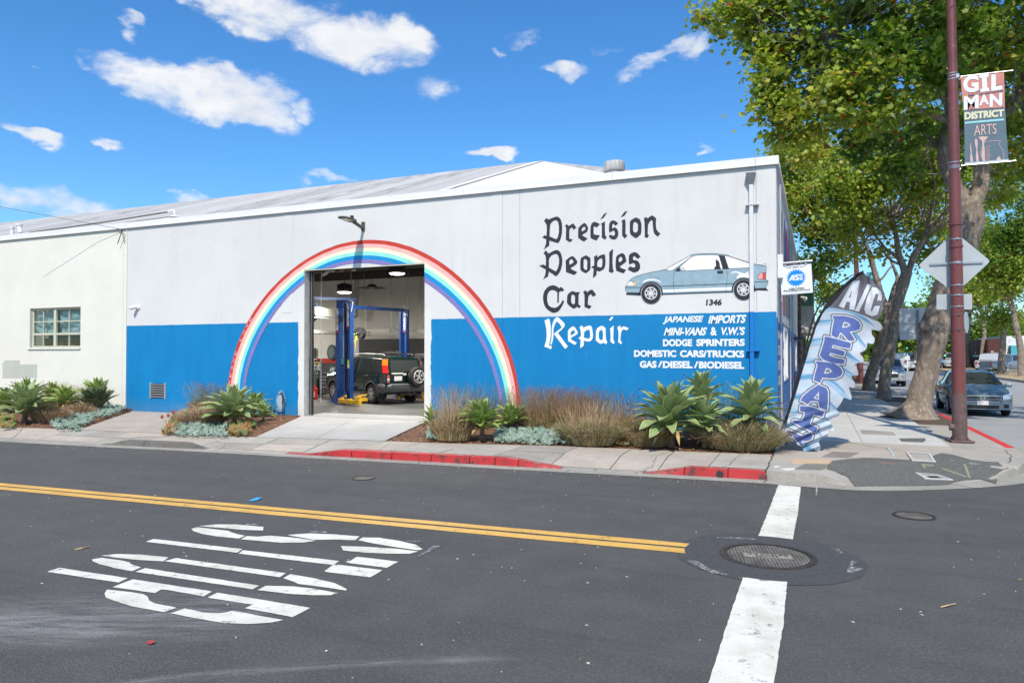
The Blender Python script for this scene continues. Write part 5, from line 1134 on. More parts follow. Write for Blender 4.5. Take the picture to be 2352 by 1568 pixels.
def highbay(c,r,label,watts=170,drop=.9):
 t=thing('high_bay_lamp',label,'ceiling lamp',(c[0],c[1],c[2]),group='round lit lamps hanging in the shop')
 mb=MB();mb.lathe([(r*.55,.30),(r*.75,.22),(r,.10),(r*1.02,.02),(r*.95,.0)],c,n=24,caps=True)
 for k in range(12):a=k*math.pi/6;mb.box((c[0]+math.cos(a)*r*.72,c[1]+math.sin(a)*r*.72,c[2]+.2),(r*.5,.012,.14),a)
 obj('housing',mb,M_BLACK,t)
 mb=MB();mb.lathe([(.002,-.035),(r*.7,-.03),(r*.93,0)],c,n=24,caps=False);obj('lens',mb,M_LENS,t,smooth=True)
 mb=MB();mb.tube([(c[0],c[1],c[2]+.28),(c[0],c[1],5.4)],.012,5);obj('cable',mb,M_BLACK,t)
 l=bpy.data.lights.new('high_bay_light','AREA');l.shape='DISK';l.size=r*1.6;l.energy=watts;l.color=(1,.95,.86)
 lo=bpy.data.objects.new('high_bay_light',l);COL.objects.link(lo);lo.parent=t;lo.location=(0,0,-.05)
Y1,Y2=19.2,17.6
highbay(Ci(510,378,20.2),.26,'round lit high bay lamp hanging left of centre inside the garage doorway',330)
highbay(Ci(982,210,18.2),.25,'round lit high bay lamp near the top right of the garage doorway',330)
for k,(x,y)in enumerate(((-21.5,17.5),(-23.5,23),(-4.0,24.5),(-6,18.5))):highbay((x,y,4.55),.25,'added high bay lamp at the %s of the shop, unseen behind the street wall'%['front left','back left','back right','front right'][k],400)  # four more lamps, out of view, added to brighten the shop interior
c=Ci(757,340,24.0);t=thing('pendant_lamp','wide flat black unlit pendant saucer hanging in the middle of the shop','ceiling lamp',c)
mb=MB();mb.lathe([(.56,.0),(.42,.03),(.20,.055),(.17,.12),(.10,.15),(.03,.16)],c,n=28);mb.tube([(c[0],c[1],c[2]+.15),(c[0],c[1],5.4)],.01,5);obj('shade',mb,M_BLACK,t,autosm=40)
mb=MB();mb.lathe([(.01,-.04),(.10,-.03),(.13,.0)],c,n=16);obj('bulb_cover',mb,M_STEEL,t)
M_TUBE=mat('cream tube fitting',(.70,.68,.60),.5,var=.03)
def fitting(a,b,th,label):
 t=thing('strip_light',label,'ceiling lamp',a);mb=MB();mb.bar(a,b,.12,th);obj('casing',mb,M_TUBE,t);mb=MB();mb.bar(np.array(a)-[0,0,th*.7],np.array(b)-[0,0,th*.7],.05,.03);obj('tube',mb,M_WHITEPL,t)
fitting(Ci(232,545,19.5),Ci(500,577,24),.30,'long cream strip light fitting high at the left inside the shop')
fitting(Ci(218,728,20.5),Ci(500,745,25),.10,'thin cream strip light fitting below the other at the left inside the shop')
fitting(Ci(695,722,25.8),Ci(920,721,25.8),.11,'thin strip light before the back wall between hose reel and far lift post')
fitting(Ci(1175,724,25.8),Ci(1260,724,25.8),.11,'short piece of strip light at the right edge of the doorway')
t=thing('duct_pipe','grey vertical exhaust pipe on the back wall of the shop','pipe',Ci(612,600,26.6));mb=MB();mb.tube([Ci(624,190,26.6),Ci(612,560,26.6),Ci(612,590,26.6)],.10,10);mb.tube([Ci(612,585,26.6),Ci(585,600,26.6)],.10,10);obj('pipe',mb,M_ALU,t,autosm=40)
t=thing('hanging_wires','thin wires hanging from the shop ceiling to lights and lifts','wires',Ci(800,300,23),kind='stuff');mb=MB()
for p in([(575,190),(573,470)],[(684,205),(700,680)],[(931,215),(930,690)],[(1081,190),(1080,560)],[(1190,200),(1180,715)],[(570,200),(560,280),(522,335)],[(238,200),(236,700)]):mb.tube([Ci(*q,22.5)for q in p],.009,4)
for p in([(930,680),(960,705),(1010,722)],[(1080,728),(1130,722),(1180,705)]):mb.tube([Ci(*q,25.5)for q in p],.012,4)
obj('wire',mb,mat('wire grey',(.22,.22,.21),.6,var=0),t,kind='stuff')
c=Ci(650,745,21.5);t=thing('hose_reel','black hose reel with green and orange hoses hanging behind the near lift post','hose reel',c);r=.215
mb=MB();mb.lathe([(r*.35,-.10),(r,-.10),(r,-.085),(r*.5,-.08),(r*.5,.08),(r,.085),(r,.10),(r*.35,.10)],c,'Y',28);obj('drum',mb,M_BLACK,t,autosm=40)
mb=MB();mb.lathe([(.02,-.13),(r*.3,-.12),(r*.3,-.10)],c,'Y',16);mb.bar(Ci(690,738,21.5),Ci(736,738,21.5),.06,.03);mb.bar(Ci(690,765,21.5),Ci(736,765,21.5),.06,.03);obj('bracket',mb,M_DKSTEEL,t)
mb=MB();mb.tube([Ci(*p,21.35)for p in((618,745),(598,755),(588,785),(592,812),(610,822),(624,800),(618,765))],.016,6);obj('green_hose',mb,mat('lime hose',(.42,.60,.06),.5,var=0),t)
mb=MB();mb.tube([Ci(*p,21.3)for p in((612,770),(608,820),(610,870))],.016,6);obj('orange_hose',mb,mat('orange hose',(.62,.27,.05),.5,var=0),t)
mb=MB();mb.tube([Ci(610,868,21.3),Ci(610,897,21.3)],.022,6);obj('nozzle',mb,M_STEEL,t)
# ---- two-post lifts
M_LBLUE=mat('lift blue enamel',(.010,.050,.20),.35,.1,var=.15,scale=4,coat=.3);M_LDARK=mat('lift dark slot',(.01,.02,.05),.6,var=.1);M_YEL=mat('lift yellow enamel',(.72,.42,.015),.45,var=.15,scale=12)
def post(par,x,y,z1,w=.285,plate=True,side=1):
 mb=MB();d=.20;x0,x1=x-w/2,x+w/2
 mb.bb(x0,x0+.06,y-d/2,y+d/2,FZ,z1);mb.bb(x1-.09,x1,y-d/2,y+d/2,FZ,z1);mb.bb(x0+.06,x1-.09,y+.02,y+d/2,FZ,z1);mb.bb(x0+.10,x0+.12,y-d/2+.01,y+.05,FZ+.4,z1-.05);mb.bb(x0+.155,x0+.165,y-d/2+.02,y+.05,FZ+.4,z1-.05)
 for k in range(9):mb.box((x1-.045,y-d/2-.004,FZ+.3+k*.34),(.02,.01,.02))
 p=obj('post',mb,M_LBLUE,par,bevel=.006)
 mb=MB();mb.bb(x0+.062,x1-.092,y+.0,y+.019,FZ+.05,z1-.02);obj('slot',mb,M_LDARK,p)
 mb=MB();mb.bb(x-.30,x+.30,y-.28,y+.24,FZ,FZ+.02);mb.add([(x0-.02,y-.20,FZ+.02),(x1+.02,y-.20,FZ+.02),(x+.05,y-.17,FZ+.40),(x-.05,y-.17,FZ+.40)],[(0,1,2,3)]);mb.bar((x0-.14,y-.1,FZ+.03),(x0,y-.1,FZ+.3),.02,.05);obj('base_plate',mb,M_LBLUE,p)
 if plate:
  mb=MB();mb.bb(x1-min(.13,w*.6),x1+.015,y-d/2-.03,y-d/2-.006,z1-.86,z1+.02);cp=obj('cover_plate',mb,M_LBLUE,par,bevel=.005)
  mb=MB();yy=y-d/2-.034;add_text(mb,'ROTARY LIFT',[(x1-.015,yy,z1-.74),(x1-.015,yy,z1-.03),(x1-.105,yy,z1-.74),(x1-.105,yy,z1-.03)],.04);obj('printed_words',mb,M_WHITEPL,cp,recalc=False)
  mb=MB();mb.bb(x1-.10,x1-.02,yy,yy+.002,z1-.82,z1-.77);obj('red_mark',mb,mat('red enamel',(.5,.02,.02),.4,var=0),cp)
 return p
def arm(par,pts,z=FZ+.12,w=.13):
 mb=MB();
 for a,b in zip(pts[:-1],pts[1:]):mb.bar((a[0],a[1],z),(b[0],b[1],z),w,.11)
 for p in pts:mb.lathe([(w*.75,-.08),(w*.75,.075)],(p[0],p[1],z),n=12)
 e=pts[-1];mb.lathe([(.03,.0),(.03,.10),(.075,.10),(.075,.13)],(e[0],e[1],z+.03),n=12);mb.bar((pts[0][0],pts[0][1],z+.09),(pts[0][0]*.4+pts[1][0]*.6,pts[0][1]*.4+pts[1][1]*.6,z+.16),.03,.06)
 return obj('swing_arm',mb,M_YEL,par,bevel=.008)
P1=gp(*C1(546,1378),FZ);zt=fp(*C1(540,470),P1[1])[2]
lift=thing('car_lift','blue two post car lift whose near post stands before the dark green car','car lift',(P1[0],P1[1],FZ),group='blue two post car lifts in the shop')
post(lift,P1[0],P1[1],zt,.25)
FY=None
for Y in np.arange(20,26,.05):
 if fp(*C1(1048,545),Y)[2]>=zt-.05:FY=Y;break
pf=fp(*C1(1047,545),FY);post(lift,pf[0],FY,zt,.30)
mb=MB();a=Ci(585,508,P1[1]+.1);b=Ci(1045,540,FY);mb.bar((P1[0],P1[1]+.1,a[2]),(pf[0],FY,b[2]),.10,.11);obj('crossbar',mb,M_LBLUE,lift)
mb=MB();mb.tube([(P1[0]-.1,P1[1],zt),(P1[0],P1[1],zt+.10),(P1[0]+.15,P1[1],zt+.02),(P1[0]+.17,P1[1]-.1,zt-.3)],.012,5);mb.tube([(pf[0]-.05,FY,zt-.02),(pf[0]+.02,FY-.1,zt+.14),(pf[0]+.15,FY-.1,zt),(pf[0]+.2,FY-.1,zt-.25)],.012,5);obj('cable',mb,M_ALU,lift)
g1,g2_=gp(*C1(482,1385),FZ),gp(*C1(635,1398),FZ)
arm(lift,[(g1[0],g1[1]),((g1[0]+g2_[0])/2,(g1[1]+g2_[1])/2-.02),(g2_[0],g2_[1])]);arm(lift,[(P1[0]+.15,P1[1]+.25),(P1[0]+.55,P1[1]+.55)])
a0,a1=gp(*C1(1000,1342),FZ),gp(*C1(1222,1352),FZ);arm(lift,[(a0[0],a0[1]),((a0[0]*.6+a1[0]*.4),a0[1]*.6+a1[1]*.4),(a1[0],a1[1])])
mb=MB();mb.bb(P1[0]+.09,P1[0]+.15,P1[1]-.19,P1[1]-.18,1.52,1.66);obj('yellow_tag',mb,mat('yellow tag',(.75,.65,.05),.5,var=0),lift)
mb=MB();mb.bb(P1[0]+.09,P1[0]+.15,P1[1]-.19,P1[1]-.18,1.40,1.515);obj('white_tag',mb,M_WHITEPL,lift)
P2=gp(*C1(462,1358),FZ);z2=fp(*C1(450,515),P2[1])[2]
lift2=thing('car_lift','second blue two post lift at the left, its top beam leaving the doorway view','car lift',(P2[0],P2[1],FZ),group='blue two post car lifts in the shop')
post(lift2,P2[0],P2[1],z2,.15)
mb=MB();mb.bb(P2[0]-.05,P2[0]+.22,P2[1]+.0,P2[1]+.12,1.42,1.72);obj('power_unit',mb,M_BLACK,lift2,bevel=.01)
mb=MB();mb.bb(P2[0]+.10,P2[0]+.19,P2[1]-.02,P2[1]-.0,1.50,1.70);obj('green_label',mb,mat('green label',(.08,.35,.25),.5,var=0),lift2)
zc=Ci(520,445,P2[1]+.2)[2];e=Ci(205,430,P2[1]-1.2);mb=MB();mb.bar((P2[0]+.5,P2[1]+.2,zc),e,.10,.08);mb.bb(P2[0]-.05,P2[0]+.2,P2[1]-.1,P2[1]+.2,z2,zc);obj('crossbar',mb,M_LBLUE,lift2)
a=gp(*C1(412,1335),FZ);mb=MB();mb.bar((a[0],a[1],FZ+.05),(a[0]-.05,a[1]+.05,FZ+.6),.10,.08);obj('swing_arm',mb,M_YEL,lift2)
# ---- tool carts, boards, cans
M_CART=mat('dark grey cart enamel',(.055,.065,.068),.45,.2,var=.15)
q0,q1=gp(*C1(275,1325),FZ),gp(*C1(395,1322),FZ);s=(q1[0]-q0[0]);ct=thing('tool_cart','dark grey wheeled tool cart with drawers beside the left lift post','tool cart',(q0[0],q0[1],FZ))
X0,X1,Yc=q0[0]-.05,q0[0]+abs(s)*1.02+.25,q0[1]+.1;zt_=fp(*C1(330,1097),Yc)[2]
mb=MB();mb.bb(X0,X1,Yc,Yc+.5,zt_-.55,zt_-.02);mb.bb(X0-.02,X1+.02,Yc-.02,Yc+.52,zt_-.03,zt_);
for xx in(X0+.02,X1-.02):
 for yy in(Yc+.02,Yc+.48):mb.bb(xx-.02,xx+.02,yy-.02,yy+.02,FZ+.12,zt_-.5)
mb.bb(X0,X1,Yc,Yc+.5,FZ+.15,FZ+.25);obj('frame',mb,M_CART,ct,bevel=.006)
for k in range(4):
 z=zt_-.12-k*.12;mb=MB();mb.bb(X0+.04,X1-.04,Yc-.012,Yc,z-.10,z-.01);d=obj('drawer',mb,mat('cart drawer face',(.08,.092,.095),.4,.2,var=.1),ct);mb=MB();mb.bb(X0+.05,X1-.05,Yc-.022,Yc-.01,z-.03,z-.018);obj('handle',mb,M_ALU,d)
for xx in(X0+.07,X1-.07):mb=MB();mb.lathe([(.06,-.02),(.06,.02)],(xx,Yc+.03,FZ+.06),'Y',14);obj('caster',mb,M_RUBBER,ct)
def clutter(n,x0,x1,y,z,name,label,cat,cols,hmax=.14):
 for k in range(n):
  xx=x0+(x1-x0)*(k+.5)/n;h=random.uniform(.05,hmax);w=random.uniform(.05,.11);c_=random.choice(cols);mb=MB();mb.lathe([(w/2,0),(w/2,h*.75),(w/4,h*.85),(w/4,h)],(xx,y,z),n=10)
  obj(name,mb,mat('clutter %s'%(c_,),c_,.5,var=.05),label=['leftmost','second','third','rightmost'][k]+' '+label,category=cat,group=label)
clutter(4,X0+.05,X1-.05,Yc+.15,FZ+.25,'bottle','small bottle on the bottom shelf of the tool cart','bottle',[(.5,.5,.48),(.5,.1,.06),(.6,.6,.58)],.18)
tb=thing('tablet_computer','tablet computer propped up on top of the tool cart','tablet',(X1-.15,Yc+.1,zt_));mb=MB();mb.box((X1-.15,Yc+.15,zt_+.11),(.24,.015,.19),Matrix.Rotation(R(-25),3,'X'));obj('case',mb,M_BLACK,tb);mb=MB();mb.box((X1-.15,Yc+.138,zt_+.11),(.20,.006,.15),Matrix.Rotation(R(-25),3,'X'));obj('screen',mb,mat('dim screen',(.10,.12,.13),.1,var=0),tb)
c2=thing('tool_cabinet','dark tool cabinet at the left inside the doorway, tools standing on it','tool cabinet',(X0-.6,Yc,FZ));mb=MB();mb.bb(X0-.95,X0-.12,Yc+.05,Yc+.6,FZ+.08,zt_-.05);obj('body',mb,M_CART,c2,bevel=.01)
for k in range(5):mb=MB();z=zt_-.18-k*.19;mb.bb(X0-.93,X0-.14,Yc+.035,Yc+.05,z-.08,z+.08);obj('drawer',mb,mat('cart drawer face'),c2)
mb=MB()
for k in range(9):mb.tube([(X0-.9+k*.085,Yc+.2,zt_-.05),(X0-.9+k*.085+random.uniform(-.03,.03),Yc+.2,zt_+random.uniform(.12,.32))],.012,5)
obj('tools',mb,M_STEEL,c2,kind='stuff')
Yb=YBK-2.0;A,B=Ci(196,1095,Yb),Ci(306,985,Yb)
bd=thing('sticker_board','board covered with colourful stickers and hanging tools at the left of the shop','board',(A[0],Yb,A[2]));mb=MB();mb.bb(A[0],B[0],Yb,Yb+.03,A[2],B[2]);obj('backing',mb,M_BLACK,bd)
for k in range(60):
 x,z=random.uniform(A[0]+.1,B[0]-.1),random.uniform(A[2]+.1,B[2]-.08);w,h=random.uniform(.04,.13),random.uniform(.03,.09);mb=MB();mb.box((x,Yb-.004-.0002*k,z),(w,.004,h),Matrix.Rotation(random.uniform(-.5,.5),3,'Y'))
 cc=random.choice([(.5,.05,.04),(.6,.5,.08),(.6,.6,.6),(.1,.3,.5),(.6,.6,.58),(.05,.3,.15),(.7,.35,.05)]);obj('sticker',mb,mat('sticker %s'%(cc,),cc,.5,var=0),bd)
A,B=Ci(200,980,YBK-.05),Ci(262,882,YBK-.05);wb=thing('parts_board','white board with rows of small dark parts hung on the back wall','board',A);mb=MB();mb.bb(A[0],B[0],YBK-.06,YBK-.03,A[2],B[2]);obj('backing',mb,M_WHITEPL,wb)
for i in range(3):
 for j in range(5):x=A[0]+(B[0]-A[0])*(i+.6)/3.2;z=A[2]+(B[2]-A[2])*(j+.6)/5.2;mb=MB();mb.lathe([(.01,-.02),(.085,-.015),(.085,0)],(x,YBK-.065,z),'Y',10);mb.v=[(a,b,c_ if c_>z-.01 else z-.01)for a,b,c_ in mb.v];obj('hung_part',mb,M_DKSTEEL,wb)
c=Ci(395,917,YBK-.1);em=thing('round_emblem','dark oval emblem plaque on the back wall above the red stripe','plaque',c);mb=MB();n=28
mb.prism([(c[0]+.26*math.cos(k*6.283/n),c[2]+.36*math.sin(k*6.283/n))for k in range(n)],lambda x,z:(x,YBK-.10,z),lambda x,z:(x,YBK-.03,z));obj('disc',mb,mat('emblem dark teal',(.035,.06,.075),.5,var=.2),em)
mb=MB();mb.prism([(c[0]+.18*math.cos(k*6.283/n),c[2]+.26*math.sin(k*6.283/n))for k in range(n)],lambda x,z:(x,YBK-.12,z),lambda x,z:(x,YBK-.10,z));obj('inner_disc',mb,mat('emblem grey',(.12,.16,.18),.5,var=.3,scale=8),em)
g=gp(*C1(222,1338),FZ);jc=thing('fuel_can','small red can on the shop floor at the left of the doorway','can',(g[0],g[1],FZ));mb=MB();mb.bb(g[0]-.13,g[0]+.12,g[1],g[1]+.15,FZ,FZ+.40);obj('body',mb,mat('red enamel'),jc,bevel=.03);mb=MB();mb.tube([(g[0]-.08,g[1]+.07,FZ+.40),(g[0]-.08,g[1]+.07,FZ+.50),(g[0]+.06,g[1]+.07,FZ+.50),(g[0]+.08,g[1]+.07,FZ+.4)],.018,6);obj('handle',mb,mat('red enamel'),jc)
mb=MB();mb.bb(g[0]-.02,g[0]+.1,g[1]-.008,g[1]-.001,FZ+.08,FZ+.28);obj('label_plate',mb,M_WHITEPL,jc)
A,B=Ci(1145,1060,YBK-.06),Ci(1240,927,YBK-.06);w2=thing('whiteboard','grey whiteboard on the back wall at the right edge of the doorway','whiteboard',A);mb=MB();mb.bb(A[0],B[0],YBK-.07,YBK-.04,A[2],B[2]);obj('frame',mb,M_ALU,w2);mb=MB();mb.bb(A[0]+.04,B[0]-.04,YBK-.075,YBK-.07,A[2]+.04,B[2]-.04);obj('surface',mb,mat('dim board',(.22,.22,.22),.4,var=.1),w2)
A=Ci(1206,1240,24.5);gb=thing('gas_bottle','tall dark gas bottle standing at the right edge of the doorway','gas bottle',(A[0],24.5,FZ));zt3=Ci(1206,960,24.5)[2];mb=MB();mb.lathe([(.28,0),(.28,zt3-.35-FZ),(.20,zt3-.15-FZ),(.07,zt3-.1-FZ),(.07,zt3-FZ)],(A[0],24.5,FZ),n=18);obj('cylinder_body',mb,M_DKSTEEL,gb,autosm=40)
c=Ci(208,550,20.5);fn=thing('wall_fan','round blue fan cage high at the left edge inside the doorway','fan',c);mb=MB();mb.lathe([(.03,-.1),(.36,-.05),(.40,0),(.36,.05),(.03,.1)],c,'Y',24);obj('cage',mb,mat('fan blue grey',(.07,.11,.19),.5,.2,var=.1),fn,autosm=40)
# --- planting
def leafmat(name,c0,c1,edge,trans=.35,rough=.45):
 m=bpy.data.materials.new(name);m.use_nodes=True;t=m.node_tree;b=t.nodes['Principled BSDF'];L=t.links.new;MATS[name]=m
 uv=N(t,'ShaderNodeTexCoord');sp=N(t,'ShaderNodeSeparateXYZ');L(uv.outputs['UV'],sp.inputs[0])
 oi=N(t,'ShaderNodeObjectInfo');tc=N(t,'ShaderNodeNewGeometry');nz=N(t,'ShaderNodeTexNoise',i_Scale=9,i_Detail=5);L(tc.outputs['Position'],nz.inputs['Vector'])
 def mix(f,a,b_):
  n=N(t,'ShaderNodeMixRGB')
  for i,s in enumerate((f,a,b_)):
   if isinstance(s,tuple):n.inputs[i].default_value=s+(1,)
   elif isinstance(s,float):n.inputs[i].default_value=s
   else:L(s,n.inputs[i])
  return n.outputs[0]
 ad=N(t,'ShaderNodeMath',operation='MULTIPLY');L(oi.outputs['Random'],ad.inputs[0]);ad.inputs[1].default_value=.5
 a2=N(t,'ShaderNodeMath',operation='ADD');L(ad.outputs[0],a2 .inputs[0]);m2=N(t,'ShaderNodeMath',operation='MULTIPLY_ADD');L(nz.outputs[0],m2 .inputs[0]);m2 .inputs[1].default_value=1.4;m2 .inputs[2].default_value=-.45;L(m2 .outputs[0],a2 .inputs[1]);a2 .use_clamp=True
 c=mix(a2 .outputs[0],c0,c1)
 ab=N(t,'ShaderNodeMath',operation='ABSOLUTE');sb=N(t,'ShaderNodeMath',operation='SUBTRACT');L(sp.outputs[0],sb.inputs[0]);sb.inputs[1].default_value=.5;L(sb.outputs[0],ab.inputs[0])
 gt=N(t,'ShaderNodeMapRange');L(ab.outputs[0],gt.inputs[0]);gt.inputs[1].default_value=.40;gt.inputs[2].default_value=.47
 c=mix(gt.outputs[0],c,edge)
 tip=N(t,'ShaderNodeMapRange');L(sp.outputs[1],tip.inputs[0]);tip.inputs[1].default_value=.94;tip.inputs[2].default_value=.99
 c=mix(tip.outputs[0],c,(.10,.05,.03))
 L(c,b.inputs['Base Color']);b.inputs['Roughness'].default_value=rough;b.inputs['Specular IOR Level'].default_value=.35
 tr=N(t,'ShaderNodeBsdfTranslucent');L(c,tr.inputs[0]);ms=N(t,'ShaderNodeMixShader');ms.inputs[0].default_value=trans*.5
 L(b.outputs[0],ms.inputs[1]);L(tr.outputs[0],ms.inputs[2]);L(ms.outputs[0],t.nodes['Material Output'].inputs[0]);return m
M_AGB=leafmat('sage agave leaf',(.20,.285,.11),(.34,.42,.19),(.52,.54,.24))
M_AGG=leafmat('yellow green agave leaf',(.16,.27,.06),(.30,.40,.11),(.58,.58,.20))
M_DRY=mat('dry leaf',(.38,.27,.11),.8,var=.3,scale=8)
def leaf_mesh(name,mats,curl=.25,w=.15,cup=.35,wave=.0,nl=10):
 vs,uv,fs=[],[],[];cols=6
 for i in range(nl+1):
  t=i/nl;ang=.0+curl*t*t*1.2;x=t*math.cos(ang*.5);z=curl*(-t*t)*.55+.10*math.sin(t*math.pi)
  ww=w*(.42+.58*math.sin(min(1,t*1.75)*math.pi/2))*(1 if t<.5 else(1-((t-.5)/.5)**1.7))
  ww=max(ww,.001)
  for j in range(cols+1):
   s=j/cols*2-1;vs.append((x,s*ww,z+cup*ww*(abs(s)**1.6)*(1-.5*t)+wave*math.sin(t*11+(2 if s>0 else 0))*abs(s)*.02));uv.append((j/cols,t))
 for i in range(nl):
  for j in range(cols):a=i*(cols+1)+j;fs.append((a,a+1,a+cols+2,a+cols+1))
 me=bpy.data.meshes.new(name);me.from_pydata(vs,[],fs);u=me.uv_layers.new(name='UVMap')
 for l in me.loops:u.data[l.index].uv=uv[l.vertex_index]
 me.polygons.foreach_set('use_smooth',[True]*len(fs));me.materials.append(mats);return me
LEAF={}
for nm,m in(('b',M_AGB),('g',M_AGG)):LEAF[nm]=[leaf_mesh('leaf',m,c,w,.45,wv)for c,w,wv in((-.18,.165,0),(-.06,.185,1),(.14,.175,1),(.0,.15,1))]
LEAF['n']=[leaf_mesh('leaf',M_AGG,c,w,.5,0)for c,w in((-.1,.085),(.12,.09),(.3,.085),(.0,.08))]
LEAF['k']=[leaf_mesh('leaf',leafmat('dark grey green succulent leaf',(.07,.11,.05),(.13,.17,.08),(.2,.22,.1)),c,w,.5,0)for c,w in((-.2,.11),(.0,.12),(.1,.11),(.0,.12))]
def agave(px,py,r,label,kind='b',n=34,lift=0.,z0=.24,base=None,seed=0,tilt=0,low=2):
 rnd=random.Random(seed*31+5);c=gp(px,py,z0)if base is None else base;z=c[2]+lift
 t=thing('agave',label,'agave',(c[0],c[1],c[2]),group='rosette agaves planted along the wall')
 mb=MB();mb.tube([(c[0],c[1],c[2]-.05),(c[0]+.02,c[1],c[2]+lift*.6),(c[0],c[1],z+.05)],[r*.11,r*.09,r*.08],8);obj('stem',mb,mat('agave stem',(.14,.10,.06),.9,var=.4,scale=20),t)
 n=int(n*1.12)
 for i in range(n):
  f=i/(n-1);el=R(86-(86-low)*f**.80+rnd.uniform(-6,6));az=i*2.39996+rnd.uniform(-.2,.2)
  L=r*(.74+.50*math.sin(min(1,.25+f*.9)*math.pi*.62))*rnd.uniform(.88,1.08);k=0 if f<.25 else(1 if f<.6 else 2)
  if rnd.random()<.2:k=3
  o=bpy.data.objects.new('leaf',LEAF[kind][k]);COL.objects.link(o);o.parent=t
  if f>.93 and rnd.random()<.5:o.data=DRYLEAF
  M=Matrix.Rotation(az,4,'Z')@Matrix.Rotation(-el,4,'Y')@Matrix.Rotation(rnd.uniform(-.25,.25),4,'X')@Matrix.Diagonal((L,L*rnd.uniform(.78,.98),L,1))
  if o.data==DRYLEAF:M=M@Matrix.Diagonal((.6,.8,.6,1))
  if tilt:M=Matrix.Rotation(R(tilt),4,'Y')@M
  M.translation=Vector((math.cos(az)*.04*r,math.sin(az)*.04*r,lift*(1-.55*f*f)+.05+.08*r*(1-f)));o.matrix_local=M
 return t
DRYLEAF=leaf_mesh('leaf',M_DRY,.5,.08,.9,1)
G_B=[mat('reed green',(.16,.195,.06),.7,var=.3,scale=5),mat('reed tan',(.42,.30,.165),.8,var=.3,scale=5),mat('reed brown',(.29,.15,.085),.8,var=.3,scale=5),mat('reed pale',(.50,.41,.26),.8,var=.2,scale=5),mat('seed rust',(.20,.10,.055),.9,var=.3,scale=5),mat('fern yellow green',(.22,.25,.06),.7,var=.3,scale=5)]
def grass(px,py,rx,h,wisp,label,n=1300,pal=(0,1,2,3),wts=None,z0=.24,nw=260,seed=0,base=None,spread=.5,group='dry reed clumps along the wall',ry=None,seedp=.35):
 rnd=random.Random(seed+91);c=gp(px,py,z0)if base is None else base;mb=MB();ry=ry or rx*.75
 h=(h if h<=.5 else.5+(h-.5)*.3)*.88;wisp=max(wisp*.80,h)
 for i in range(n+nw):
  wv=i>=n;a=rnd.uniform(0,6.283);q=math.sqrt(rnd.random());bx,by=c[0]+math.cos(a)*rx*.86*q,c[1]+math.sin(a)*ry*.86*q
  H=(h*(1-.30*q*q)*rnd.uniform(.5,1.08)*(1+.35*mnoise.noise(Vector((bx*2.6,by*2.6,seed)))))if not wv else h+(wisp-h)*rnd.random()**.6
  out=spread*.52*(q*.9+.15)*(1 if not wv else.75);lean=rnd.gauss(0,.20);dx,dy=math.cos(a)*out*rx*1.35+lean*H,math.sin(a)*out*ry*1.35+rnd.gauss(0,.16)*H
  drop=(.25*H*q if not wv else.03*H);w=rnd.uniform(.0022,.0042)*(1 if not wv else.75);px_,py_=rnd.gauss(0,1),rnd.gauss(0,1);s=math.hypot(px_,py_)+1e-6;nx,ny=px_/s*w,py_/s*w
  P=[(bx,by,c[2]-.05),(bx+dx*.30+rnd.gauss(0,.012),by+dy*.30,c[2]+H*.45),(bx+dx*.68+rnd.gauss(0,.03),by+dy*.68,c[2]+H*.82),(bx+dx*1.05,by+dy*1.05,c[2]+H-drop)]
  vs=[]
  for k,p in enumerate(P):ww=(1,1,.8,.25)[k];vs+=[(p[0]-nx*ww,p[1]-ny*ww,p[2]),(p[0]+nx*ww,p[1]+ny*ww,p[2])]
  mi=rnd.choices(range(len(pal)),wts)[0]if not wv else rnd.choice([0,0,len(pal)-1,1])
  mb.add(vs,[(0,1,3,2),(2,3,5,4),(4,5,7,6)],mi)
  if rnd.random()<(seedp if wv else seedp*.25):
   for _ in range(3 if wv else 2):
    e=P[3];ex,ey,ez=e[0]+rnd.gauss(0,.015),e[1]+rnd.gauss(0,.015),e[2]-rnd.uniform(0,.10);s2=rnd.uniform(.003,.008)
    mb.add([(ex-s2,ey,ez),(ex,ey,ez-s2*1.6),(ex+s2,ey+s2,ez),(ex,ey,ez+s2*1.6)],[(0,1,2,3)],len(pal))
 o=obj('reed_clump',mb,[G_B[k]for k in pal]+[G_B[4]],recalc=False,label=label,category='grass',group=group);return o
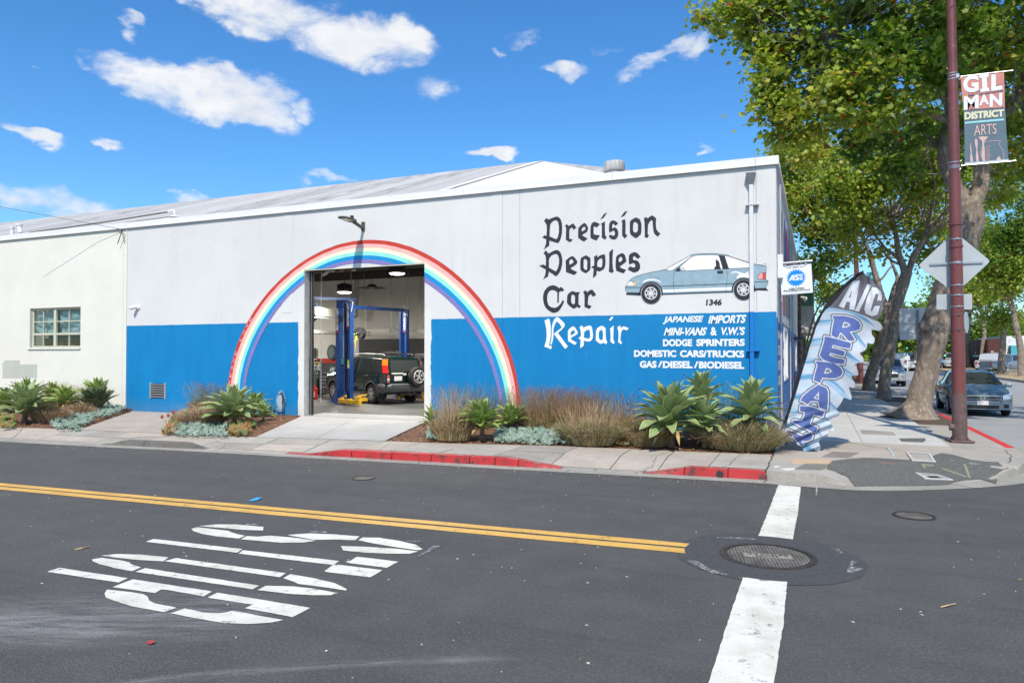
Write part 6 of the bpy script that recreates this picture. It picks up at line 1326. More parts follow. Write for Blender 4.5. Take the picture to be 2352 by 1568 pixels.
def succulents(poly,label,n,z0=.22,cols=((.24,.33,.28),(.17,.26,.19),(.33,.42,.36)),h=.075,name='succulent_patch',red=0):
 """ground cover of fat little finger leaves over an area given by its outline"""
 P=[gp(*p,z0)[:2]for p in poly];P=np.array(P);mb=MB();x0,y0=P.min(0);x1,y1=P.max(0);k=0;rnd=random.Random(n)
 def inside(x,y):
  r=False;j=len(P)-1
  for i in range(len(P)):
   if(P[i][1]>y)!=(P[j][1]>y)and x<(P[j][0]-P[i][0])*(y-P[i][1])/(P[j][1]-P[i][1])+P[i][0]:r=not r
   j=i
  return r
 tries=0
 while k<n and tries<n*20:
  tries+=1;x,y=rnd.uniform(x0,x1),rnd.uniform(y0,y1)
  if not inside(x,y):continue
  k+=1;zz=bedz(x,max(I(BACK,x),y));hh=h*rnd.uniform(.7,1.9)*(1+.9*max(0,mnoise.noise(Vector((x*4,y*4,0)))));mi=rnd.randrange(3)if rnd.random()>red else 3
  for f in range(7):
   a=f*.9+rnd.uniform(0,.5);o_=rnd.uniform(.25,.7)*h*.9;bx,by=x+math.cos(a)*.008,y+math.sin(a)*.008;tx,ty=x+math.cos(a)*o_,y+math.sin(a)*o_;w=rnd.uniform(.006,.010);zt=zz+hh*rnd.uniform(.7,1.1);zb=zz+hh*.25
   m=((bx+tx)/2,(by+ty)/2,zb+(zt-zb)*.45)
   mb.add([(bx,by,zb),(m[0]-w,m[1],m[2]),(m[0],m[1]-w,m[2]),(m[0]+w,m[1],m[2]),(m[0],m[1]+w,m[2]),(tx,ty,zt)],[(0,1,2),(0,2,3),(0,3,4),(0,4,1),(5,2,1),(5,3,2),(5,4,3),(5,1,4)],mi)
 mats=[mat('succulent %s'%(c,),c,.6,var=.2,scale=12)for c in cols]+[mat('succulent rust',(.42,.15,.06),.6,var=.3,scale=12)]
 return obj(name,mb,mats,recalc=False,kind='stuff',smooth=True,label=label)
def px2m(px,py,r,z0=.24):c=gp(px,py,z0);return r/FPX*np.dot(c,D0)
def ag(px,py,rpx,label,kind='b',**k):return agave(px,py,px2m(px,py,rpx),label,kind,**k)
ag(56,966,62,'large sage green agave at the front of the far left bed','b',n=40,seed=1,lift=.18);ag(66,944,44,'agave standing up behind the large one in the far left bed','g',seed=2,lift=.30)
ag(12,946,42,'agave cut by the left edge of the photo','g',seed=3,lift=.1);ag(149,942,38,'yellow green agave between the two tan clumps of the left bed','g',seed=4,lift=.18,n=30);ag(120,936,36,'agave at the wall in the middle of the left bed','g',seed=5,lift=.22,n=26)
ag(205,945,36,'upright succulent with dense dark leaves in the left bed','k',n=46,seed=6,lift=.14,low=35);ag(232,946,38,'rightmost tall plant of the left bed, leaves held upright','k',n=46,seed=7,lift=.14,low=30)
ag(222,938,44,'agave with pointed leaves behind the upright succulents','g',n=26,seed=8,lift=.25,low=20)
grass(113,967,.42,.50,.55,'tan rounded dry clump before the left wall',n=2200,pal=(2,1,3),wts=(3,4,2),nw=40,seed=1,spread=1.0,z0=.2)
grass(182,955,.38,.42,.48,'second tan rounded clump, right of the yellow green agave',n=1800,pal=(2,1,3),wts=(3,4,2),nw=40,seed=2,spread=1.0,z0=.2)
grass(118,936,.45,.70,1.05,'tall thin reeds against the wall at far left',n=900,pal=(0,1,2),seed=3,nw=200);grass(178,938,.35,.45,.95,'thin reeds at the wall left of the pad',n=500,pal=(0,1,3),seed=4,nw=140)
C5s=CL
succulents([C5s(400,500),C5s(560,415),C5s(700,405),C5s(780,470),C5s(650,535),C5s(450,535)],'blue green finger succulents spilling to the pavement in the left bed',520)
succulents([C5s(730,440),C5s(830,380),C5s(960,370),C5s(1035,400),C5s(940,445),C5s(800,460)],'blue green finger succulents beside the concrete pad',420)
succulents([C5s(0,440),C5s(120,440),C5s(130,515),C5s(0,520)],'low green ground cover at the far left corner',260,cols=((.13,.20,.05),(.20,.26,.07),(.28,.24,.10)),red=.1)
ag(536,976,66,'large pale agave left of the garage ramp','b',n=46,seed=10,lift=.20);ag(584,958,40,'smaller agave behind right of the large pale one','g',n=28,seed=11,lift=.14);ag(604,966,32,'small bright agave nearest the standpipe','n',n=34,seed=12,lift=.08)
grass(484,950,.62,.62,1.15,'tall reddish reed clump under the left foot of the rainbow',n=1500,pal=(0,2,1),wts=(2,4,2),nw=420,seed=5,seedp=.6);grass(470,972,.55,.50,.58,'tan dry mound left of the large pale agave',n=2600,pal=(2,1,3),wts=(3,4,3),nw=60,seed=6,spread=1.0)
grass(556,948,.40,.70,1.05,'reeds behind the large pale agave',n=500,pal=(0,2,1),nw=220,seed=7,seedp=.5)
succulents([C5s(1400,560),C5s(1450,450),C5s(1560,400),C5s(1640,470),C5s(1850,520),C5s(1860,590),C5s(1600,590),C5s(1430,580)],'blue finger succulents left of the garage ramp',1000)
succulents([C5s(1330,575),C5s(1360,500),C5s(1480,440),C5s(1500,480),C5s(1420,575)],'reddish spiky aloe mat at the pad edge',260,cols=((.16,.18,.06),(.24,.19,.07),(.13,.16,.07)),red=.35,h=.10)
succulents([C5s(1870,585),C5s(1900,520),C5s(2080,490),C5s(2090,540),C5s(2000,595)],'orange tipped low succulents before the large pale agave',240,cols=((.16,.22,.06),(.22,.25,.08),(.12,.18,.06)),red=.3,h=.10)
for k,(x,y,x1,y1)in enumerate(((1370,520,1325,440),(1400,510,1375,428),(1420,500,1410,398),(1435,500,1422,405))):
 a,b=gp(*C5s(x,y),.22),fp(*C5s(x1,y1),gp(*C5s(x,y),.22)[1]);mb=MB();mb.tube([a,(a+b)/2+[.01,0,.01],b],.006,5);t=thing('aloe_flower',['leftmost and lowest','second','tallest','rightmost'][k]+' rust red aloe flower beside the concrete pad','flower',a,group='rust red aloe flower stalks');obj('stalk',mb,G_B[2],t)
 mb=MB();mb.lathe([(.006,-.05),(.028,-.03),(.032,.0),(.01,.04)],b,n=8);obj('flower_head',mb,mat('rust red flower',(.32,.06,.035),.8,var=.2),t)
ag(990,998,36,'bright agave at the right foot of the garage door','n',n=44,seed=20,lift=.22,low=0);grass(1039,1003,.42,.66,1.30,'box shaped tan reed clump between two agaves right of the ramp',n=3400,pal=(1,2,0,3),wts=(4,3,3,2),nw=260,seed=8,spread=.45,seedp=.2)
ag(1106,1004,56,'yellow edged agave below the right foot of the rainbow','g',n=46,seed=21,lift=.20);ag(1174,990,42,'agave under the red end of the rainbow','g',n=38,seed=22,lift=.14)
grass(1080,975,.75,.55,1.25,'green reeds along the wall behind the yellow edged agave',n=900,pal=(0,2,1),nw=380,seed=9,z0=.27);grass(1150,975,.5,.5,.9,'sparse reeds at the wall left of the red rainbow foot',n=400,pal=(0,2,1),nw=200,seed=19,z0=.27)
for k,(x,y,rx,h,w,lb)in enumerate(((1215,985,.60,.72,1.15,'brown reed clump just right of the red rainbow foot'),(1262,990,.60,.70,1.25,'second brown reed clump right of the rainbow'),(1300,985,.55,.66,1.20,'reed clump behind the blue succulents in mid bed'),(1332,990,.5,.62,1.15,'reeds at the wall left of the tan mound'))):
 grass(x,y,rx,h,w,lb,n=1700,pal=(2,0,1,2),wts=(3,6,2,1),nw=380,seed=30+k,seedp=.5)
grass(1356,1012,.56,.56,1.0,'large tan reed mound in the middle of the right bed',n=4200,pal=(1,2,0,3),wts=(3,2,5,2),nw=260,seed=41,spread=.8,seedp=.2)
grass(1385,985,.75,.80,1.30,'tall wispy reeds behind the large tan mound',n=1400,pal=(0,2,1),nw=520,seed=42,seedp=.3);grass(1425,990,.55,.62,1.10,'wispy reeds right of the large tan mound',n=1200,pal=(1,2,0),nw=320,seed=43,seedp=.4)
grass(1470,1005,.52,.62,.80,'rust brown clump left of the largest agave',n=2600,pal=(2,0,1),nw=160,seed=44,seedp=.5,spread=.8);grass(1490,1016,.40,.42,.5,'low green brown clump under the largest agave',n=1200,pal=(0,2,1),nw=50,seed=45,spread=.8)
succulents([C6(1190,500),C6(1210,440),C6(1290,430),C6(1290,500)],'small blue succulents at the foot of the box shaped reeds',120,h=.10)
succulents([C6(1720,510),C6(1740,450),C6(1900,415),C6(2010,440),C6(2100,410),C6(2260,440),C6(2310,510),C6(2150,530),C6(1900,520)],'blue finger succulents along the pavement below the brown reeds',1300)
succulents([C7(0,745),C7(0,640),C7(110,620),C7(190,700),C7(170,755)],'pale green finger succulents at the edge of mid bed',300,cols=((.28,.36,.30),(.2,.3,.22),(.34,.40,.30)))
succulents([C7(500,760),C7(520,640),C7(700,620),C7(780,700),C7(740,770)],'low brown and green succulents right of the tan mound',320,cols=((.18,.18,.07),(.26,.2,.10),(.2,.24,.09)),red=.25)
ag(1540,1019,84,'largest sage green agave of the right bed, hanging over the pavement','b',n=50,seed=50,lift=.36,low=-12);ag(1612,1008,58,'raised agave behind, topmost of the right group','b',n=40,seed=51,lift=.74)
ag(1618,1022,56,'front agave between the two large ones in the right group','b',n=44,seed=52,lift=.36);ag(1728,1018,68,'agave nearest the shop corner with yellowing lower leaves','b',n=44,seed=53,lift=.56,low=-15)
grass(1698,1022,.66,.56,.62,'tan and green reed mound nearest the shop corner',n=4200,pal=(1,2,0,3),wts=(3,2,6,2),nw=100,seed=60,spread=.95,seedp=.2);grass(1668,1010,.50,1.05,1.45,'tall feathery green plant between the right agaves',n=900,pal=(5,0,3),nw=160,seed=61,seedp=.1,z0=.25)
grass(1765,1010,.42,.50,.95,'arching dry reeds at the shop corner',n=500,pal=(1,3,2),nw=160,seed=62,spread=1.2,z0=.24)
mb=MB()
for _ in range(1400):
 x=random.uniform(-24,WX-.1);y=I(BACK,x)+abs(random.gauss(0,.5));y=min(y,WY-.1);z=bedz(x,y)+.015;s=random.uniform(.012,.03);a=random.uniform(0,6.3)
 mb.add([(x+math.cos(a+k*1.57)*s*(1 if k%2 else.6),y+math.sin(a+k*1.57)*s*(1 if k%2 else.6),z+random.uniform(0,.02))for k in range(4)],[(0,1,2,3)],random.choice([0,1]))
obj('dead_leaves',mb,[mat('fallen leaf tan',(.45,.28,.13),.8,var=.3),mat('fallen leaf brown',(.28,.13,.06),.8,var=.3)],kind='stuff',recalc=False)
# --- lamp pole, signs, banner
PY=15.96
def Pp(px,py,Y=PY):p=fp(px,py,Y);return(p[0],Y,p[2])
M_POLE=paint_mat('maroon pole paint',(.165,.050,.046),(.27,.14,.12),.33,.38,7)
M_POLEB=mat('primer brown pole base',(.12,.075,.07),.6,var=.3,scale=7)
pb=gp(2198,1010,.155);pole=thing('lamp_pole','tall maroon street pole with three sign backs and an arts banner strapped to it','lamp pole',(pb[0],PY,.155))
def prad(px_w,c):return px_w/2/FPX*np.dot(np.array(c),D0)
top=np.array(Pp(2179,-260));bot=np.array([pb[0],PY,.17]);path,rad=[],[]
for t in np.linspace(0,1,14):path.append(tuple(bot+(top-bot)*t));rad.append(.125-.056*t)
k1=1
mb=MB();mb.tube(path,rad,20);obj('shaft',mb,M_POLE,pole,autosm=60)
mb=MB();mb.tube([tuple(bot),tuple(bot+(top-bot)*.085)],[.129,.126],20);obj('primer_band',mb,M_POLEB,pole,autosm=60)
mb=MB();mb.tube([tuple(bot+(top-bot)*.345),tuple(bot+(top-bot)*.349)],[.122,.122],20);mb.tube([tuple(bot+(top-bot)*.385),tuple(bot+(top-bot)*.389)],[.120,.120],20);obj('joint_ring',mb,M_POLE,pole)
mb=MB();mb.box((pb[0],PY,.175),(.40,.40,.04),R(8));obj('base_plate',mb,M_POLEB,pole,bevel=.01)
for a in range(4):
 x,y=pb[0]+.15*math.cos(R(53+a*90)),PY+.15*math.sin(R(53+a*90));mb=MB();mb.lathe([(.025,.19),(.025,.225),(.012,.225),(.012,.25)],(x,y,0),n=8);obj('bolt',mb,M_POLEB,pole)
h=Pp(2186,980,PY-.02);mb=MB();hq=bot+(top-bot)*((h[2]-bot[2])/(top[2]-bot[2]));mb.lathe([(.01,-.06),(.07,-.055),(.075,.03)],(hq[0]-.12,PY-.02,h[2]),'X',16);obj('hand_hole_cover',mb,M_POLEB,pole)
M_SIGNB=mat('bare aluminium sign back',(.44,.47,.49),.45,.25,var=.07,scale=2.5)
C4b=crop(3560,900,536,885)
def rounded(P,r=.12,n=4):
 out=[];P=[np.array(p,float)for p in P]
 for i in range(len(P)):
  a,b,c=P[i-1],P[i],P[(i+1)%len(P)];p,q=b+(a-b)*r,b+(c-b)*r
  for k in range(n+1):t=k/n;out.append(tuple((1-t)**2*p+2*t*(1-t)*b+t*t*q))
 return out
def plate(pts,Y,m,name,parent,th=.006,r=.12):
 P=[(fp(*p,Y)[0],fp(*p,Y)[2])for p in pts];P=rounded(P,r);mb=MB();mb.prism(P,lambda x,z:(x,Y,z),lambda x,z:(x,Y+th,z));return obj(name,mb,m,parent)
sgn=thing('warning_sign','back of a diamond road sign strapped to the maroon pole','road sign',Pp(2192,610,PY+.16));YS=PY+.15
plate([C4b(186,268),C4b(428,45),C4b(664,238),C4b(432,452)],YS,M_SIGNB,'sign_plate',sgn,r=.07)
a,b=Pp(*C4b(262,258),PY-.13),Pp(*C4b(615,243),PY-.13);mb=MB();mb.bar(Pp(*C4b(262,258),YS-.02),Pp(*C4b(615,243),YS-.02),.02,.045);obj('brace',mb,M_STEEL,sgn)
def strap(px,py,par,m=M_STEEL,w=.022,r=None):
 c=Pp(px,py);t=(c[2]-bot[2])/(top[2]-bot[2]);q=bot+(top-bot)*t;rr=(r or(.125-.056*t+.004));mb=MB();mb.lathe([(rr,-w/2),(rr,w/2)],(q[0],q[1],c[2]),n=24,caps=False);mb.box((q[0]+.01,q[1]-rr-.008,c[2]),(.035,.02,w*1.3));return obj('strap',mb,m,par)
for yy in(95,398):strap(*C4b(425,yy),sgn)
strap(*C4b(427,250),sgn,w=.035)
sg2=thing('rectangular_sign','small blank back of a rectangular sign under the diamond on the maroon pole','road sign',Pp(2192,710,YS));plate([C4b(307,457),C4b(543,455),C4b(543,557),C4b(308,558)],YS,M_SIGNB,'sign_plate',sg2,r=.06)
for yy in(463,538):strap(*C4b(430,yy),sg2)
oc=Pp(*C4b(497,642),PY+.12);so=thing('side_facing_sign','octagonal sign seen nearly edge-on at the right of the maroon pole','road sign',oc);zt_,zb_=Pp(*C4b(480,572),PY+.1)[2],Pp(*C4b(480,712),PY+.1)[2];R8=(zt_-zb_)/2/math.cos(R(22.5));
mb=MB();xs_=(oc[0]+.02,oc[0]+.028);P8=[(R8*math.cos(R(22.5+45*k)),R8*math.sin(R(22.5+45*k)))for k in range(8)];an=R(-60)
def o8(u,v,d):return(oc[0]-.04+u*math.cos(an)*1+d*math.sin(-an),PY+.13-u*math.sin(an)*.62-.0+d,(zt_+zb_)/2+v)
mb.prism(P8,lambda u,v:(oc[0]+.02+u*.34,PY+.15+u*.92,(zt_+zb_)/2+v),lambda u,v:(oc[0]+.028+u*.34,PY+.147+u*.92,(zt_+zb_)/2+v));obj('sign_plate',mb,M_SIGNB,so)
strap(*C4b(432,590),so,M_POLEB,.03);strap(*C4b(432,692),so,M_POLEB,.02)
# ---- banner
CBn=crop(3700,100,396,1035);YB=PY-.02
def B(x,y,d=0.):p=fp(*CBn(x,y),YB);return(p[0],YB-d,p[2])
bn=thing('arts_banner','pink and slate street banner with white lettering and a pot, hung from the maroon pole','banner',B(620,1440))
def Bn(pts,m,d,name='printed_shape'):
 mb=MB();mb.sheet([[(B(*p)[0],B(*p)[2])for p in pts]],lambda x,z:(x,YB-d,z));return obj(name,mb,m,bn,recalc=False)
mb=MB();mb.prism([(B(*p)[0],B(*p)[2])for p in[(372,538),(600,510),(826,488),(832,760),(850,1100),(875,1432),(640,1452),(415,1470),(412,1100),(398,800)]],lambda x,z:(x,YB,z),lambda x,z:(x,YB+.004,z));obj('cloth',mb,mat('slate blue banner cloth',(.10,.155,.20),.7,var=.08,scale=3),bn)
Bn([(372,538),(600,510),(826,488),(832,760),(833,868),(620,880),(500,890),(406,898),(398,800),(391,798)],mat('dusty pink banner cloth',(.55,.225,.19),.7,var=.06,scale=3),.003)
Bn([(391,798),(400,798),(408,895),(400,895)],mat('slate blue banner cloth'),.004)
M_LATT=mat('banner dark print',(.12,.09,.11),.7,var=0)
def Bl(pts,w,m,d=.005):
 A,Bq=[],[];P=[np.array(p,float)for p in pts]
 for i,p in enumerate(P):dd=P[min(i+1,len(P)-1)]-P[max(i-1,0)];dd/=np.linalg.norm(dd);n=np.array([-dd[1],dd[0]])*w/2;A.append(B(*(p+n),d));Bq.append(B(*(p-n),d))
 mb=MB();mb.quadstrip(A,Bq);return obj('printed_line',mb,m,bn,recalc=False)
Bl([(455,745),(600,728),(812,690)],14,M_LATT);Bl([(470,700),(600,690),(690,660)],5,M_LATT);Bl([(460,700),(455,890)],8,M_LATT);Bl([(490,700),(492,890)],6,M_LATT);Bl([(740,640),(800,620),(812,860)],9,M_LATT);Bl([(455,750),(492,800),(455,850),(492,890)],4,M_LATT);Bl([(430,888),(820,866)],4,M_LATT)
for k in range(9):Bl([(480+k*22,735-k*3),(491+k*22,700-k*4),(502+k*22,732-k*3)],3,M_LATT)
M_BW=mat('banner white print',(.72,.72,.76),.7,var=.06,scale=30)
def Bt(s,x0,x1,yb0,yt0,yb1,yt1,m,bold,d=.008):mb=MB();add_text(mb,s,[B(x0,yb0,d),B(x1,yb1,d),B(x0,yt0,d),B(x1,yt1,d)],bold);obj('printed_letter',mb,m,bn,recalc=False)
Bt('G',397,560,715,535,700,520,M_BW,.045);Bl([(568,542),(665,528)],34,M_BW,.008);Bl([(618,540),(625,690)],52,M_BW,.0085);Bl([(578,690),(672,676)],34,M_BW,.009);Bl([(715,520),(715,672)],48,M_BW,.008);Bl([(690,672),(808,656)],44,M_BW,.0085)
Bt('M',405,560,892,750,872,730,M_BW,.045);Bt('A',565,668,845,735,832,725,M_BW,.04);Bt('N',675,808,862,725,848,710,M_BW,.045)
Bt('DISTRICT',412,826,995,915,958,882,mat('banner cream print',(.66,.64,.46),.7,var=0),.055);Bl([(415,1026),(826,990)],20,mat('banner aqua print',(.30,.60,.64),.7,var=0),.006)
Bt('ARTS',512,746,1162,1050,1140,1033,mat('banner pale pink print',(.66,.42,.38),.7,var=0),.0)
M_BP=mat('banner pink line',(.60,.40,.38),.7,var=0)
Bl([(620,1222),(700,1216),(790,1212)],5,M_BP);Bl([(790,1212),(770,1250),(800,1290),(825,1340),(822,1400),(805,1440)],5,M_BP);Bl([(620,1222),(590,1290),(582,1350),(600,1410),(615,1450)],5,M_BP)
Bn([(600,1280),(622,1270),(628,1440),(605,1420),(590,1360)],M_BP,.006)
for k in range(16):Bl([(632,1270+k*11),(660+random.randint(0,35),1268+k*11)],3,M_BP)
Bn([(735,1440),(800,1430),(790,1395),(770,1370),(750,1400)],M_BP,.006)
for pts in([(476,1225),(484,1290),(487,1340),(500,1400),(497,1462),(480,1463),(470,1390),(477,1340),(470,1290)],[(520,1195),(545,1195),(550,1240),(545,1300),(560,1380),(558,1460),(540,1461),(530,1380),(537,1310),(520,1240)],[(552,1175),(605,1165),(662,1170),(622,1215),(612,1290),(622,1400),(605,1400),(600,1290),(595,1215)]):Bn(pts,M_BP,.0065)
Bn([(415,1440),(640,1424),(873,1402),(875,1432),(640,1452),(415,1470)],mat('banner faded hem',(.42,.50,.56),.7,var=.05),.0075)
for(x0,y0,x1,y1)in((345,545,920,478),(380,1470,952,1420)):
 mb=MB();mb.tube([B(x0,y0,-.0),B(x1,y1,.0)],.012,8);obj('rod',mb,M_STEEL,bn)
for yy in(512,540,572,1442,1480,1500):
 c=B(270,yy);t=(c[2]-bot[2])/(top[2]-bot[2]);q=bot+(top-bot)*t;rr=.125-.056*t+.004;mb=MB();mb.lathe([(rr,-.008),(rr,.008)],(q[0],q[1],c[2]),n=20,caps=False);obj('band',mb,M_STEEL,bn)
for yy in(535,1480):
 mb=MB();P=[B(225,yy-75),B(290,yy-95),B(338,yy-92)]if yy<1000 else[B(300,yy-30),B(388,yy-65)];mb.tube(P,.008,5);mb.tube([B(300,yy-20,.02),B(345,yy-10,.05),B(372,yy+20,.02),B(350,yy+45,.04),B(320,yy+25,.05)],.011,6);mb.box(B(330,yy+5,.03),(.07,.05,.07));obj('clamp',mb,M_STEEL,bn)
 # ---- feather flag
CF2,CF3=crop(3100,1060,470,1842),crop(3080,1420,420,1606);FYY=13.35
def fl(P,c):return[c(*p)for p in P]
outl=fl([(1382,78),(1410,132),(1500,190),(1590,280),(1655,340),(1700,400),(1722,450),(1700,560),(1690,680),(1650,790),(1592,868),(1640,905),(1680,960),(1672,1008),(1640,1030),(1575,1020),(1510,1003),(1520,1090),(1567,1150),(1555,1200),(1540,1235),(1490,1232),(1445,1220),(1445,1270),(1420,1325),(1380,1350),(1320,1380),(1365,1430),(1393,1490),(1378,1525)],CF2)+fl([(1415,112),(1350,118),(1280,150),(1330,200),(1352,285),(1345,308),(1240,312),(1262,370),(1302,425),(1300,500),(1200,478),(1225,550),(1252,645),(1240,685),(1180,665),(1128,652),(1080,740),(1010,830),(1045,860),(1068,895),(1050,925),(1015,945),(950,962),(908,1022),(940,1050),(975,1110),(980,1135),(960,1160),(910,1135),(860,1138),(890,1190),(888,1225),(865,1258),(820,1262),(780,1275),(745,1332),(772,1390),(775,1430),(745,1472),(700,1455),(660,1418),(620,1460),(575,1495),(525,1478),(500,1420),(400,1350),(220,1232),(180,1175),(205,1060),(215,1040),(240,960),(262,880),(300,790),(350,620),(400,450),(480,200),(545,0)],CF3)+fl([(410,1560),(470,1400),(520,1240),(575,1060),(625,900),(680,800),(725,720),(800,600),(885,490),(960,410),(1055,320),(1150,235),(1255,155)],CF2)
G2=fl([(820,655),(980,675),(1180,720),(1400,790),(1520,850),(1595,880),(1760,900),(1760,400),(1400,60),(1000,200),(640,700)],CF2)
SLV=fl([(1382,78),(1395,130),(1290,190),(1180,290),(1070,400),(980,520),(870,640),(790,700),(735,780),(690,890),(650,960),(600,1120),(540,1300),(490,1470),(450,1570),(300,1570),(600,800),(900,400),(1300,60)],CF2)
SLV2=fl([(575,0),(520,170),(455,390),(405,560),(360,700),(320,830),(285,930),(255,1060),(180,1070),(150,900),(400,200),(470,0)],CF3)
LET=[([(905,795),(1000,790),(1110,797),(1230,830),(1310,880),(1345,950),(1325,1005),(1270,1030),(1170,1045),(1215,1110),(1252,1168),(1225,1190),(1150,1180),(1085,1110),(1022,1050),(990,1130),(960,1140),(888,1100),(905,960),(928,860)],[(1085,885),(1048,975),(1120,980),(1185,945),(1150,905)],CF2),
([(780,1115),(980,1160),(1180,1218),(1190,1240),(1170,1310),(1000,1275),(908,1248),(885,1298),(1000,1320),(1095,1355),(1075,1425),(965,1400),(865,1375),(850,1418),(960,1455),(1092,1480),(1080,1548),(900,1535),(760,1482),(702,1418),(725,1340),(772,1190)],None,CF2),
([(700,92),(850,105),(990,128),(1080,190),(1112,260),(1085,320),(1000,355),(900,352),(800,340),(765,420),(670,385),(690,280),(728,160)],[(860,190),(825,278),(885,282),(955,250),(920,212)],CF3),
([(740,448),(860,500),(888,560),(885,700),(875,842),(762,802),(735,700),(620,698),(580,748),(468,692),(500,630),(600,540)],[(750,555),(665,655),(748,680)],CF3),
([(465,772),(590,778),(700,810),(832,868),(802,948),(668,905),(630,980),(608,1060),(728,1110),(702,1182),(600,1150),(500,1100),(350,1020),(345,995),(385,985),(490,1005),(520,930),(540,868),(458,850)],None,CF3),
([(262,1128),(330,1150),(420,1200),(500,1232),(560,1200),(620,1185),(655,1230),(640,1275),(600,1300),(540,1312),(480,1305),(520,1370),(490,1382),(440,1345),(380,1270),(350,1225),(320,1250),(240,1175)],[(400,1188),(500,1228),(420,1200)],CF3)]
AC=[([(1230,230),(1342,243),(1290,480),(1245,705),(1165,690),(1180,575),(1122,568),(1085,672),(1000,640)],[(1215,365),(1160,500),(1185,508)],CF2),([(1458,285),(1512,310),(1315,732),(1252,715)],None,CF2),
([(1530,338),(1600,350),(1660,410),(1682,480),(1670,552),(1600,560),(1622,450),(1580,448),(1540,560),(1500,700),(1512,738),(1560,640),(1645,640),(1600,780),(1520,802),(1420,762),(1398,690),(1430,560),(1470,450)],None,CF2)]
def pip(P,X,Y):
 P=np.array(P);r=np.zeros(X.shape,bool);j=len(P)-1
 for i in range(len(P)):
  xi,yi,xj,yj=P[i][0],P[i][1],P[j][0],P[j][1]
  if yi!=yj:r^=((yi>Y)!=(yj>Y))&(X<(xj-xi)*(Y-yi)/(yj-yi)+xi)
  j=i
 return r
def pdist(P,X,Y):
 P=np.array(P,float);d=np.full(X.shape,1e9)
 for i in range(len(P)):
  a,b=P[i-1],P[i];e=b-a;L2=e@e
  if L2==0:continue
  t=np.clip(((X-a[0])*e[0]+(Y-a[1])*e[1])/L2,0,1);d=np.minimum(d,np.hypot(X-a[0]-t*e[0],Y-a[1]-t*e[1]))
 return d
st=.85;gx=np.arange(1797,2042,st);gy=np.arange(616,1044,st);GX,GY=np.meshgrid(gx,gy);cx,cy=GX[:-1,:-1]+st/2,GY[:-1,:-1]+st/2
ins=pip(outl,cx,cy)
base_edge=np.interp(cy,[620,700,800,900,1000,1040],[1985,1905,1868,1840,1805,1800])
fx=cx-base_edge;warp=cy-.30*cx+10*np.sin(fx/26.)+5*np.sin(cy/19.)
v=np.sin(warp/6.8+.8*np.sin(cy/37.));sh=np.sin(warp/3.3+fx/30.)
mi=np.where(v>.30,1,0);mi=np.where((v>.72)&(sh>-.2),2,mi);mi=np.where((v<-.55),3,mi)
mi=np.where((fx>95+28*np.sin(warp/7)),0,mi)
mi=np.where(pip(G2,cx,cy),4,mi)
for P,h,c in AC:
 Q=fl(P,c);i_=pip(Q,cx,cy);i_&=~(pip(fl(h,c),cx,cy)if h else np.zeros_like(i_));dd=pdist(Q,cx,cy);mi=np.where((dd<2.0)&~i_,5,mi);mi=np.where(i_,6,mi)
D=np.full(cx.shape,99.);INL=np.zeros_like(ins)
for P,h,c in LET:
 Q=fl(P,c);i_=pip(Q,cx,cy);dd=pdist(Q,cx,cy)
 if h:hh=fl(h,c);i_&=~pip(hh,cx,cy);dd=np.minimum(dd,pdist(hh,cx,cy))
 D=np.minimum(D,np.where(i_,-1,dd));INL|=i_
mi=np.where((D<5.2)&(mi!=4)|(D<5.2)&(cy>745),5,mi);mi=np.where(D<2.5,6,mi);mi=np.where(INL,7,mi)
mi=np.where(pip(SLV,cx,cy)|pip(SLV2,cx,cy),8,mi)
ht=(cy-616)/428
nr,nc=GX.shape;idx=np.arange(nr*nc).reshape(nr,nc);keep=ins
tl,tr_,br,bl=idx[:-1,:-1][keep],idx[:-1,1:][keep],idx[1:,1:][keep],idx[1:,:-1][keep]
used=np.unique(np.concatenate([tl,tr_,br,bl]));remap=-np.ones(nr*nc,int);remap[used]=np.arange(len(used))
ux,uy=GX.ravel()[used],GY.ravel()[used];be=np.interp(uy,[620,700,800,900,1000,1040],[1985,1905,1868,1840,1805,1800]);F2=np.clip(ux-be,0,200)
wave=.030*np.sin((uy-.5*ux)/21.)*np.clip(F2/60,0,1)+.022*np.sin(F2/13.+uy/60.)*np.clip(F2/50,0,1)+.06*np.sin(F2/42.+uy/90.)
fan=np.exp(-((uy-1010)/46.)**2)*.045*np.sin((ux-1800)*.12+(uy-960)*.32)+np.exp(-((uy-650)/60.)**2)*.02*np.sin(np.arctan2(ux-1990,uy-600)*22)
wave=wave+fan+.0015*(ux-1800)/10
verts=np.array([fp(a,b,FYY)for a,b in zip(ux,uy)]);dirs=verts-CV;verts[:,1]+=wave
me=bpy.data.meshes.new('cloth');faces=np.stack([remap[tl],remap[bl],remap[br],remap[tr_]],1)
fb=verts.mean(0);flag_base=gp(1790,1040,.155)
flag=thing('feather_flag','tall wind-bent feather flag reading A/C REPAIR, leaning from a stake at the shop corner','flag',(flag_base[0],FYY,.155))
o0=wloc(flag);verts-=np.array(o0)
me.vertices.add(len(verts));me.vertices.foreach_set('co',verts.ravel());me.loops.add(len(faces)*4);me.loops.foreach_set('vertex_index',faces.ravel());me.polygons.add(len(faces));me.polygons.foreach_set('loop_start',np.arange(len(faces))*4);me.polygons.foreach_set('loop_total',np.full(len(faces),4));me.update(calc_edges=True);me.validate()
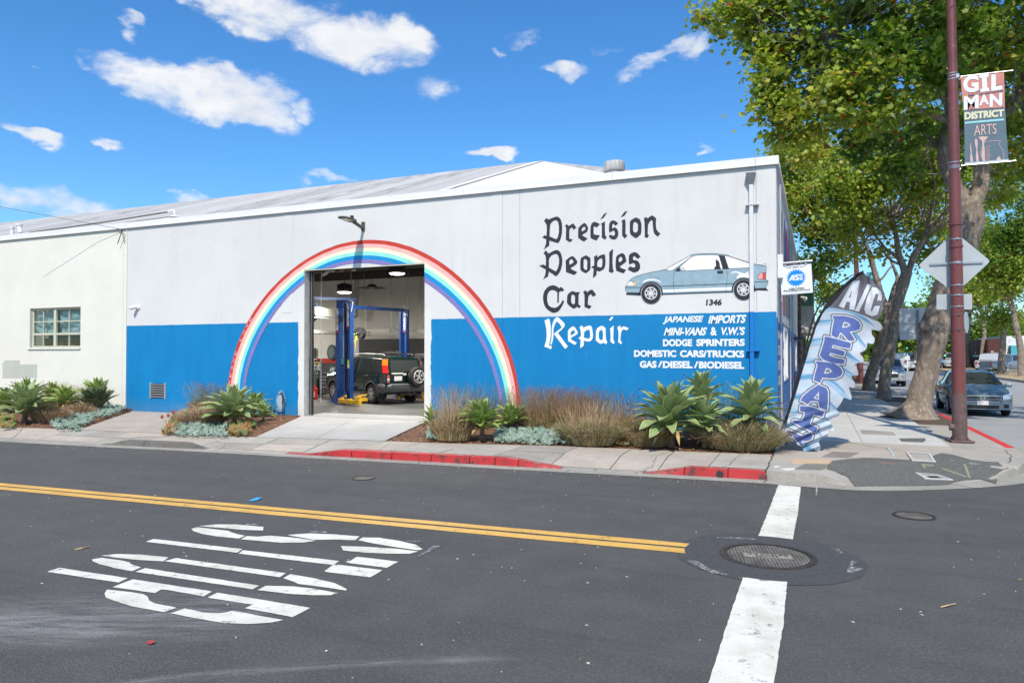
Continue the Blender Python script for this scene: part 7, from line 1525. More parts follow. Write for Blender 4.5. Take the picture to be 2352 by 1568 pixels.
def clothmat(nm,c):
 m=bpy.data.materials.new(nm);m.use_nodes=True;t=m.node_tree;b=t.nodes['Principled BSDF'];b.inputs['Roughness'].default_value=.75;b.inputs['Specular IOR Level'].default_value=.15
 g=N(t,'ShaderNodeNewGeometry');nz=N(t,'ShaderNodeTexNoise',i_Scale=3.2,i_Detail=6);t.links.new(g.outputs['Position'],nz.inputs['Vector']);r=N(t,'ShaderNodeValToRGB');t.links.new(nz.outputs[0],r.inputs[0]);r.color_ramp.elements[0].position=.35;r.color_ramp.elements[1].position=.65
 r.color_ramp.elements[0].color=tuple(x*.84 for x in c)+(1,);r.color_ramp.elements[1].color=tuple(min(1,x*1.1)for x in c)+(1,);t.links.new(r.outputs[0],b.inputs['Base Color'])
 tr=N(t,'ShaderNodeBsdfTranslucent');t.links.new(r.outputs[0],tr.inputs[0]);ms=N(t,'ShaderNodeMixShader');ms.inputs[0].default_value=.25;t.links.new(b.outputs[0],ms.inputs[1]);t.links.new(tr.outputs[0],ms.inputs[2]);t.links.new(ms.outputs[0],t.nodes['Material Output'].inputs[0]);return m
for nm,c in(('flag white',(.58,.62,.69)),('flag pale blue',(.36,.52,.68)),('flag sky blue',(.15,.34,.54)),('flag ice blue',(.52,.64,.74)),('flag charcoal',(.17,.16,.19)),('flag grey outline',(.15,.155,.17)),('flag letter white',(.66,.68,.73)),('flag letter blue',(.12,.17,.42)),('flag black sleeve',(.03,.03,.036))):me.materials.append(clothmat(nm,c))
me.polygons.foreach_set('material_index',mi[keep].astype(np.int32));me.polygons.foreach_set('use_smooth',[True]*len(faces))
cl=bpy.data.objects.new('cloth',me);COL.objects.link(cl);cl.parent=flag
mb=MB();pp=[tuple(fp(*C,FYY-.01))for C in[(1790,1012),(1797,985),(1815,930),(1836,850),(1852,790),(1868,730),(1888,690),(1920,655),(1955,633),(1984,622)]];mb.tube(pp,[.016]*6+[.012,.010,.008,.006],8);obj('rod',mb,M_BLACK,flag)
a,b=fp(*CF3(165,1015),FYY+.02),gp(*CF3(60,1515),.155);mb=MB();mb.tube([a,(b[0],FYY-.05,.155)],.016,8);mb.bar(fp(*CF3(120,1228),FYY-.02),fp(*CF3(210,1225),FYY-.02),.03,.07);c_=fp(*CF3(188,1225),FYY-.02);mb.tube([(c_[0],c_[1],c_[2]+.10),(c_[0],c_[1],c_[2]-.12)],.036,12);obj('stake',mb,M_ALU,flag)
# ---- grey sign back on a perforated post beyond the first tree
Yg=27.5;s3=thing('parking_sign_board','large grey sign back on a perforated steel post left of the big trunk','road sign',gp(2112,925,.155))
plate([C4b(62,549),C4b(262,546),C4b(262,757),C4b(64,758)],Yg,M_SIGNB,'sign_plate',s3,r=.05)
mb=MB();P_=fp(*C4b(184,700),Yg);zt_=fp(*C4b(182,560),Yg)[2];mb.bb(P_[0]-.03,P_[0]+.03,Yg-.08,Yg-.02,.15,zt_);pst=obj('post',mb,mat('green grey steel post',(.20,.24,.23),.5,.4,var=.1),s3)
mb=MB();z=.3
while z<zt_:mb.bb(P_[0]-.008,P_[0]+.008,Yg-.084,Yg-.079,z-.01,z+.01);z+=.06
obj('hole',mb,M_BLACK,pst,kind='stuff')
for yy in(648,712):mb=MB();a,b=fp(*C4b(66,yy),Yg-.01),fp(*C4b(250,yy-1),Yg-.01);mb.bar((a[0],Yg-.01,a[2]),(b[0],Yg-.01,b[2]),.02,.03);obj('brace',mb,M_ALU,s3)
mb=MB();a=fp(*C4b(114,688),Yg-.01);mb.box((a[0]+.12,Yg-.012,a[2]-.12),(.13,.004,.19),Matrix.Rotation(R(6),3,'Y'));obj('sticker',mb,M_WHITEPL,s3)
# --- trees
def barkmat(name,c0,c1,c2,sc=3.5):
 m=bpy.data.materials.new(name);m.use_nodes=True;t=m.node_tree;b=t.nodes['Principled BSDF'];L=t.links.new;MATS[name]=m
 g=N(t,'ShaderNodeNewGeometry');mp=N(t,'ShaderNodeMapping');mp.inputs['Scale'].default_value=(1.6,1.6,1);L(g.outputs['Position'],mp.inputs[0])
 n1=N(t,'ShaderNodeTexNoise',i_Scale=sc,i_Detail=7,i_Roughness=.7);v=N(t,'ShaderNodeTexVoronoi',i_Scale=sc*3.2);n2=N(t,'ShaderNodeTexNoise',i_Scale=sc*12,i_Detail=5)
 for n in(n1,v,n2):L(mp.outputs[0],n.inputs['Vector'])
 r=N(t,'ShaderNodeValToRGB');L(n1 .outputs[0],r.inputs[0]);r.color_ramp.elements[0].position=.38;r.color_ramp.elements[1].position=.62;r.color_ramp.elements[0].color=c0+(1,);r.color_ramp.elements[1].color=c1+(1,)
 r2=N(t,'ShaderNodeValToRGB');L(v.outputs['Color'],r2 .inputs[0]);r2 .color_ramp.interpolation='CONSTANT';r2 .color_ramp.elements[1].position=.74;r2 .color_ramp.elements[0].color=(0,0,0,1);r2 .color_ramp.elements[1].color=(.6,.6,.6,1)
 mx=N(t,'ShaderNodeMixRGB');L(r2 .outputs[0],mx.inputs[0]);L(r.outputs[0],mx.inputs[1]);mx.inputs[2].default_value=c2+(1,)
 r3=N(t,'ShaderNodeValToRGB');L(n2 .outputs[0],r3 .inputs[0]);r3 .color_ramp.elements[0].position=.3;r3 .color_ramp.elements[0].color=(.5,.5,.5,1);r3 .color_ramp.elements[1].position=.6
 m2=N(t,'ShaderNodeMixRGB',blend_type='MULTIPLY');m2 .inputs[0].default_value=1;L(mx.outputs[0],m2 .inputs[1]);L(r3 .outputs[0],m2 .inputs[2]);L(m2 .outputs[0],b.inputs['Base Color']);b.inputs['Roughness'].default_value=.9
 bp=N(t,'ShaderNodeBump',i_Strength=.9,i_Distance=.03);L(n2 .outputs[0],bp.inputs['Height']);L(bp.outputs[0],b.inputs['Normal']);return m
M_BARK=barkmat('plane tree bark',(.23,.175,.135),(.36,.295,.23),(.50,.44,.35));M_BARKD=barkmat('plane tree bark darker',(.18,.135,.105),(.29,.23,.18),(.44,.38,.30),2.5)
def foliage(name,c,tr=.38):
 if name in MATS:return MATS[name]
 m=bpy.data.materials.new(name);m.use_nodes=True;t=m.node_tree;b=t.nodes['Principled BSDF'];L=t.links.new;MATS[name]=m
 g=N(t,'ShaderNodeNewGeometry');n=N(t,'ShaderNodeTexNoise',i_Scale=1.3,i_Detail=6,i_Roughness=.7);L(g.outputs['Position'],n.inputs['Vector']);r=N(t,'ShaderNodeValToRGB');L(n.outputs[0],r.inputs[0]);r.color_ramp.elements[0].position=.32;r.color_ramp.elements[1].position=.68
 r.color_ramp.elements[0].color=tuple(x*.62 for x in c)+(1,);r.color_ramp.elements[1].color=tuple(x*1.35 for x in c)+(1,);L(r.outputs[0],b.inputs['Base Color']);b.inputs['Roughness'].default_value=.5;b.inputs['Specular IOR Level'].default_value=.35
 tl=N(t,'ShaderNodeBsdfTranslucent');mx=N(t,'ShaderNodeMixRGB',blend_type='MULTIPLY');mx.inputs[0].default_value=1;L(r.outputs[0],mx.inputs[1]);mx.inputs[2].default_value=(1.5,1.75,.6,1);L(mx.outputs[0],tl.inputs[0])
 ms=N(t,'ShaderNodeMixShader');ms.inputs[0].default_value=tr;L(b.outputs[0],ms.inputs[1]);L(tl.outputs[0],ms.inputs[2]);L(ms.outputs[0],t.nodes['Material Output'].inputs[0]);return m
FO=[foliage('leaf deep green',(.070,.135,.022)),foliage('leaf green',(.125,.205,.030)),foliage('leaf yellow green',(.25,.31,.045)),foliage('leaf gold',(.42,.37,.065)),foliage('leaf rust',(.30,.075,.022)),foliage('leaf olive',(.11,.125,.030))]
STAR=np.array([(0,-.42),(.20,-.30),(.50,-.16),(.30,.05),(.36,.36),(.12,.26),(0,.58),(-.12,.26),(-.36,.36),(-.30,.05),(-.50,-.16),(-.20,-.30)])
QUAD=np.array([(0,-.55),(.38,.0),(0,.55),(-.38,.0)]);TRI5=np.array([(0,-.5),(.42,-.12),(.22,.42),(-.22,.42),(-.42,-.12)])
def leaves_mesh(cent,size,shape,mats,probs,rng,up=.35):
 n=len(cent);k=len(shape);nrm=rng.normal(size=(n,3));nrm[:,2]=np.abs(nrm[:,2])*.9+up;nrm+=np.array([0,-.25,0]);nrm/=np.linalg.norm(nrm,axis=1)[:,None]
 a=rng.normal(size=(n,3));a-=(a*nrm).sum(1)[:,None]*nrm;a/=np.linalg.norm(a,axis=1)[:,None];b=np.cross(nrm,a);s=size*rng.uniform(.6,1.3,n)
 V=cent[:,None,:]+(a[:,None,:]*shape[None,:,0,None]+b[:,None,:]*shape[None,:,1,None])*s[:,None,None]+nrm[:,None,:]*(np.abs(shape[None,:,0,None])*.22*s[:,None,None])
 me=bpy.data.meshes.new('foliage');me.vertices.add(n*k);me.vertices.foreach_set('co',V.ravel());me.loops.add(n*k);me.loops.foreach_set('vertex_index',np.arange(n*k));me.polygons.add(n);me.polygons.foreach_set('loop_start',np.arange(n)*k);me.polygons.foreach_set('loop_total',np.full(n,k))
 for m in mats:me.materials.append(m)
 me.polygons.foreach_set('material_index',probs.astype(np.int32));me.update(calc_edges=True);return me
def smooth_path(P,n=6):return[tuple(p)for p in spl(P,n)]
def wood(mb,P,rad,n=12,amp=.05,seed=0):
 P=[np.array(p,float)for p in P];base=len(mb.v);mb.tube(P,rad,n)
 for i in range(base,len(mb.v)):
  q=Vector(mb.v[i]);k=(i-base)//n;k=min(k,len(P)-1);c=Vector(P[k]);d=q-c;mb.v[i]=tuple(c+d*(1+amp*4*mnoise.noise(q*1.7+Vector((seed,0,0)))+amp*mnoise.noise(q*5)))
 return mb
def tree(label,trunk,limbs,blobs,nleaf,size,shape,mix,group='plane trees along the cross street',seed=0,bark=None,clump=.42,name='plane_tree',twigs=True,ppb=None,flare=True,up=.35):
 """trunk: list of (x,y,z,r); limbs: lists of the same; blobs: (centre, radii, weight)"""
 rng=np.random.default_rng(seed+3);rnd=random.Random(seed);bark=bark or M_BARK;b0=trunk[0];t=thing(name,label,'tree',b0[:3],group=group)
 def path(Q):
  P=spl([q[:3]for q in Q],5);r=np.interp(np.linspace(0,len(Q)-1,len(P)),range(len(Q)),[q[3]for q in Q]);return P,list(r)
 P,r=path(trunk);mb=MB();wood(mb,P,r,18,.05,seed)
 if flare:
  for i,vv in enumerate(mb.v[:18*3]):q=Vector(vv);c=Vector(b0[:3]);d=Vector((q.x-c.x,q.y-c.y,0));k=i//18;f=(.30,.14,.05)[k]*(1+.25*math.sin(3*math.atan2(d.y,d.x)+seed));mb.v[i]=(q.x+d.x*f,q.y+d.y*f,q.z)
 obj('trunk',mb,bark,t,smooth=True);nodes=[(np.array(p),rr)for p,rr in zip(P,r)][len(P)//2:]
 for Lm in limbs:P,r=path(Lm);mb=MB();wood(mb,P,r,10,.05,seed+9);obj('limb',mb,bark,t,smooth=True);nodes+=[(np.array(p),rr)for p,rr in zip(P,r)]
 cl,wts=[],[]
 for(c,rad,wt)in blobs:
  c,rad=np.array(c),np.array(rad);k=max(3,int(wt))
  for _ in range(k):
   d=rng.normal(size=3);d/=np.linalg.norm(d);q=rng.uniform(.35,1.0)**.6;cl.append(c+d*rad*q)
 cl=np.array(cl)
 if twigs:
  tw=MB();N0=np.array([n[0]for n in nodes])
  for c in cl[::2]:
   d=np.linalg.norm(N0-c,axis=1);k=int(np.argmin(d+rng.uniform(0,1.2,len(d))));s,sr=nodes[k];L=np.linalg.norm(c-s)
   if L>9:continue
   m1=s*.62+c*.38+rng.normal(size=3)*.10*L*.6+np.array([0,0,-.06*L]);m2=s*.25+c*.75+rng.normal(size=3)*.07*L;r0=min(sr*.45,.012+.012*L)
   tw.tube(spl([s,m1,m2,c],3),list(np.linspace(r0,.006,10)),5,caps=False)
  obj('twigs',tw,bark,t,kind='stuff',recalc=False)
 per=rng.integers(0,len(cl),nleaf);cent=cl[per]+rng.normal(size=(nleaf,3))*np.array([1,1,.62])*clump*rng.uniform(.5,1.25,(nleaf,1));cent[:,2]-=.1*rng.random(nleaf)
 tone=np.clip(rng.random(len(cl))*.5+.25+.9*np.array([mnoise.noise(Vector(c_*.22))for c_ in cl])-.035*(cl[:,0]-cl[:,0].mean()),0,1)[per]*.62+rng.random(nleaf)*.38;prob=np.digitize(tone,np.cumsum(mix)[:-1])  # leaf colour bias paints the crown's sun side: yellower towards the left
 rust=rng.random(nleaf)<.012
 prob=np.where(rust,4,prob);me=leaves_mesh(cent,size,shape,FO,prob,rng,up);o=bpy.data.objects.new('foliage',me);COL.objects.link(o);o.parent=t;o['kind']='stuff'
 me.transform(Matrix.Translation(-Vector(b0[:3])));return t
def fb_(px,py,Y,rx,ry,w,rz=None):
 c=fp(px,py,Y);k=np.dot(c,D0)/FPX;return(c,np.array((rx*k,(rx+ry)*.5*k*.62,ry*k)),w)
def tp(px,py,Y,wpx):c=fp(px,py,Y);return(c[0],c[1],c[2],wpx/2/FPX*np.dot(c,D0))
CT=crop(3150,1000,750,1680);CU_=crop(2700,0,1396,2352)
YT=21.4;g0=gp(2106,962,.15)
def A(px,py,w,dy=0):return tp(px,py,YT+dy,w)
trunk=[(g0[0],YT,.10,A(0,0,62)[3]),A(2112,925,53),A(2121,882,50),A(2133,830,50),A(2143,780,54),A(2153,735,57),A(2170,680,57),A(2190,625,55),A(2212,565,56),A(2229,510,54),A(2224,465,52)]
limbs=[[A(2222,480,48),A(2196,428,34),A(2172,385,27),A(2167,345,25),A(2180,290,25),A(2184,240,25),A(2164,200,27),A(2158,140,27),A(2161,80,27),A(2151,42,28),A(2156,-30,22),A(2150,-120,16)],
[A(2226,478,44),A(2250,435,36),A(2256,380,34),A(2268,330,30),A(2298,285,26),A(2330,230,26),A(2375,185,22),A(2430,120,16)],
[A(2152,45,22),A(2128,38,18),A(2108,20,18),A(2085,-20,16),A(2040,-80,10)],
[A(2176,190,20,-.3),A(2140,165,15,-.8),A(2110,140,13,-1.2),A(2050,138,10,-1.8),A(1990,160,8,-2.4),A(1930,120,5,-3)],
[A(2182,280,16,-.3),A(2150,268,13,-.6),A(2110,255,12,-1.1),A(2050,300,7,-1.6)],[A(2110,140,9,-1.2),A(2060,120,8,-2),A(2000,95,6,-2.6),A(1900,80,4,-3.2)],
[A(2184,330,14),A(2215,300,14,-.3),A(2290,315,9,-.6)],[A(2168,350,14),A(2120,300,9,.5),A(2080,240,7,.8),A(2020,215,5,.8)],[A(2330,230,16),A(2352,160,12),A(2340,60,9)]]
bl=[fb_(1800,60,18.5,120,70,26),fb_(1930,90,18.5,160,110,44),fb_(1860,190,18.5,130,90,34),fb_(2030,190,17.6,150,110,48),fb_(1775,215,18.2,60,75,16),fb_(1830,285,18.6,90,40,14),fb_(2130,90,18,150,120,42),fb_(2260,110,20.5,120,130,34),fb_(2330,230,21.5,90,130,24),
fb_(1990,320,20.2,80,50,11),fb_(2050,400,20.8,50,40,6),fb_(2120,310,21.5,80,70,11),fb_(2300,60,19.8,120,80,22),fb_(1660,35,17.6,62,34,10),fb_(1760,10,18,110,40,14),fb_(1870,-20,18.2,160,60,20),fb_(2080,-20,19,200,70,26),fb_(2330,400,22.8,70,80,12),fb_(2220,330,22.4,90,90,14),fb_(1930,250,19,80,60,16),fb_(2060,-170,19,330,120,46),fb_(1740,130,18.3,60,60,9),fb_(2290,-120,20,200,120,26)]
tree('large near plane tree with a thick pale leaning trunk behind the maroon pole',trunk,limbs,[(a,b*.96,w*.92)for a,b,w in bl]+[((3.6,16.8,11.2),np.array((3.0,2.6,1.6)),60),((7.0,18.5,11),np.array((3.2,3,1.8)),50)],34000,.150,STAR,[.24,.30,.29,.17],seed=1,clump=.25)
mb=MB();c=A(2070,740,30);bc=fp(*CT(1225,680),YT-.3);mb.add(*(lambda s:(s[0],s[1]))(([tuple(np.array(bc)+np.array([math.cos(a)*math.cos(b),math.sin(a)*math.cos(b),math.sin(b)])*.15*(1+.3*mnoise.noise(Vector((a*3,b*3,0)))))for b in np.linspace(-1.5,1.5,9)for a in np.linspace(0,6.283,13)[:-1]],[(i*12+k,i*12+(k+1)%12,(i+1)*12+(k+1)%12,(i+1)*12+k)for i in range(8)for k in range(12)])))
obj('burl',mb,M_BARKD,[o for o in bpy.data.objects if o.name.startswith('plane_tree')][0],smooth=True)
YB_=30.0;gb_=gp(*CT(865,1335),.15)
def Bq(x,y,w,dy=0):p=CT(x,y);return tp(p[0],p[1],YB_+dy,w/1.7415*.4464)
tree('plane tree with a dappled straight trunk, second along the pavement',[(gb_[0],YB_,.1,Bq(0,0,118)[3]),Bq(868,1240,108),Bq(885,1100,100),Bq(905,960,100),Bq(930,820,98),Bq(960,660,92),Bq(985,500,92),Bq(1015,380,90),Bq(1045,270,96),Bq(1075,190,88)],
[[Bq(1060,230,72),Bq(1030,130,62),Bq(1000,60,56),Bq(985,-40,50),Bq(960,-180,36),Bq(900,-320,24)],[Bq(1080,200,60),Bq(1110,120,54),Bq(1150,20,48),Bq(1200,-60,40),Bq(1260,-200,28)],[Bq(1000,80,36),Bq(940,30,30),Bq(880,-10,26),Bq(800,-120,18)],[Bq(1020,130,30),Bq(940,100,20),Bq(880,40,18),Bq(830,-40,14)]],
[fb_(1960,420,28,90,80,24),fb_(2070,390,28,100,80,24),fb_(2130,470,31,60,70,12),fb_(1985,540,30,80,50,12),fb_(2080,290,30,110,80,16),fb_(1900,330,29,90,50,12),fb_(2150,560,32,60,50,9),((5.0,25,9.8),np.array((2.6,3,1.2)),26),((6.5,31,9.8),np.array((3,3.5,1.4)),28)],21000,.15,TRI5,[.06,.20,.42,.32],seed=4,clump=.36)
YC=36.5;gc=gp(*CT(710,1240),.15)
def Cq(x,y,w,dy=0):p=CT(x,y);return tp(p[0],p[1],YC+dy,w/1.7415*.4464)
tree('plane tree whose dark trunk leans right and crosses the dappled one',[(gc[0],YC,.1,Cq(0,0,112)[3]),Cq(740,1150,92),Cq(775,1030,88),Cq(810,910,84),Cq(845,790,78),Cq(880,660,72),Cq(900,560,78),Cq(905,490,80)],
[[Cq(890,510,60),Cq(850,430,52),Cq(820,330,50),Cq(790,230,50),Cq(760,120,46),Cq(735,30,44),Cq(700,-60,34),Cq(650,-200,22)],[Cq(915,500,50),Cq(935,420,44),Cq(960,330,40),Cq(985,250,34),Cq(940,130,24),Cq(900,20,18)],[Cq(800,290,24),Cq(860,240,18),Cq(910,170,14),Cq(960,130,10)]],
[fb_(1820,400,35,60,90,22),fb_(1880,400,35.5,80,80,26),fb_(1850,500,36,60,70,18),fb_(1900,570,37,60,60,12),fb_(1800,480,34,34,60,9),fb_(1940,480,36,70,60,14),fb_(1790,350,34,30,24,5),fb_(1860,640,40,34,60,8),((4.5,40,11),np.array((3,4,1.5)),26),((7.5,44,11),np.array((3,4,1.5)),26)],21000,.165,TRI5,[.06,.22,.40,.32],seed=5,clump=.40,bark=M_BARKD)
def far(label,bx,by,path,blobs,n,size,seed,mix=(.12,.30,.36,.22),z=0.,grp='plane trees of the median and beyond',limbs=(),dy=0,clump=.9,shape=QUAD,bark=None,up=.35):
 g_=gp(bx,by,z);Y=g_[1]+dy;T=[(g_[0],Y,0,tp(bx,by,Y,path[0][2])[3])]+[tp(x,y,Y,w)for x,y,w in path[1:]]
 LM=[[tp(x,y,Y,w)for x,y,w in lm]for lm in limbs];return tree(label,T,LM,[fb_(b[0],b[1],Y+b[5]if len(b)>5 else Y,b[2],b[3],b[4])for b in blobs],n,size,shape,mix,group=grp,seed=seed,clump=clump,flare=False,bark=bark,up=up)
far('pale trunked plane tree of the median nearest the right edge',2347,868,[(2347,868,17),(2346,820,15),(2341,780,13),(2333,745,12),(2328,715,11),(2322,690,10),(2330,640,8)],[(2320,560,40,50,12),(2352,480,50,70,14),(2340,620,30,34,8),(2270,600,40,30,8),(2300,660,36,14,5)],12000,.24,11,
limbs=[[(2324,700,8),(2312,680,6),(2290,668,5),(2262,655,4),(2245,640,3)],[(2322,692,7),(2316,640,6),(2300,600,4)],[(2335,640,6),(2345,560,5),(2352,480,4)]])
far('plane tree of the median with a knobbly trunk, left of the edge tree',2299,862,[(2299,862,17),(2301,820,14),(2304,780,13),(2306,745,12),(2300,700,8)],[(2290,640,34,40,9),(2330,560,34,40,7),(2270,560,30,40,7),(2300,730,26,16,6)],8000,.26,12,limbs=[[(2306,750,6),(2316,715,5),(2326,690,4)]])
far('slim median tree beyond the dark car roof',2254,850,[(2254,850,13),(2258,800,11),(2261,765,9),(2255,720,8),(2240,690,6)],[(2240,590,36,50,10),(2205,560,40,60,10),(2260,660,30,40,7),(2190,640,40,30,8)],9000,.30,13,limbs=[[(2255,745,6),(2240,722,5),(2225,712,4),(2208,690,3)],[(2262,755,5),(2268,715,4),(2280,690,3)]])
far('thin dark trunked tree right of the maroon pole',2224,848,[(2224,848,11),(2222,800,10),(2223,760,9),(2228,720,7)],[(2215,660,40,50,9),(2180,700,40,30,7),(2175,500,40,50,8),(2240,480,40,50,8)],8000,.34,14,bark=M_BARKD)
far('bare-armed tree on the far corner under the traffic light',2100,852,[(2100,852,9),(2101,820,8),(2103,800,7),(2096,785,6)],[(2080,740,40,40,10),(2120,750,34,34,9),(2050,760,30,30,7)],7000,.45,15,(.2,.4,.3,.1),limbs=[[(2102,805,5),(2092,785,4),(2085,778,3)],[(2104,800,4),(2108,780,3)]])
far('green tree behind the parked red tailed car',2240,842,[(2240,842,10),(2240,800,9),(2238,770,8)],[(2250,775,44,34,16),(2215,790,30,34,9),(2195,770,26,40,8),(2270,770,24,24,6)],14000,.40,16,(.45,.40,.12,.03))
for k,(x,y,bl_)in enumerate([(2010,838,[(2005,740,30,40,8),(2030,770,30,30,8),(1985,780,20,30,6)]),(2060,838,[(2050,790,30,30,8),(2075,800,26,24,7)]),(2135,836,[(2130,790,30,30,8),(2150,740,30,50,9)]),(2185,838,[(2180,800,26,26,8),(2165,700,30,60,9)]),(1955,836,[(1940,700,34,60,12),(1960,770,30,40,9),(1905,690,20,40,6)]),(2330,836,[(2320,780,24,20,6),(2352,790,20,24,5)])]):
 far('distant green street tree %s'%['behind the crossing trunks','left of the white sign','under the green signal','behind the big trunk','beyond the flag','before the teal fascia'][k],x,y,[(x,y,6),(x,y-30,5),(x+2,y-60,4)],bl_,6000,.6,30+k,(.3,.4,.22,.08),clump=1.3)
 # --- vehicles
M_TRIM=mat('charcoal bumper plastic',(.075,.082,.088),.55,var=.1);M_LAMPR=mat('red tail lamp',(.45,.012,.010),.15,var=.1,coat=.6);M_LAMPO=mat('orange lamp',(.60,.14,.015),.15,var=.1,coat=.6)
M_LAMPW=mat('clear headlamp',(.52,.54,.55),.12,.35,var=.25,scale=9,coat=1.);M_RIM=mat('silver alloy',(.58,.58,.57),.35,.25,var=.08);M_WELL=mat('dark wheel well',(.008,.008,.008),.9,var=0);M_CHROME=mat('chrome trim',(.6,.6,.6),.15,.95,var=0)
def wheel(par,x,y,r,w=.20,out=1,rim=M_RIM,nm='wheel'):
 mb=MB();mb.lathe([(r*.62,-w/2),(r*.93,-w/2),(r,-w*.36),(r,w*.36),(r*.93,w/2),(r*.62,w/2)],(x,y,r),'Y',30,caps=False);wh=obj(nm,mb,M_RUBBER,par,local=True,autosm=50)
 mb=MB();yo=y+out*w*.46;mb.lathe([(r*.66,yo-y),(r*.60,yo-y-out*.02),(r*.57,yo-y-out*.06),(.01,yo-y-out*.09)],(x,y,r),'Y',30,caps=False);rm=obj('rim',mb,mat('shaded brake dark',(.05,.05,.05),.6,.3,var=0),wh,local=True)
 mb=MB();mb.lathe([(r*.66,out*w*.47),(r*.60,out*w*.50),(r*.56,out*w*.42)],(x,y,r),'Y',30,caps=False)
 for k in range(5):
  for da in(-.17,.17):
   a=R(90+72*k)+da*.6;b=R(90+72*k)+da*1.4;p=(x+math.cos(a)*r*.14,yo-out*.01,r+math.sin(a)*r*.14);q=(x+math.cos(b)*r*.60,yo-out*.015,r+math.sin(b)*r*.60);mb.bar(p,q,.035,.02)
 mb.lathe([(r*.17,out*w*.46),(r*.14,out*w*.52),(.01,out*w*.53)],(x,y,r),'Y',16);obj('spokes',mb,rim,wh,local=True,recalc=True);return wh
class Car:pass
def car(label,cat,loc,heading,spec,paint,group=None,sc=1.,detail=True,name='car'):
 S=spec;t=thing(name,label,cat,loc,group);fr,re,W2=S['front'],S['rear'],S['w']
 def w(x):
  for e,s_ in((fr,1),(re,-1)):
   d=(e-x)*s_
   if d<S['round']:return(W2-.36)+.36*math.sqrt(max(0,1-((S['round']-d)/S['round'])**2))*1.0
  return W2*(1-.012*abs(x))
 zb0=S['sill'];ax=S['axles'];ra=S['ra']
 xs=sorted(set(list(np.linspace(re,fr,46))+[a+d for a in ax for d in np.linspace(-ra,ra,15)]+[v[0]for v in S['roof']]));xs=[x for i,x in enumerate(xs)if i==0 or x-xs[i-1]>.012 or x==xs[-1]]
 def prof(x):
  ww=w(x);zb=zb0+(.06 if x>fr-.15 or x<re+.15 else 0)
  for a in ax:
   if abs(x-a)<ra:zb=max(zb,S['wr']+math.sqrt(ra*ra-(x-a)**2)-.01)
  bl,ro=I(S['belt'],x),I(S['roof'],x);wr_=ww*I(S['wroof'],x)if 'wroof' in S else ww*.78
  ro=max(ro,bl+.015);gh=ro-bl;k=min(1,gh/.35);wr2=ww*.90*(1-k)+wr_*k
  P=[(ww*.90,zb),(ww*.975,max(zb+.012,zb0+.12)),(ww,max(zb+.02,zb0+(bl-zb0)*.55)),(ww*.985,max(zb+.025,bl-.09)),(ww*.955,max(zb+.03,bl)),
(ww*.955*.94+wr2*.06,bl+gh*.06+.0),((ww*.95+wr2)/2,bl+gh*.48),(wr2+.01,bl+gh*.86),(wr2-.07*k-.02,ro-.022),(wr2*.5,ro-.004+.012*k),(0,ro+.012*k)]
  return P
 prs=[prof(x)for x in xs];n=11;rows=[]
 mb=MB();V=[]
 for x,P in zip(xs,prs):V+=[(x,y,z)for y,z in P]+[(x,-y,z)for y,z in P[-2::-1]]
 m=2*n-1;Fc=[(i*m+j,i*m+j+1,(i+1)*m+j+1,(i+1)*m+j)for i in range(len(xs)-1)for j in range(m-1)]+[tuple(range(m)),tuple((len(xs)-1)*m+j for j in range(m))]
 mb.add([(a*sc,b*sc,c*sc)for a,b,c in V],Fc);obj('body',mb,paint,t,local=True,autosm=38)
 def surf(x,v,off=.006):
  P=prof(x);i=min(int(v),n-2);f=v-i;a,b=P[i],P[i+1];y,z=a[0]+(b[0]-a[0])*f,a[1]+(b[1]-a[1])*f;d=(b[1]-a[1],-(b[0]-a[0]));L=math.hypot(*d)+1e-9;return(x*sc,(y+d[0]/L*off)*sc,(z+abs(d[1])/L*off)*sc)
 def patchg(x0a,x1a,x0b,x1b,va,vb,side,m_,name_,nx=10,nv=5,off=.006,both=False):
  G=[]
  for j in range(nv+1):
   f=j/nv;x0,x1=x0a+(x0b-x0a)*f,x1a+(x1b-x1a)*f;G.append([tuple(np.array(surf(x0+(x1-x0)*i/nx,va+(vb-va)*f,off))*np.array([1,side,1]))for i in range(nx+1)])
  mb=MB();mb.grid(G);return obj(name_,mb,m_,t,local=True,smooth=True)
 def across(xa,xb,v0,m_,name_,off=.008,nx=8):
  G=[]
  for i in range(nx+1):
   x=xa+(xb-xa)*i/nx;row=[]
   for j in range(9):
    v=v0+(10-v0)*j/8;row.append(surf(x,min(v,9.999),0))
   row=[(a,b,c+off*sc)for a,b,c in row];row=[(a+off*sc*(1 if xb>xa else-1)*.6,b,c)for a,b,c in row];G.append(row+[(a,-b,c)for a,b,c in row[-2::-1]])
  mb=MB();mb.grid(G);return obj(name_,mb,m_,t,local=True,smooth=True)
 for sd in(1,-1):
  for(x0a,x1a,x0b,x1b)in S['sidewin']:patchg(x0a,x1a,x0b,x1b,5.15,7.0,sd,M_CARGL,'side_window')
  if detail:
   for xd in S.get('doors',[]):
    mb=MB();P=[surf(xd,v,.002)for v in(.9,1.5,2,2.6,3.2,3.9,4.3)];mb.quadstrip([(a-.006,b*sd,c)for a,b,c in P],[(a+.006,b*sd,c)for a,b,c in P]);obj('door_gap',mb,M_BLACK,t,local=True)
   for xd in S.get('handles',[]):q=surf(xd,3.55,.012);mb=MB();mb.box((q[0],q[1]*sd,q[2]),(.17*sc,.025,.03));obj('door_handle',mb,S.get('hmat',paint),t,local=True,bevel=.006)
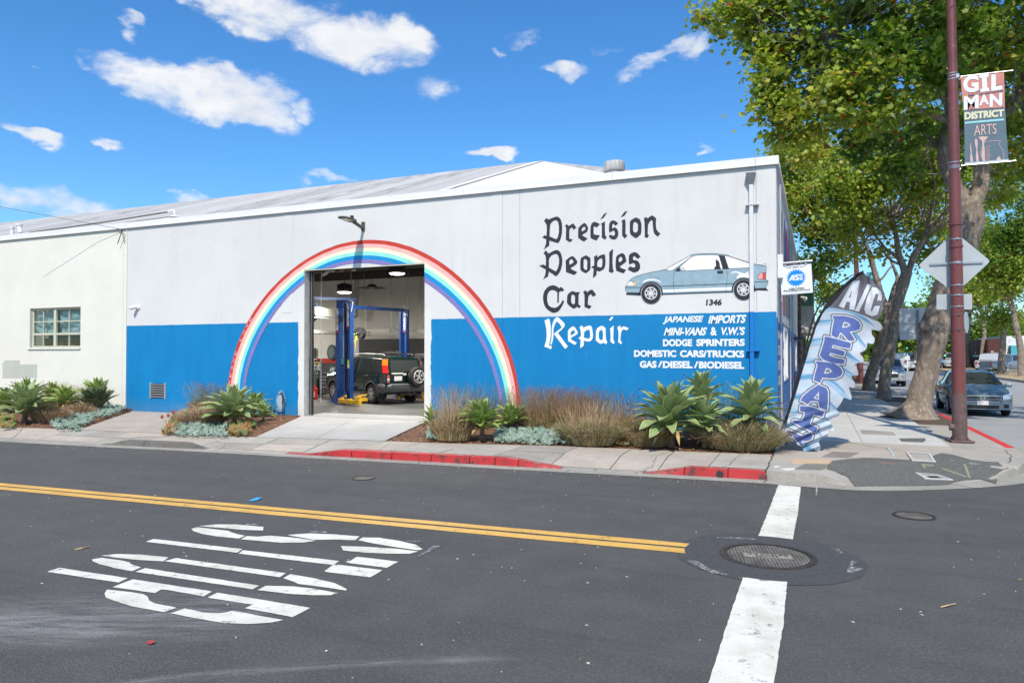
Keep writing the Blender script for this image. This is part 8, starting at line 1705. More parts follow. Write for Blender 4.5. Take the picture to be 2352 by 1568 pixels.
  mx=S['mirror'];q=surf(mx,4.6);mb=MB();mb.box((q[0]+.02,(q[1]+.11*sc)*sd,q[2]+.06*sc),(.10*sc,.20*sc,.13*sc));mb.box((q[0],(q[1]+.0)*sd,q[2]+.03*sc),(.05*sc,.10*sc,.04*sc));obj('mirror',mb,S.get('mmat',paint),t,local=True,bevel=.02*sc)
 ws=S['wind'];across(ws[0],ws[1],7.25,M_CARGL,'windshield',nx=6)
 if S.get('rearwin'):rw=S['rearwin'];across(rw[0],rw[1],7.25,M_CARGL,'rear_window',nx=6)
 for a in ax:
  mb=MB();mb.bb((a-ra-.02)*sc,(a+ra+.02)*sc,-(W2*.90)*sc,W2*.90*sc,.20*sc,(S['wr']+ra+.0)*sc);
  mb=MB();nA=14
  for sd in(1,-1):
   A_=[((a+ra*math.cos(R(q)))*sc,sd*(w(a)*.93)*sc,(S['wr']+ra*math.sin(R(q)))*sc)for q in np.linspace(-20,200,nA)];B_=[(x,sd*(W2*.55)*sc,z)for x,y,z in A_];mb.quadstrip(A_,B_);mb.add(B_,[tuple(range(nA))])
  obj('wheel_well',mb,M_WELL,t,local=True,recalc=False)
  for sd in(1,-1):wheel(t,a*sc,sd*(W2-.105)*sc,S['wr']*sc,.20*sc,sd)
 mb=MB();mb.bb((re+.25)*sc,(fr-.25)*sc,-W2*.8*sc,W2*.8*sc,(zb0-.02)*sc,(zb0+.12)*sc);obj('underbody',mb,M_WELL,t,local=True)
 t.rotation_euler=(0,0,heading);c=Car();c.t,c.surf,c.w,c.patch,c.S,c.sc,c.W2=t,surf,w,patchg,S,sc,W2;return c
SUVS=dict(front=2.16,rear=-2.10,w=.875,round=.30,sill=.36,axles=(-1.28,1.34),ra=.40,wr=.335,mirror=.86,
belt=[(-2.1,1.0),(.9,.99),(1.3,.95),(2.0,.86),(2.16,.72)],roof=[(-2.1,1.04),(-2.07,1.10),(-1.93,1.56),(-1.80,1.61),(-.9,1.645),(.25,1.635),(.50,1.58),(1.10,1.09),(1.3,1.04),(1.95,.94),(2.12,.82),(2.16,.74)],
wroof=[(-2.1,.80),(2.1,.80)],sidewin=[(-1.92,-1.22,-1.80,-1.25),(-1.12,-.22,-1.12,-.28),(-.14,.92,-.20,.45)],doors=[-1.16,-.18,.95],handles=[-.95,.0],wind=(1.06,.56))
SEDS=dict(front=2.28,rear=-2.28,w=.885,round=.42,sill=.22,axles=(-1.33,1.35),ra=.36,wr=.315,mirror=.92,
belt=[(-2.28,.72),(-2.15,.92),(0,.93),(1.2,.90),(1.9,.77),(2.2,.64),(2.28,.56)],roof=[(-2.28,.76),(-2.18,1.02),(-1.72,1.08),(-1.05,1.40),(-.45,1.485),(.25,1.475),(.55,1.42),(1.32,1.02),(1.45,.975),(1.95,.865),(2.18,.74),(2.28,.60)],
wroof=[(-2.3,.70),(-.5,.70),(.6,.70),(1.3,.78),(2.3,.8)],sidewin=[(-1.42,-.95,-1.05,-.85),(-.88,.10,-.80,.05),(.18,1.10,.12,.55)],doors=[-1.0,.14,1.15],handles=[-.75,.35],wind=(1.30,.60),rearwin=(-1.66,-1.10))
TRKS=dict(front=2.7,rear=-2.7,w=.95,round=.25,sill=.42,axles=(-1.65,1.75),ra=.44,wr=.38,mirror=1.15,
belt=[(-2.7,1.10),(.9,1.12),(1.5,1.10),(2.5,1.0),(2.7,.85)],roof=[(-2.7,1.11),(-.72,1.12),(-.66,1.75),(.35,1.82),(.65,1.78),(1.30,1.20),(2.5,1.10),(2.7,.9)],
wroof=[(-2.7,.98),(-.75,.98),(-.6,.74),(.6,.74),(1.4,.85),(2.7,.9)],sidewin=[(-.60,.12,-.58,.08),(.2,1.2,.16,.62)],doors=[.15,1.2],handles=[-.3,.4],wind=(1.26,.70),rearwin=(-.70,-.665))
M_SUVP=mat('dark green car paint',(.004,.020,.019),.18,.35,var=.1,coat=1.)
w1=gp(*C1(762,1376),FZ);hd=R(156);scs=.92;fw=np.array([math.cos(hd),math.sin(hd)]);lf=np.array([-math.sin(hd),math.cos(hd)])
ctr=w1[:2]-fw*(-1.28*scs)-lf*(.80*scs)
SUVS2=dict(SUVS);SUVS2['hmat']=M_TRIM
c=car('dark green off-road car with a spare wheel on its tailgate, parked inside the garage','car',(ctr[0],ctr[1],FZ),hd,SUVS2,M_SUVP,sc=scs,name='off_road_car');T_=c.t
def lp(name,build,m,parent=None,**k):mb=MB();build(mb);mb.v=[(x*scs,y*scs,z*scs)for x,y,z in mb.v];return obj(name,mb,m,parent or T_,local=True,**k)
def tiltx(z):return-2.085+(z-1.08)*.30 if z>1.08 else-2.10
def rearquad(y0,y1,z0,z1,d=.012):
 return lambda mb:mb.add([(tiltx(z0)-d,y0,z0),(tiltx(z0)-d,y1,z0),(tiltx(z1)-d,y1,z1),(tiltx(z1)-d,y0,z1)],[(0,1,2,3)])
def rq(name,y0,y1,z0,z1,m,d=.012,th=.02,y0t=None,y1t=None):
 y0t=y0 if y0t is None else y0t;y1t=y1 if y1t is None else y1t
 def b(mb):
  a=[(tiltx(z0)-d,y0,z0),(tiltx(z0)-d,y1,z0),(tiltx(z1)-d,y1t,z1),(tiltx(z1)-d,y0t,z1)];q=[(x+th+d,y,z)for x,y,z in a];mb.add(a+q,[(0,1,2,3),(4,5,6,7),(0,1,5,4),(1,2,6,5),(2,3,7,6),(3,0,4,7)])
 return lp(name,b,m)
rq('tailgate_panel',-.80,.80,.56,1.06,M_SUVP,.015);rq('rear_window',-.60,.60,1.10,1.50,M_CARGL,.02,.02,-.55,.55)
rq('window_surround',-.68,.68,1.06,1.555,M_SUVP,.008,.02,-.62,.62)
for sd in(1,-1):
 lp('tail_lamp',lambda mb,sd=sd:[mb.add([(tiltx(z0)-.02+.0,sd*.70*k0,z0),(tiltx(z0)+.12,sd*.845*k0,z0),(tiltx(z1)+.12,sd*.845*k1,z1),(tiltx(z1)-.02,sd*.70*k1,z1)],[(0,1,2,3)])for z0,z1,k0,k1 in((1.06,1.32,1,.965),)],M_LAMPR)
 lp('tail_lamp_upper',lambda mb,sd=sd:mb.add([(tiltx(1.32)-.02,sd*.70*.965,1.32),(tiltx(1.32)+.12,sd*.845*.965,1.32),(tiltx(1.53)+.12,sd*.845*.90,1.53),(tiltx(1.53)-.02,sd*.70*.90,1.53)],[(0,1,2,3)]),M_LAMPO)
def bumper(mb):
 P=[];n_=24
 for z,o_ in((.40,.02),(.46,.10),(.60,.125),(.66,.11),(.70,.03)):
  row=[]
  for i in range(n_+1):
   a=-1+2*i/n_;y=a*(.86+o_*.3);x=-2.10-o_+.55*max(0,abs(a)-.55)**2*2.2
   if abs(a)>.96:pass
   row.append((x,y,z))
  row=[(-1.70,-(.875+o_*.2),z)]+row+[(-1.70,.875+o_*.2,z)];P.append(row)
 mb.grid(P)
lp('rear_bumper',bumper,M_TRIM,autosm=50)
lp('bumper_step',lambda mb:mb.bb(-2.235,-2.10,-.62,.62,.655,.675),mat('bumper top wear',(.16,.17,.17),.5,var=.1))
for sd in(1,-1):
 for a in(-1.28,1.34):
  lp('arch_flare',lambda mb,a=a,sd=sd:mb.quadstrip([(a+.40*math.cos(R(q)),sd*.885,.335+.40*math.sin(R(q)))for q in np.linspace(-8,188,20)],[(a+.475*math.cos(R(q)),sd*.878,.335+.475*math.sin(R(q)))for q in np.linspace(-8,188,20)]),M_TRIM)
 lp('side_trim',lambda mb,sd=sd:(mb.bb(-.80,.88,sd*.868,sd*.895,.56,.68),mb.bb(-.80,.88,sd*.85,sd*.885,.36,.43)),M_TRIM)
 lp('mud_flap',lambda mb,sd=sd:mb.bb(-1.76,-1.72,sd*.62,sd*.87,.16,.48),M_RUBBER)
 lp('roof_rail',lambda mb,sd=sd:mb.tube([(-1.75,sd*.60,1.64),(-1.62,sd*.61,1.70),(-.2,sd*.62,1.715),(.25,sd*.62,1.69),(.4,sd*.61,1.63)],.018,8),M_ALU if sd>0 else M_BLACK)
 lp('side_reflector',lambda mb,sd=sd:mb.bb(-1.98,-1.90,sd*.862,sd*.90,.54,.60),M_LAMPR)
lp('cross_bar',lambda mb:[mb.bar((x,-.60,1.72),(x,.60,1.72),.05,.025)for x in(-1.2,-.2)],M_BLACK)
lp('bike_rack',lambda mb:(mb.tube([(-1.5,-.15,1.74),(-.3,-.20,1.76)],.018,6),mb.tube([(-1.4,-.3,1.73),(-.9,-.35,1.82),(-.4,-.3,1.75)],.02,6),mb.tube([(-1.2,.0,1.74),(-1.3,.05,1.95),(-1.38,.08,1.98)],.008,5),mb.box((-.8,-.32,1.80),(.20,.10,.06))),M_BLACK)
sw_=lp('spare_wheel',lambda mb:mb.lathe([(.20,-.11),(.315,-.11),(.345,-.06),(.345,.06),(.315,.11),(.20,.11)],(-2.27,-.36,.93),'X',34,caps=False),M_RUBBER,autosm=50)
lp('rim',lambda mb:(mb.lathe([(.22,-.115),(.19,-.09),(.01,-.05)],(-2.27,-.36,.93),'X',30,caps=False)),mat('shaded brake dark'),sw_)
def spk(mb):
 mb.lathe([(.225,-.112),(.205,-.125),(.19,-.10)],(-2.27,-.36,.93),'X',30,caps=False)
 for k in range(5):
  for da in(-.14,.14):
   a=R(90+72*k)+da*.6;b=R(90+72*k)+da*1.5;mb.bar((-2.385,-.36+math.cos(a)*.05,.93+math.sin(a)*.05),(-2.38,-.36+math.cos(b)*.205,.93+math.sin(b)*.205),.034,.02)
 mb.lathe([(.055,-.12),(.01,-.125)],(-2.27,-.36,.93),'X',14)
lp('spokes',spk,M_RIM,sw_)
lp('number_plate',lambda mb:mb.bb(-2.135,-2.118,.17,.48,.80,.955),mat('plate white',(.68,.66,.66),.5,var=.08,scale=30))
lp('plate_frame',lambda mb:mb.bb(-2.128,-2.112,.15,.50,.78,.975),M_BLACK)
for(y0,y1,z0,z1,cc)in((.10,.58,1.02,1.075,(.55,.60,.50)),(-.02,.12,.98,1.05,(.6,.6,.6)),(.66,.76,.90,1.0,(.45,.05,.04)),(.66,.75,.82,.89,(.6,.6,.6)),(.66,.75,.74,.81,(.45,.1,.08))):rq('sticker',y0,y1,z0,z1,mat('sticker %s'%(cc,),cc,.5,var=.3,scale=40),.022,.01)
lp('rear_wiper',lambda mb:mb.bar((-2.10,-.05,1.12),(-2.07,.28,1.15),.015),M_BLACK)
lp('tow_bar',lambda mb:(mb.bb(-2.16,-2.02,-.35,.28,.30,.36),mb.bb(-2.26,-2.1,-.12,-.04,.28,.34),mb.tube([(-2.0,-.6,.33),(-2.12,-.62,.33)],.035,10)),M_DKSTEEL)
sd0,sd1=gp(2163,952,0),gp(2308,955,0);M_SED=mat('slate blue metallic paint',(.16,.225,.29),.25,.45,var=.06,coat=1.)
sc2=.90;sx=4.55;sy=26.6;hd2=R(-91.5)
SED=dict(SEDS)
c=car('slate blue sedan parked at the kerb facing the crossing, half hidden by the maroon pole','car',(sx,sy,0),hd2,SED,M_SED,sc=sc2,name='parked_car');T2=c.t
def l2(name,build,m,parent=None,**k):mb=MB();build(mb);mb.v=[(x*sc2,y*sc2,z*sc2)for x,y,z in mb.v];return obj(name,mb,m,parent or T2,local=True,**k)
def fx_(y):y=abs(y);W_=.885;b=W_-.36;return 2.28 if y<=b else 2.28-.42*(1-math.sqrt(max(0,1-((y-b)/.36)**2)))
def fpatch(y0,y1,z0a,z1a,z0b,z1b,off,lean=.0,n_=10):
 def b(mb):
  G=[]
  for j in range(4):
   f=j/3;G.append([(fx_(y0+(y1-y0)*i/n_)+off-lean*f,y0+(y1-y0)*i/n_,(z0a+(z0b-z0a)*i/n_)*(1-f)+(z1a+(z1b-z1a)*i/n_)*f)for i in range(n_+1)])
  mb.grid(G)
 return b
l2('front_bumper',fpatch(-.875,.875,.24,.585,.24,.585,.02,n_=30),M_SED,smooth=True)
l2('grille',fpatch(-.50,.50,.50,.665,.50,.665,.035,.05,14),M_BLACK)
for k in range(4):l2('grille_bar',fpatch(-.47,.47,.515+k*.038,.522+k*.038,.515+k*.038,.522+k*.038,.044-.01*k,0,14),mat('grille grey',(.18,.19,.2),.4,.5,var=0))
l2('grille_surround',lambda mb:mb.tube([(fx_(y)+.04-(.05 if z>.6 else 0),y,z)for y,z in((-.52,.675),(-.45,.495),(.45,.495),(.52,.675),(0,.69),(-.52,.675))],.014,6),M_CHROME)
l2('badge',lambda mb:(mb.lathe([(.075,0),(.075,.02),(.052,.02),(.052,0)],(2.30,0,.60),'X',20,caps=False),mb.bb(2.30,2.325,-.09,.09,.588,.612)),M_CHROME)
for sd in(1,-1):
 l2('headlight',fpatch(sd*.56,sd*.865,.56,.70,.62,.82,.03,.06,12),M_LAMPW,smooth=True)
 l2('indicator',fpatch(sd*.80,sd*.868,.60,.70,.62,.76,.045,.03,6),mat('amber lens',(.5,.25,.08),.2,var=0),smooth=True)
 l2('fog_lamp',fpatch(sd*.58,sd*.72,.30,.42,.30,.42,.03),M_BLACK)
l2('lower_intake',fpatch(-.45,.45,.27,.38,.27,.38,.03),M_BLACK)
l2('number_plate',lambda mb:mb.bb(2.325,2.335,-.16,.16,.39,.53),mat('plate white'))
l2('hood_crease',lambda mb:[mb.tube([(1.45,s*.52,.975),(1.95,s*.47,.875),(2.2,s*.42,.745)],.008,5)for s in(1,-1)],M_SED)
l2('wiper',lambda mb:[mb.tube([(1.33,y,1.03),(1.28,y+.45,1.06)],.01,4)for y in(-.6,-.05)],M_BLACK)
l2('dash',lambda mb:mb.bb(.2,.7,-.5,.5,.9,1.2),M_BLACK)
def simple(label,cat,px,py,z,spec,colr,hd,group,sc=.93,name='parked_car',dx=0,metal=.2):
 g_=gp(px,py,z);m_=mat('car paint %s'%(colr,),colr,.25,metal,var=.05,coat=.8);c=car(label,cat,(g_[0]+dx,g_[1],0),hd,spec,m_,group,sc,False,name);s=spec;T=c.t
 for sd in(1,-1):
  mb=MB();q=s['rear'];mb.bb((q-.015)*sc,(q+.15)*sc,sd*(s['w']-.30)*sc,sd*(s['w']-.10)*sc,.80*sc,.98*sc);obj('tail_lamp',mb,M_LAMPR,T,local=True)
  mb=MB();q=s['front'];mb.bb((q-.2)*sc,(q+.015)*sc,sd*(s['w']-.36)*sc,sd*(s['w']-.12)*sc,.62*sc,.76*sc);obj('headlight',mb,M_LAMPW,T,local=True)
 mb=MB();mb.bb((s['front']-.05)*sc,(s['front']+.02)*sc,-.45*sc,.45*sc,.52*sc,.70*sc);obj('grille',mb,M_DKSTEEL,T,local=True)
 mb=MB();mb.bb((s['front']-.2)*sc,(s['front']+.06)*sc,-.8*sc,.8*sc,.34*sc,.50*sc);mb.bb((s['rear']-.05)*sc,(s['rear']+.2)*sc,-.8*sc,.8*sc,.36*sc,.56*sc);obj('bumpers',mb,M_ALU if cat=='pickup truck' else m_,T,local=True)
 if cat=='pickup truck':mb=MB();mb.bb(-2.6*sc,-.75*sc,-.80*sc,.80*sc,1.10*sc,1.145*sc);obj('bed',mb,M_BLACK,T,local=True)
 return c
GK='cars parked along the cross street'
simple('silver off-road car parked facing the crossing beyond the crossing trunks','car',2024,884,0,SUVS,(.42,.43,.44),R(-90),GK,1.0,dx=.25,metal=.4)
simple('dark blue car just behind the silver one','car',1990,862,0,SUVS,(.02,.045,.10),R(-90),GK,1.0,dx=1.2)
GM='cars seen across the median'
simple('dark car with red tail lamps under the green tree, across the median','car',2236,846,0,SEDS,(.05,.05,.06),R(72),GM,1.2)
simple('white pickup truck behind the sandwich board','pickup truck',2276,853,0,TRKS,(.60,.60,.60),R(70),GM,1.05,name='pickup_truck')
simple('grey blue pickup truck with open bed at the right, between median trunks','pickup truck',2326,857,0,TRKS,(.18,.23,.28),R(25),GM,1.0,name='pickup_truck')
simple('white sedan left of the white sign, far up the street','car',2072,851,0,SEDS,(.60,.60,.59),R(-60),GM,1.2);simple('white hatchback under the white sign, far up the street','car',2088,851,0,SUVS,(.62,.62,.61),R(60),GM,1.2)
simple('dark green car left of the maroon pole, far up the street','car',2160,846,0,SEDS,(.06,.09,.07),R(-80),GM,1.2);simple('pale grey car beside the dark one, far up the street','car',2175,848,0,SUVS,(.42,.45,.44),R(-80),GM,1.2)
# --- the far side of the cross street
X5=crop(3560,1350,536,2352)
md=MB();md.add([(12.25,13,.15),(17.75,13,.15),(17.75,400,.15),(12.25,400,.15)],[(0,1,2,3)]);obj('median',md,mat('dry straw ground',(.40,.31,.20),.95,var=.35,scale=1.4,bump=.6,bscale=30),kind='structure')
kt=thing('median_kerb',None,None,(12.1,60,0));kt['kind']='structure'
for y in np.arange(40,130,6.):
 for x in(12.1,17.75):mb=MB();mb.bb(x,x+.15,y+.02,y+5.98,0,.16);obj('kerb_stone',mb,M_CONC2,kt)
mb=MB();mb.add([(27.1,13,.12),(31.5,13,.12),(31.5,400,.12),(27.1,400,.12)],[(0,1,2,3)]);mb.bb(27.0,27.1,13,400,0,.125);obj('far_sidewalk',mb,M_CONC2,kind='structure')
mb=MB();rnd=random.Random(3)
for _ in range(5000):
 x,y=rnd.uniform(12.4,17.7),rnd.uniform(44,110);h=rnd.uniform(.03,.16);a=rnd.uniform(0,6.3);mb.add([(x-.012*math.cos(a),y-.012*math.sin(a),.15),(x+.012*math.cos(a),y+.012*math.sin(a),.15),(x+rnd.uniform(-.06,.06),y,.15+h)],[(0,1,2)])
obj('dry_grass',mb,G_B[1],kind='stuff',recalc=False)
nx=thing('brick_shop','brown brick shop next along the side street with a white and green boxed canopy','building',(-6,36,.15))
mb=MB();mb.bb(-30,WX+.02,YE+.02,60,0,6.1);obj('wall',mb,mat('dark infill',(.10,.075,.06),.8,var=.3,scale=3),nx)
mb=MB();bt=0;MBR=[mat('rough brown brick',(.20,.105,.07),.9,var=.3,scale=12),mat('rough tan brick',(.27,.17,.12),.9,var=.3,scale=12)];protos=[]
for m_ in MBR:b_=MB();b_.box((0,0,0),(.09,.40,.085));protos.append(b_)
first={}
for j in range(56):
 for i in range(3):
  z=.15+j*.1;y=YE+.25+i*.42+(.2 if j%2 else 0);k=random.randrange(2)
  if k not in first:first[k]=obj('brick',protos[k],MBR[k],nx,local=True);o=first[k]
  else:o=share('brick',first[k],nx,Matrix.Identity(4))
  o.location=Vector((WX+.06+random.uniform(-.02,.02),y,z+.045))-wloc(nx)
px_=WX+.02
cv=(fp(1871,700,39)[0]);zt_=6.0;
mb=MB();mb.bb(WX-.1,-.05,38.6,46,2.9,6.15);obj('marquee',mb,mat('weathered white boarding',(.52,.52,.50),.7,var=.12,scale=1.5),nx)
mb=MB();mb.bb(WX+.03,-.09,38.57,38.6,4.25,5.65);obj('green_panel',mb,mat('sun bleached green panel',(.10,.24,.15),.6,var=.15,scale=2),nx)
mb=MB();mb.bb(-.09,-.02,38.4,46,6.1,6.25);mb.bb(-.06,-.02,40,45,3.1,3.9);obj('trim',mb,mat('grey cap flashing',(.36,.37,.38),.6,var=.1),nx)
mb=MB();mb.bb(-.055,-.03,39.0,39.8,3.1,3.8);obj('small_sign',mb,mat('faded orange sign',(.45,.20,.10),.6,var=.1),nx)
for z in(4.4,3.05):mb=MB();mb.lathe([(.02,-.22),(.10,-.1),(.09,0)],(WX+.25,34.5,z),n=12);mb.tube([(WX+.05,34.5,z),(WX+.25,34.5,z)],.03,6);obj('wall_lamp',mb,M_WHITEPL,nx)
mb=MB();mb.bb(WX+.02,WX+.08,46,60,.15,2.8);obj('shopfront',mb,M_GLASS,nx)
pq=gp(*CT(656,1195),.15);mp_=thing('lamp_pole','second maroon street pole, thinner, standing beyond the flag','lamp pole',pq);zt2=fp(1973,500,pq[1])[2]
mb=MB();mb.tube([(pq[0],pq[1],.15),(pq[0]-.25,pq[1],zt2)],[.17,.11],14);obj('shaft',mb,M_POLE,mp_,autosm=60);mb=MB();mb.box((pq[0],pq[1],.19),(.55,.55,.08));obj('base_plate',mb,M_POLEB,mp_)
b1,b2=fp(1998,625,pq[1]),fp(2012,665,pq[1]);mb=MB();mb.bb(pq[0]+.35,pq[0]+.95,pq[1]-.01,pq[1]+.0,b2[2]-.2,b1[2]);obj('banner',mb,mat('aqua street banner',(.15,.42,.48),.6,var=.1),mp_)
st_=gp(*CT(622,1180),.15);stp=thing('tree_stump_post','short rough timber post beside the second maroon pole','post',st_);mb=MB();mb.tube([(st_[0],st_[1],.15),(st_[0],st_[1],fp(0,1030*.25634+574.2,st_[1])[2])],[.30,.28],12);obj('post',mb,M_BARK,stp)
def G(x,y,z=0.):return gp(*X5(x,y),z)
YS1=88.
def Fx(x,y,Y=YS1):return np.array(fp(*X5(x,y),Y))
def signal(x0,y0,x1,y1,label,Y):
 a,b=Fx(x0,y1,Y),Fx(x1,y0,Y);t=thing('traffic_light',label,'traffic light',a,group='green traffic lights far up the street');mb=MB();mb.bb(a[0],b[0],Y,Y+.05,a[2],b[2]);obj('back_plate',mb,mat('signal yellow',(.60,.33,.03),.5,var=0),t)
 w_=(b[0]-a[0]);mb=MB();mb.bb(a[0]+w_*.2,b[0]-w_*.2,Y-.25,Y,a[2]+.08,b[2]-.08);obj('housing',mb,M_BLACK,t)
 for k,m_ in enumerate((mat('signal green lit',(.02,.3,.2),.4,var=0,emit=(.05,1,.55),estr=2.2),mat('signal off',(.03,.02,.02),.4,var=0),mat('signal off'))):
  z=a[2]+(b[2]-a[2])*(.22+.28*k);mb=MB();mb.lathe([(.01,-.28),(w_*.24,-.27),(w_*.26,-.25)],((a[0]+b[0])/2,Y,z),'Y',14);obj('lens',mb,m_,t)
 return t
s1=signal(272,110,320,200,'traffic light hanging from a mast arm over the far crossing, green lit',YS1)
mb=MB();mb.tube([Fx(60,138),Fx(272,142)],.09,8);mb.tube([Fx(320,145),Fx(400,160),Fx(470,190),Fx(476,540)],.11,8);obj('mast_arm',mb,mat('mast arm brown',(.22,.13,.06),.6,var=.1),s1)
s2_=signal(930,225,985,335,'traffic light on a post far up the street left of the maroon pole, green lit',95.);mb=MB();mb.tube([Fx(955,335,95.1),Fx(950,500,95.1)],.10,8);obj('post',mb,M_BLACK,s2_)
def fsign(pts,m,label,cat,Y,post=None,pm=M_ALU,name='road_sign'):
 P=[Fx(*p,Y)for p in pts];t=thing(name,label,cat,P[-1]);mb=MB();mb.prism([(p[0],p[2])for p in P],lambda x,z:(x,Y,z),lambda x,z:(x,Y+.03,z));obj('sign_plate',mb,m,t)
 if post:mb=MB();mb.tube([Fx(*post[0],Y+.06),Fx(*post[1],Y+.06)],.05,8);obj('post',mb,pm,t)
 return t
M_GRNS=mat('street sign green',(.0,.22,.12),.5,var=0)
sn=fsign([(1452,305),(1560,303),(1560,342),(1452,343)],M_GRNS,'green street sign with a white arrow, standing before the green tree','street sign',80.,((1500,250),(1500,305)),M_BARKD,'street_name_sign')
mb=MB();add_text(mb,'FREE',[Fx(1500,332,79.97),Fx(1550,331,79.97),Fx(1500,315,79.97),Fx(1550,314,79.97)],.03);mb.sheet([[(Fx(*p,79.97)[0],Fx(*p,79.97)[2])for p in((1465,323),(1478,312),(1478,319),(1490,319),(1490,327),(1478,327),(1478,334))]],lambda x,z:(x,79.97,z));obj('printed_words',mb,M_WHITEPL,sn,recalc=False)
M_YS=mat('fluorescent yellow sign',(.62,.68,.02),.5,var=0)
ys=fsign([(156,412),(186,438),(157,466),(127,438)],M_YS,'yellow diamond pedestrian sign far up the street by the white cars','road sign',80.,((155,465),(155,560)))
P=[Fx(*p,79.98)for p in((145,468),(178,468),(178,485),(145,485))];mb=MB();mb.add(P,[(0,1,2,3)]);obj('small_plate',mb,M_YS,ys)
mb=MB();c_=Fx(156,438,79.95);mb.tube([c_+[0,0,-.25],c_+[0,0,.12],c_+[.15,0,.0]],.05,5);mb.lathe([(.01,-.07),(.07,0),(.01,.07)],c_+[0,0,.25],n=8);obj('printed_figure',mb,M_BLACK,ys)
fsign([(273,325),(350,325),(350,388),(273,388)],mat('sign back white',(.62,.64,.66),.5,var=.05),'blank white square sign on a white post up the street','road sign',70.,((308,295),(308,585)),M_WHITEPL)
g_=G(1765,606);Yb=g_[1];t=thing('sandwich_board','cream and orange sandwich board standing on the dry median before the white pickup','sandwich board',g_)
P=[Fx(*p,Yb)for p in((1712,603),(1832,603),(1820,460),(1705,456))];mb=MB();mb.prism([(p[0],p[2])for p in P],lambda x,z:(x,Yb+(z)*.12,z),lambda x,z:(x,Yb+.05+z*.12,z));obj('front_board',mb,mat('sandwich board cream',(.62,.50,.33),.6,var=.1),t)
mb=MB();mb.prism([(p[0],p[2])for p in P],lambda x,z:(x,Yb+.5-z*.12,z),lambda x,z:(x,Yb+.55-z*.12,z));obj('rear_board',mb,mat('timber frame',(.30,.20,.12),.7,var=.1),t)
for(a,b,c_,d,m_)in((1725,480,1812,496,(.60,.22,.10)),(1730,505,1815,545,(.35,.26,.20)),(1735,552,1780,592,(.60,.16,.10)),(1788,552,1822,592,(.50,.48,.42))):
 q0,q1=Fx(a,d,Yb),Fx(c_,b,Yb);mb=MB();mb.add([(q0[0],Yb+q0[2]*.12-.01,q0[2]),(q1[0],Yb+q0[2]*.12-.01,q0[2]),(q1[0],Yb+q1[2]*.12-.01,q1[2]),(q0[0],Yb+q1[2]*.12-.01,q1[2])],[(0,1,2,3)]);obj('printed_block',mb,mat('poster %s'%(m_,),m_,.6,var=.2,scale=20),t)
def bldg(label,x0,y0,x1,y1,Y,m,depth=14,name='building'):
 a,b=Fx(x0,y1,Y),Fx(x1,y0,Y);t=thing(name,label,'building',(a[0],Y,0));mb=MB();mb.bb(a[0],b[0],Y,Y+depth,0,b[2]);obj('wall',mb,m,t);return t,Y
M_DRED=mat('dark red timber siding',(.085,.025,.02),.7,var=.15,scale=3,stretch=(14,14,.4))
t,Y=bldg('dark red timber building with white framed windows behind the median trees',1725,20,1990,500,92.,M_DRED)
for(x0,x1)in((1775,1795),(1800,1820),(1860,1880),(1888,1908)):
 for(y0,y1,m_)in((280,335,M_GLASS),(345,430,mat('pale shutter',(.42,.42,.40),.6,var=.1))):
  a,b=Fx(x0,y1,Y),Fx(x1,y0,Y);mb=MB();mb.bb(a[0],b[0],Y-.06,Y-.01,a[2],b[2]);wn_=obj('window',mb,m_,t);mb=MB();mb.bb(a[0]-.08,a[0],Y-.1,Y-.01,a[2]-.1,b[2]+.1);mb.bb(b[0],b[0]+.08,Y-.1,Y-.01,a[2]-.1,b[2]+.1);mb.bb(a[0],b[0],Y-.1,Y-.01,b[2],b[2]+.1);obj('frame',mb,M_WHITEPL,wn_)
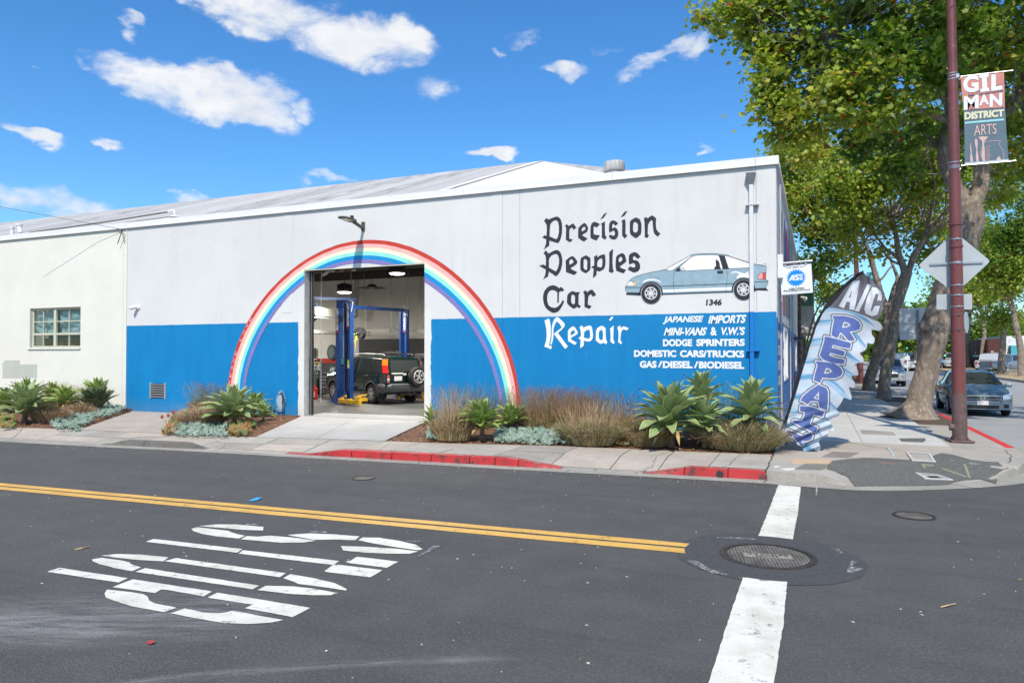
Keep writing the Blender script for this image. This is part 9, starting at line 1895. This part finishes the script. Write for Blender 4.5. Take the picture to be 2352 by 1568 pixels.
mb=MB();a,b=Fx(1765,262,Y),Fx(1812,232,Y);mb.bb(a[0],b[0],Y-.2,Y-.05,a[2],b[2]);obj('sign_box',mb,mat('dim white letters',(.4,.4,.4),.6,var=.3,scale=8),t)
t,Y=bldg('white building with a wide teal fascia at the right edge behind the trees',2010,-40,3300,480,96.,mat('white stucco far',(.66,.65,.64),.7,var=.05))
a,b=Fx(2085,342,Y),Fx(3300,135,Y);mb=MB();mb.bb(a[0],b[0],Y-1.0,Y-.02,a[2],b[2]);obj('teal_fascia',mb,mat('teal painted fascia',(.06,.36,.44),.6,var=.08,scale=1),t)
a,b=Fx(2085,480,Y),Fx(3300,345,Y);mb=MB();mb.bb(a[0],b[0],Y-.05,Y-.01,0,b[2]);obj('shopfront',mb,mat('grey green shopfront',(.16,.19,.19),.4,var=.2,scale=.6),t)
for k in range(6):xx=a[0]+1+k*3.2;mb=MB();mb.bb(xx,xx+1.6,Y-.12,Y-.06,.6,b[2]-.4);obj('window',mb,M_GLASS,t)
t,Y=bldg('low pale building closing the far end of the street',60,310,420,500,150.,mat('pale grey stucco far',(.50,.50,.49),.7,var=.08));
t,Y=bldg('white low shop far up the street left of the maroon pole',860,330,1330,470,130.,mat('white shop far',(.62,.62,.60),.7,var=.05))
a,b=Fx(870,412,Y),Fx(1060,388,Y);mb=MB();mb.bb(a[0],b[0],Y-.3,Y-.05,a[2],b[2]);obj('green_awning',mb,mat('small green awning',(.08,.25,.14),.6,var=0),t)
for k in range(8):xx=Fx(870+k*55,430,Y)[0];mb=MB();mb.bb(xx,xx+1.6,Y-.08,Y-.02,.8,2.6);obj('window',mb,M_GLASS,t)
rngw=np.random.default_rng(5);n=9000;ce=np.column_stack([rngw.uniform(-30,75,n),rngw.uniform(190,215,n),rngw.uniform(0,1,n)]);ce[:,2]=ce[:,2]*(6+3.0*np.sin(ce[:,0]*.31)+2.5*np.sin(ce[:,0]*.83+1))+.3
me=leaves_mesh(ce,1.6,TRI5,FO,rngw.integers(0,3,n),rngw);o=bpy.data.objects.new('far_trees',me);COL.objects.link(o);props(o,kind='stuff',label='dark green line of trees closing the far end of the street')
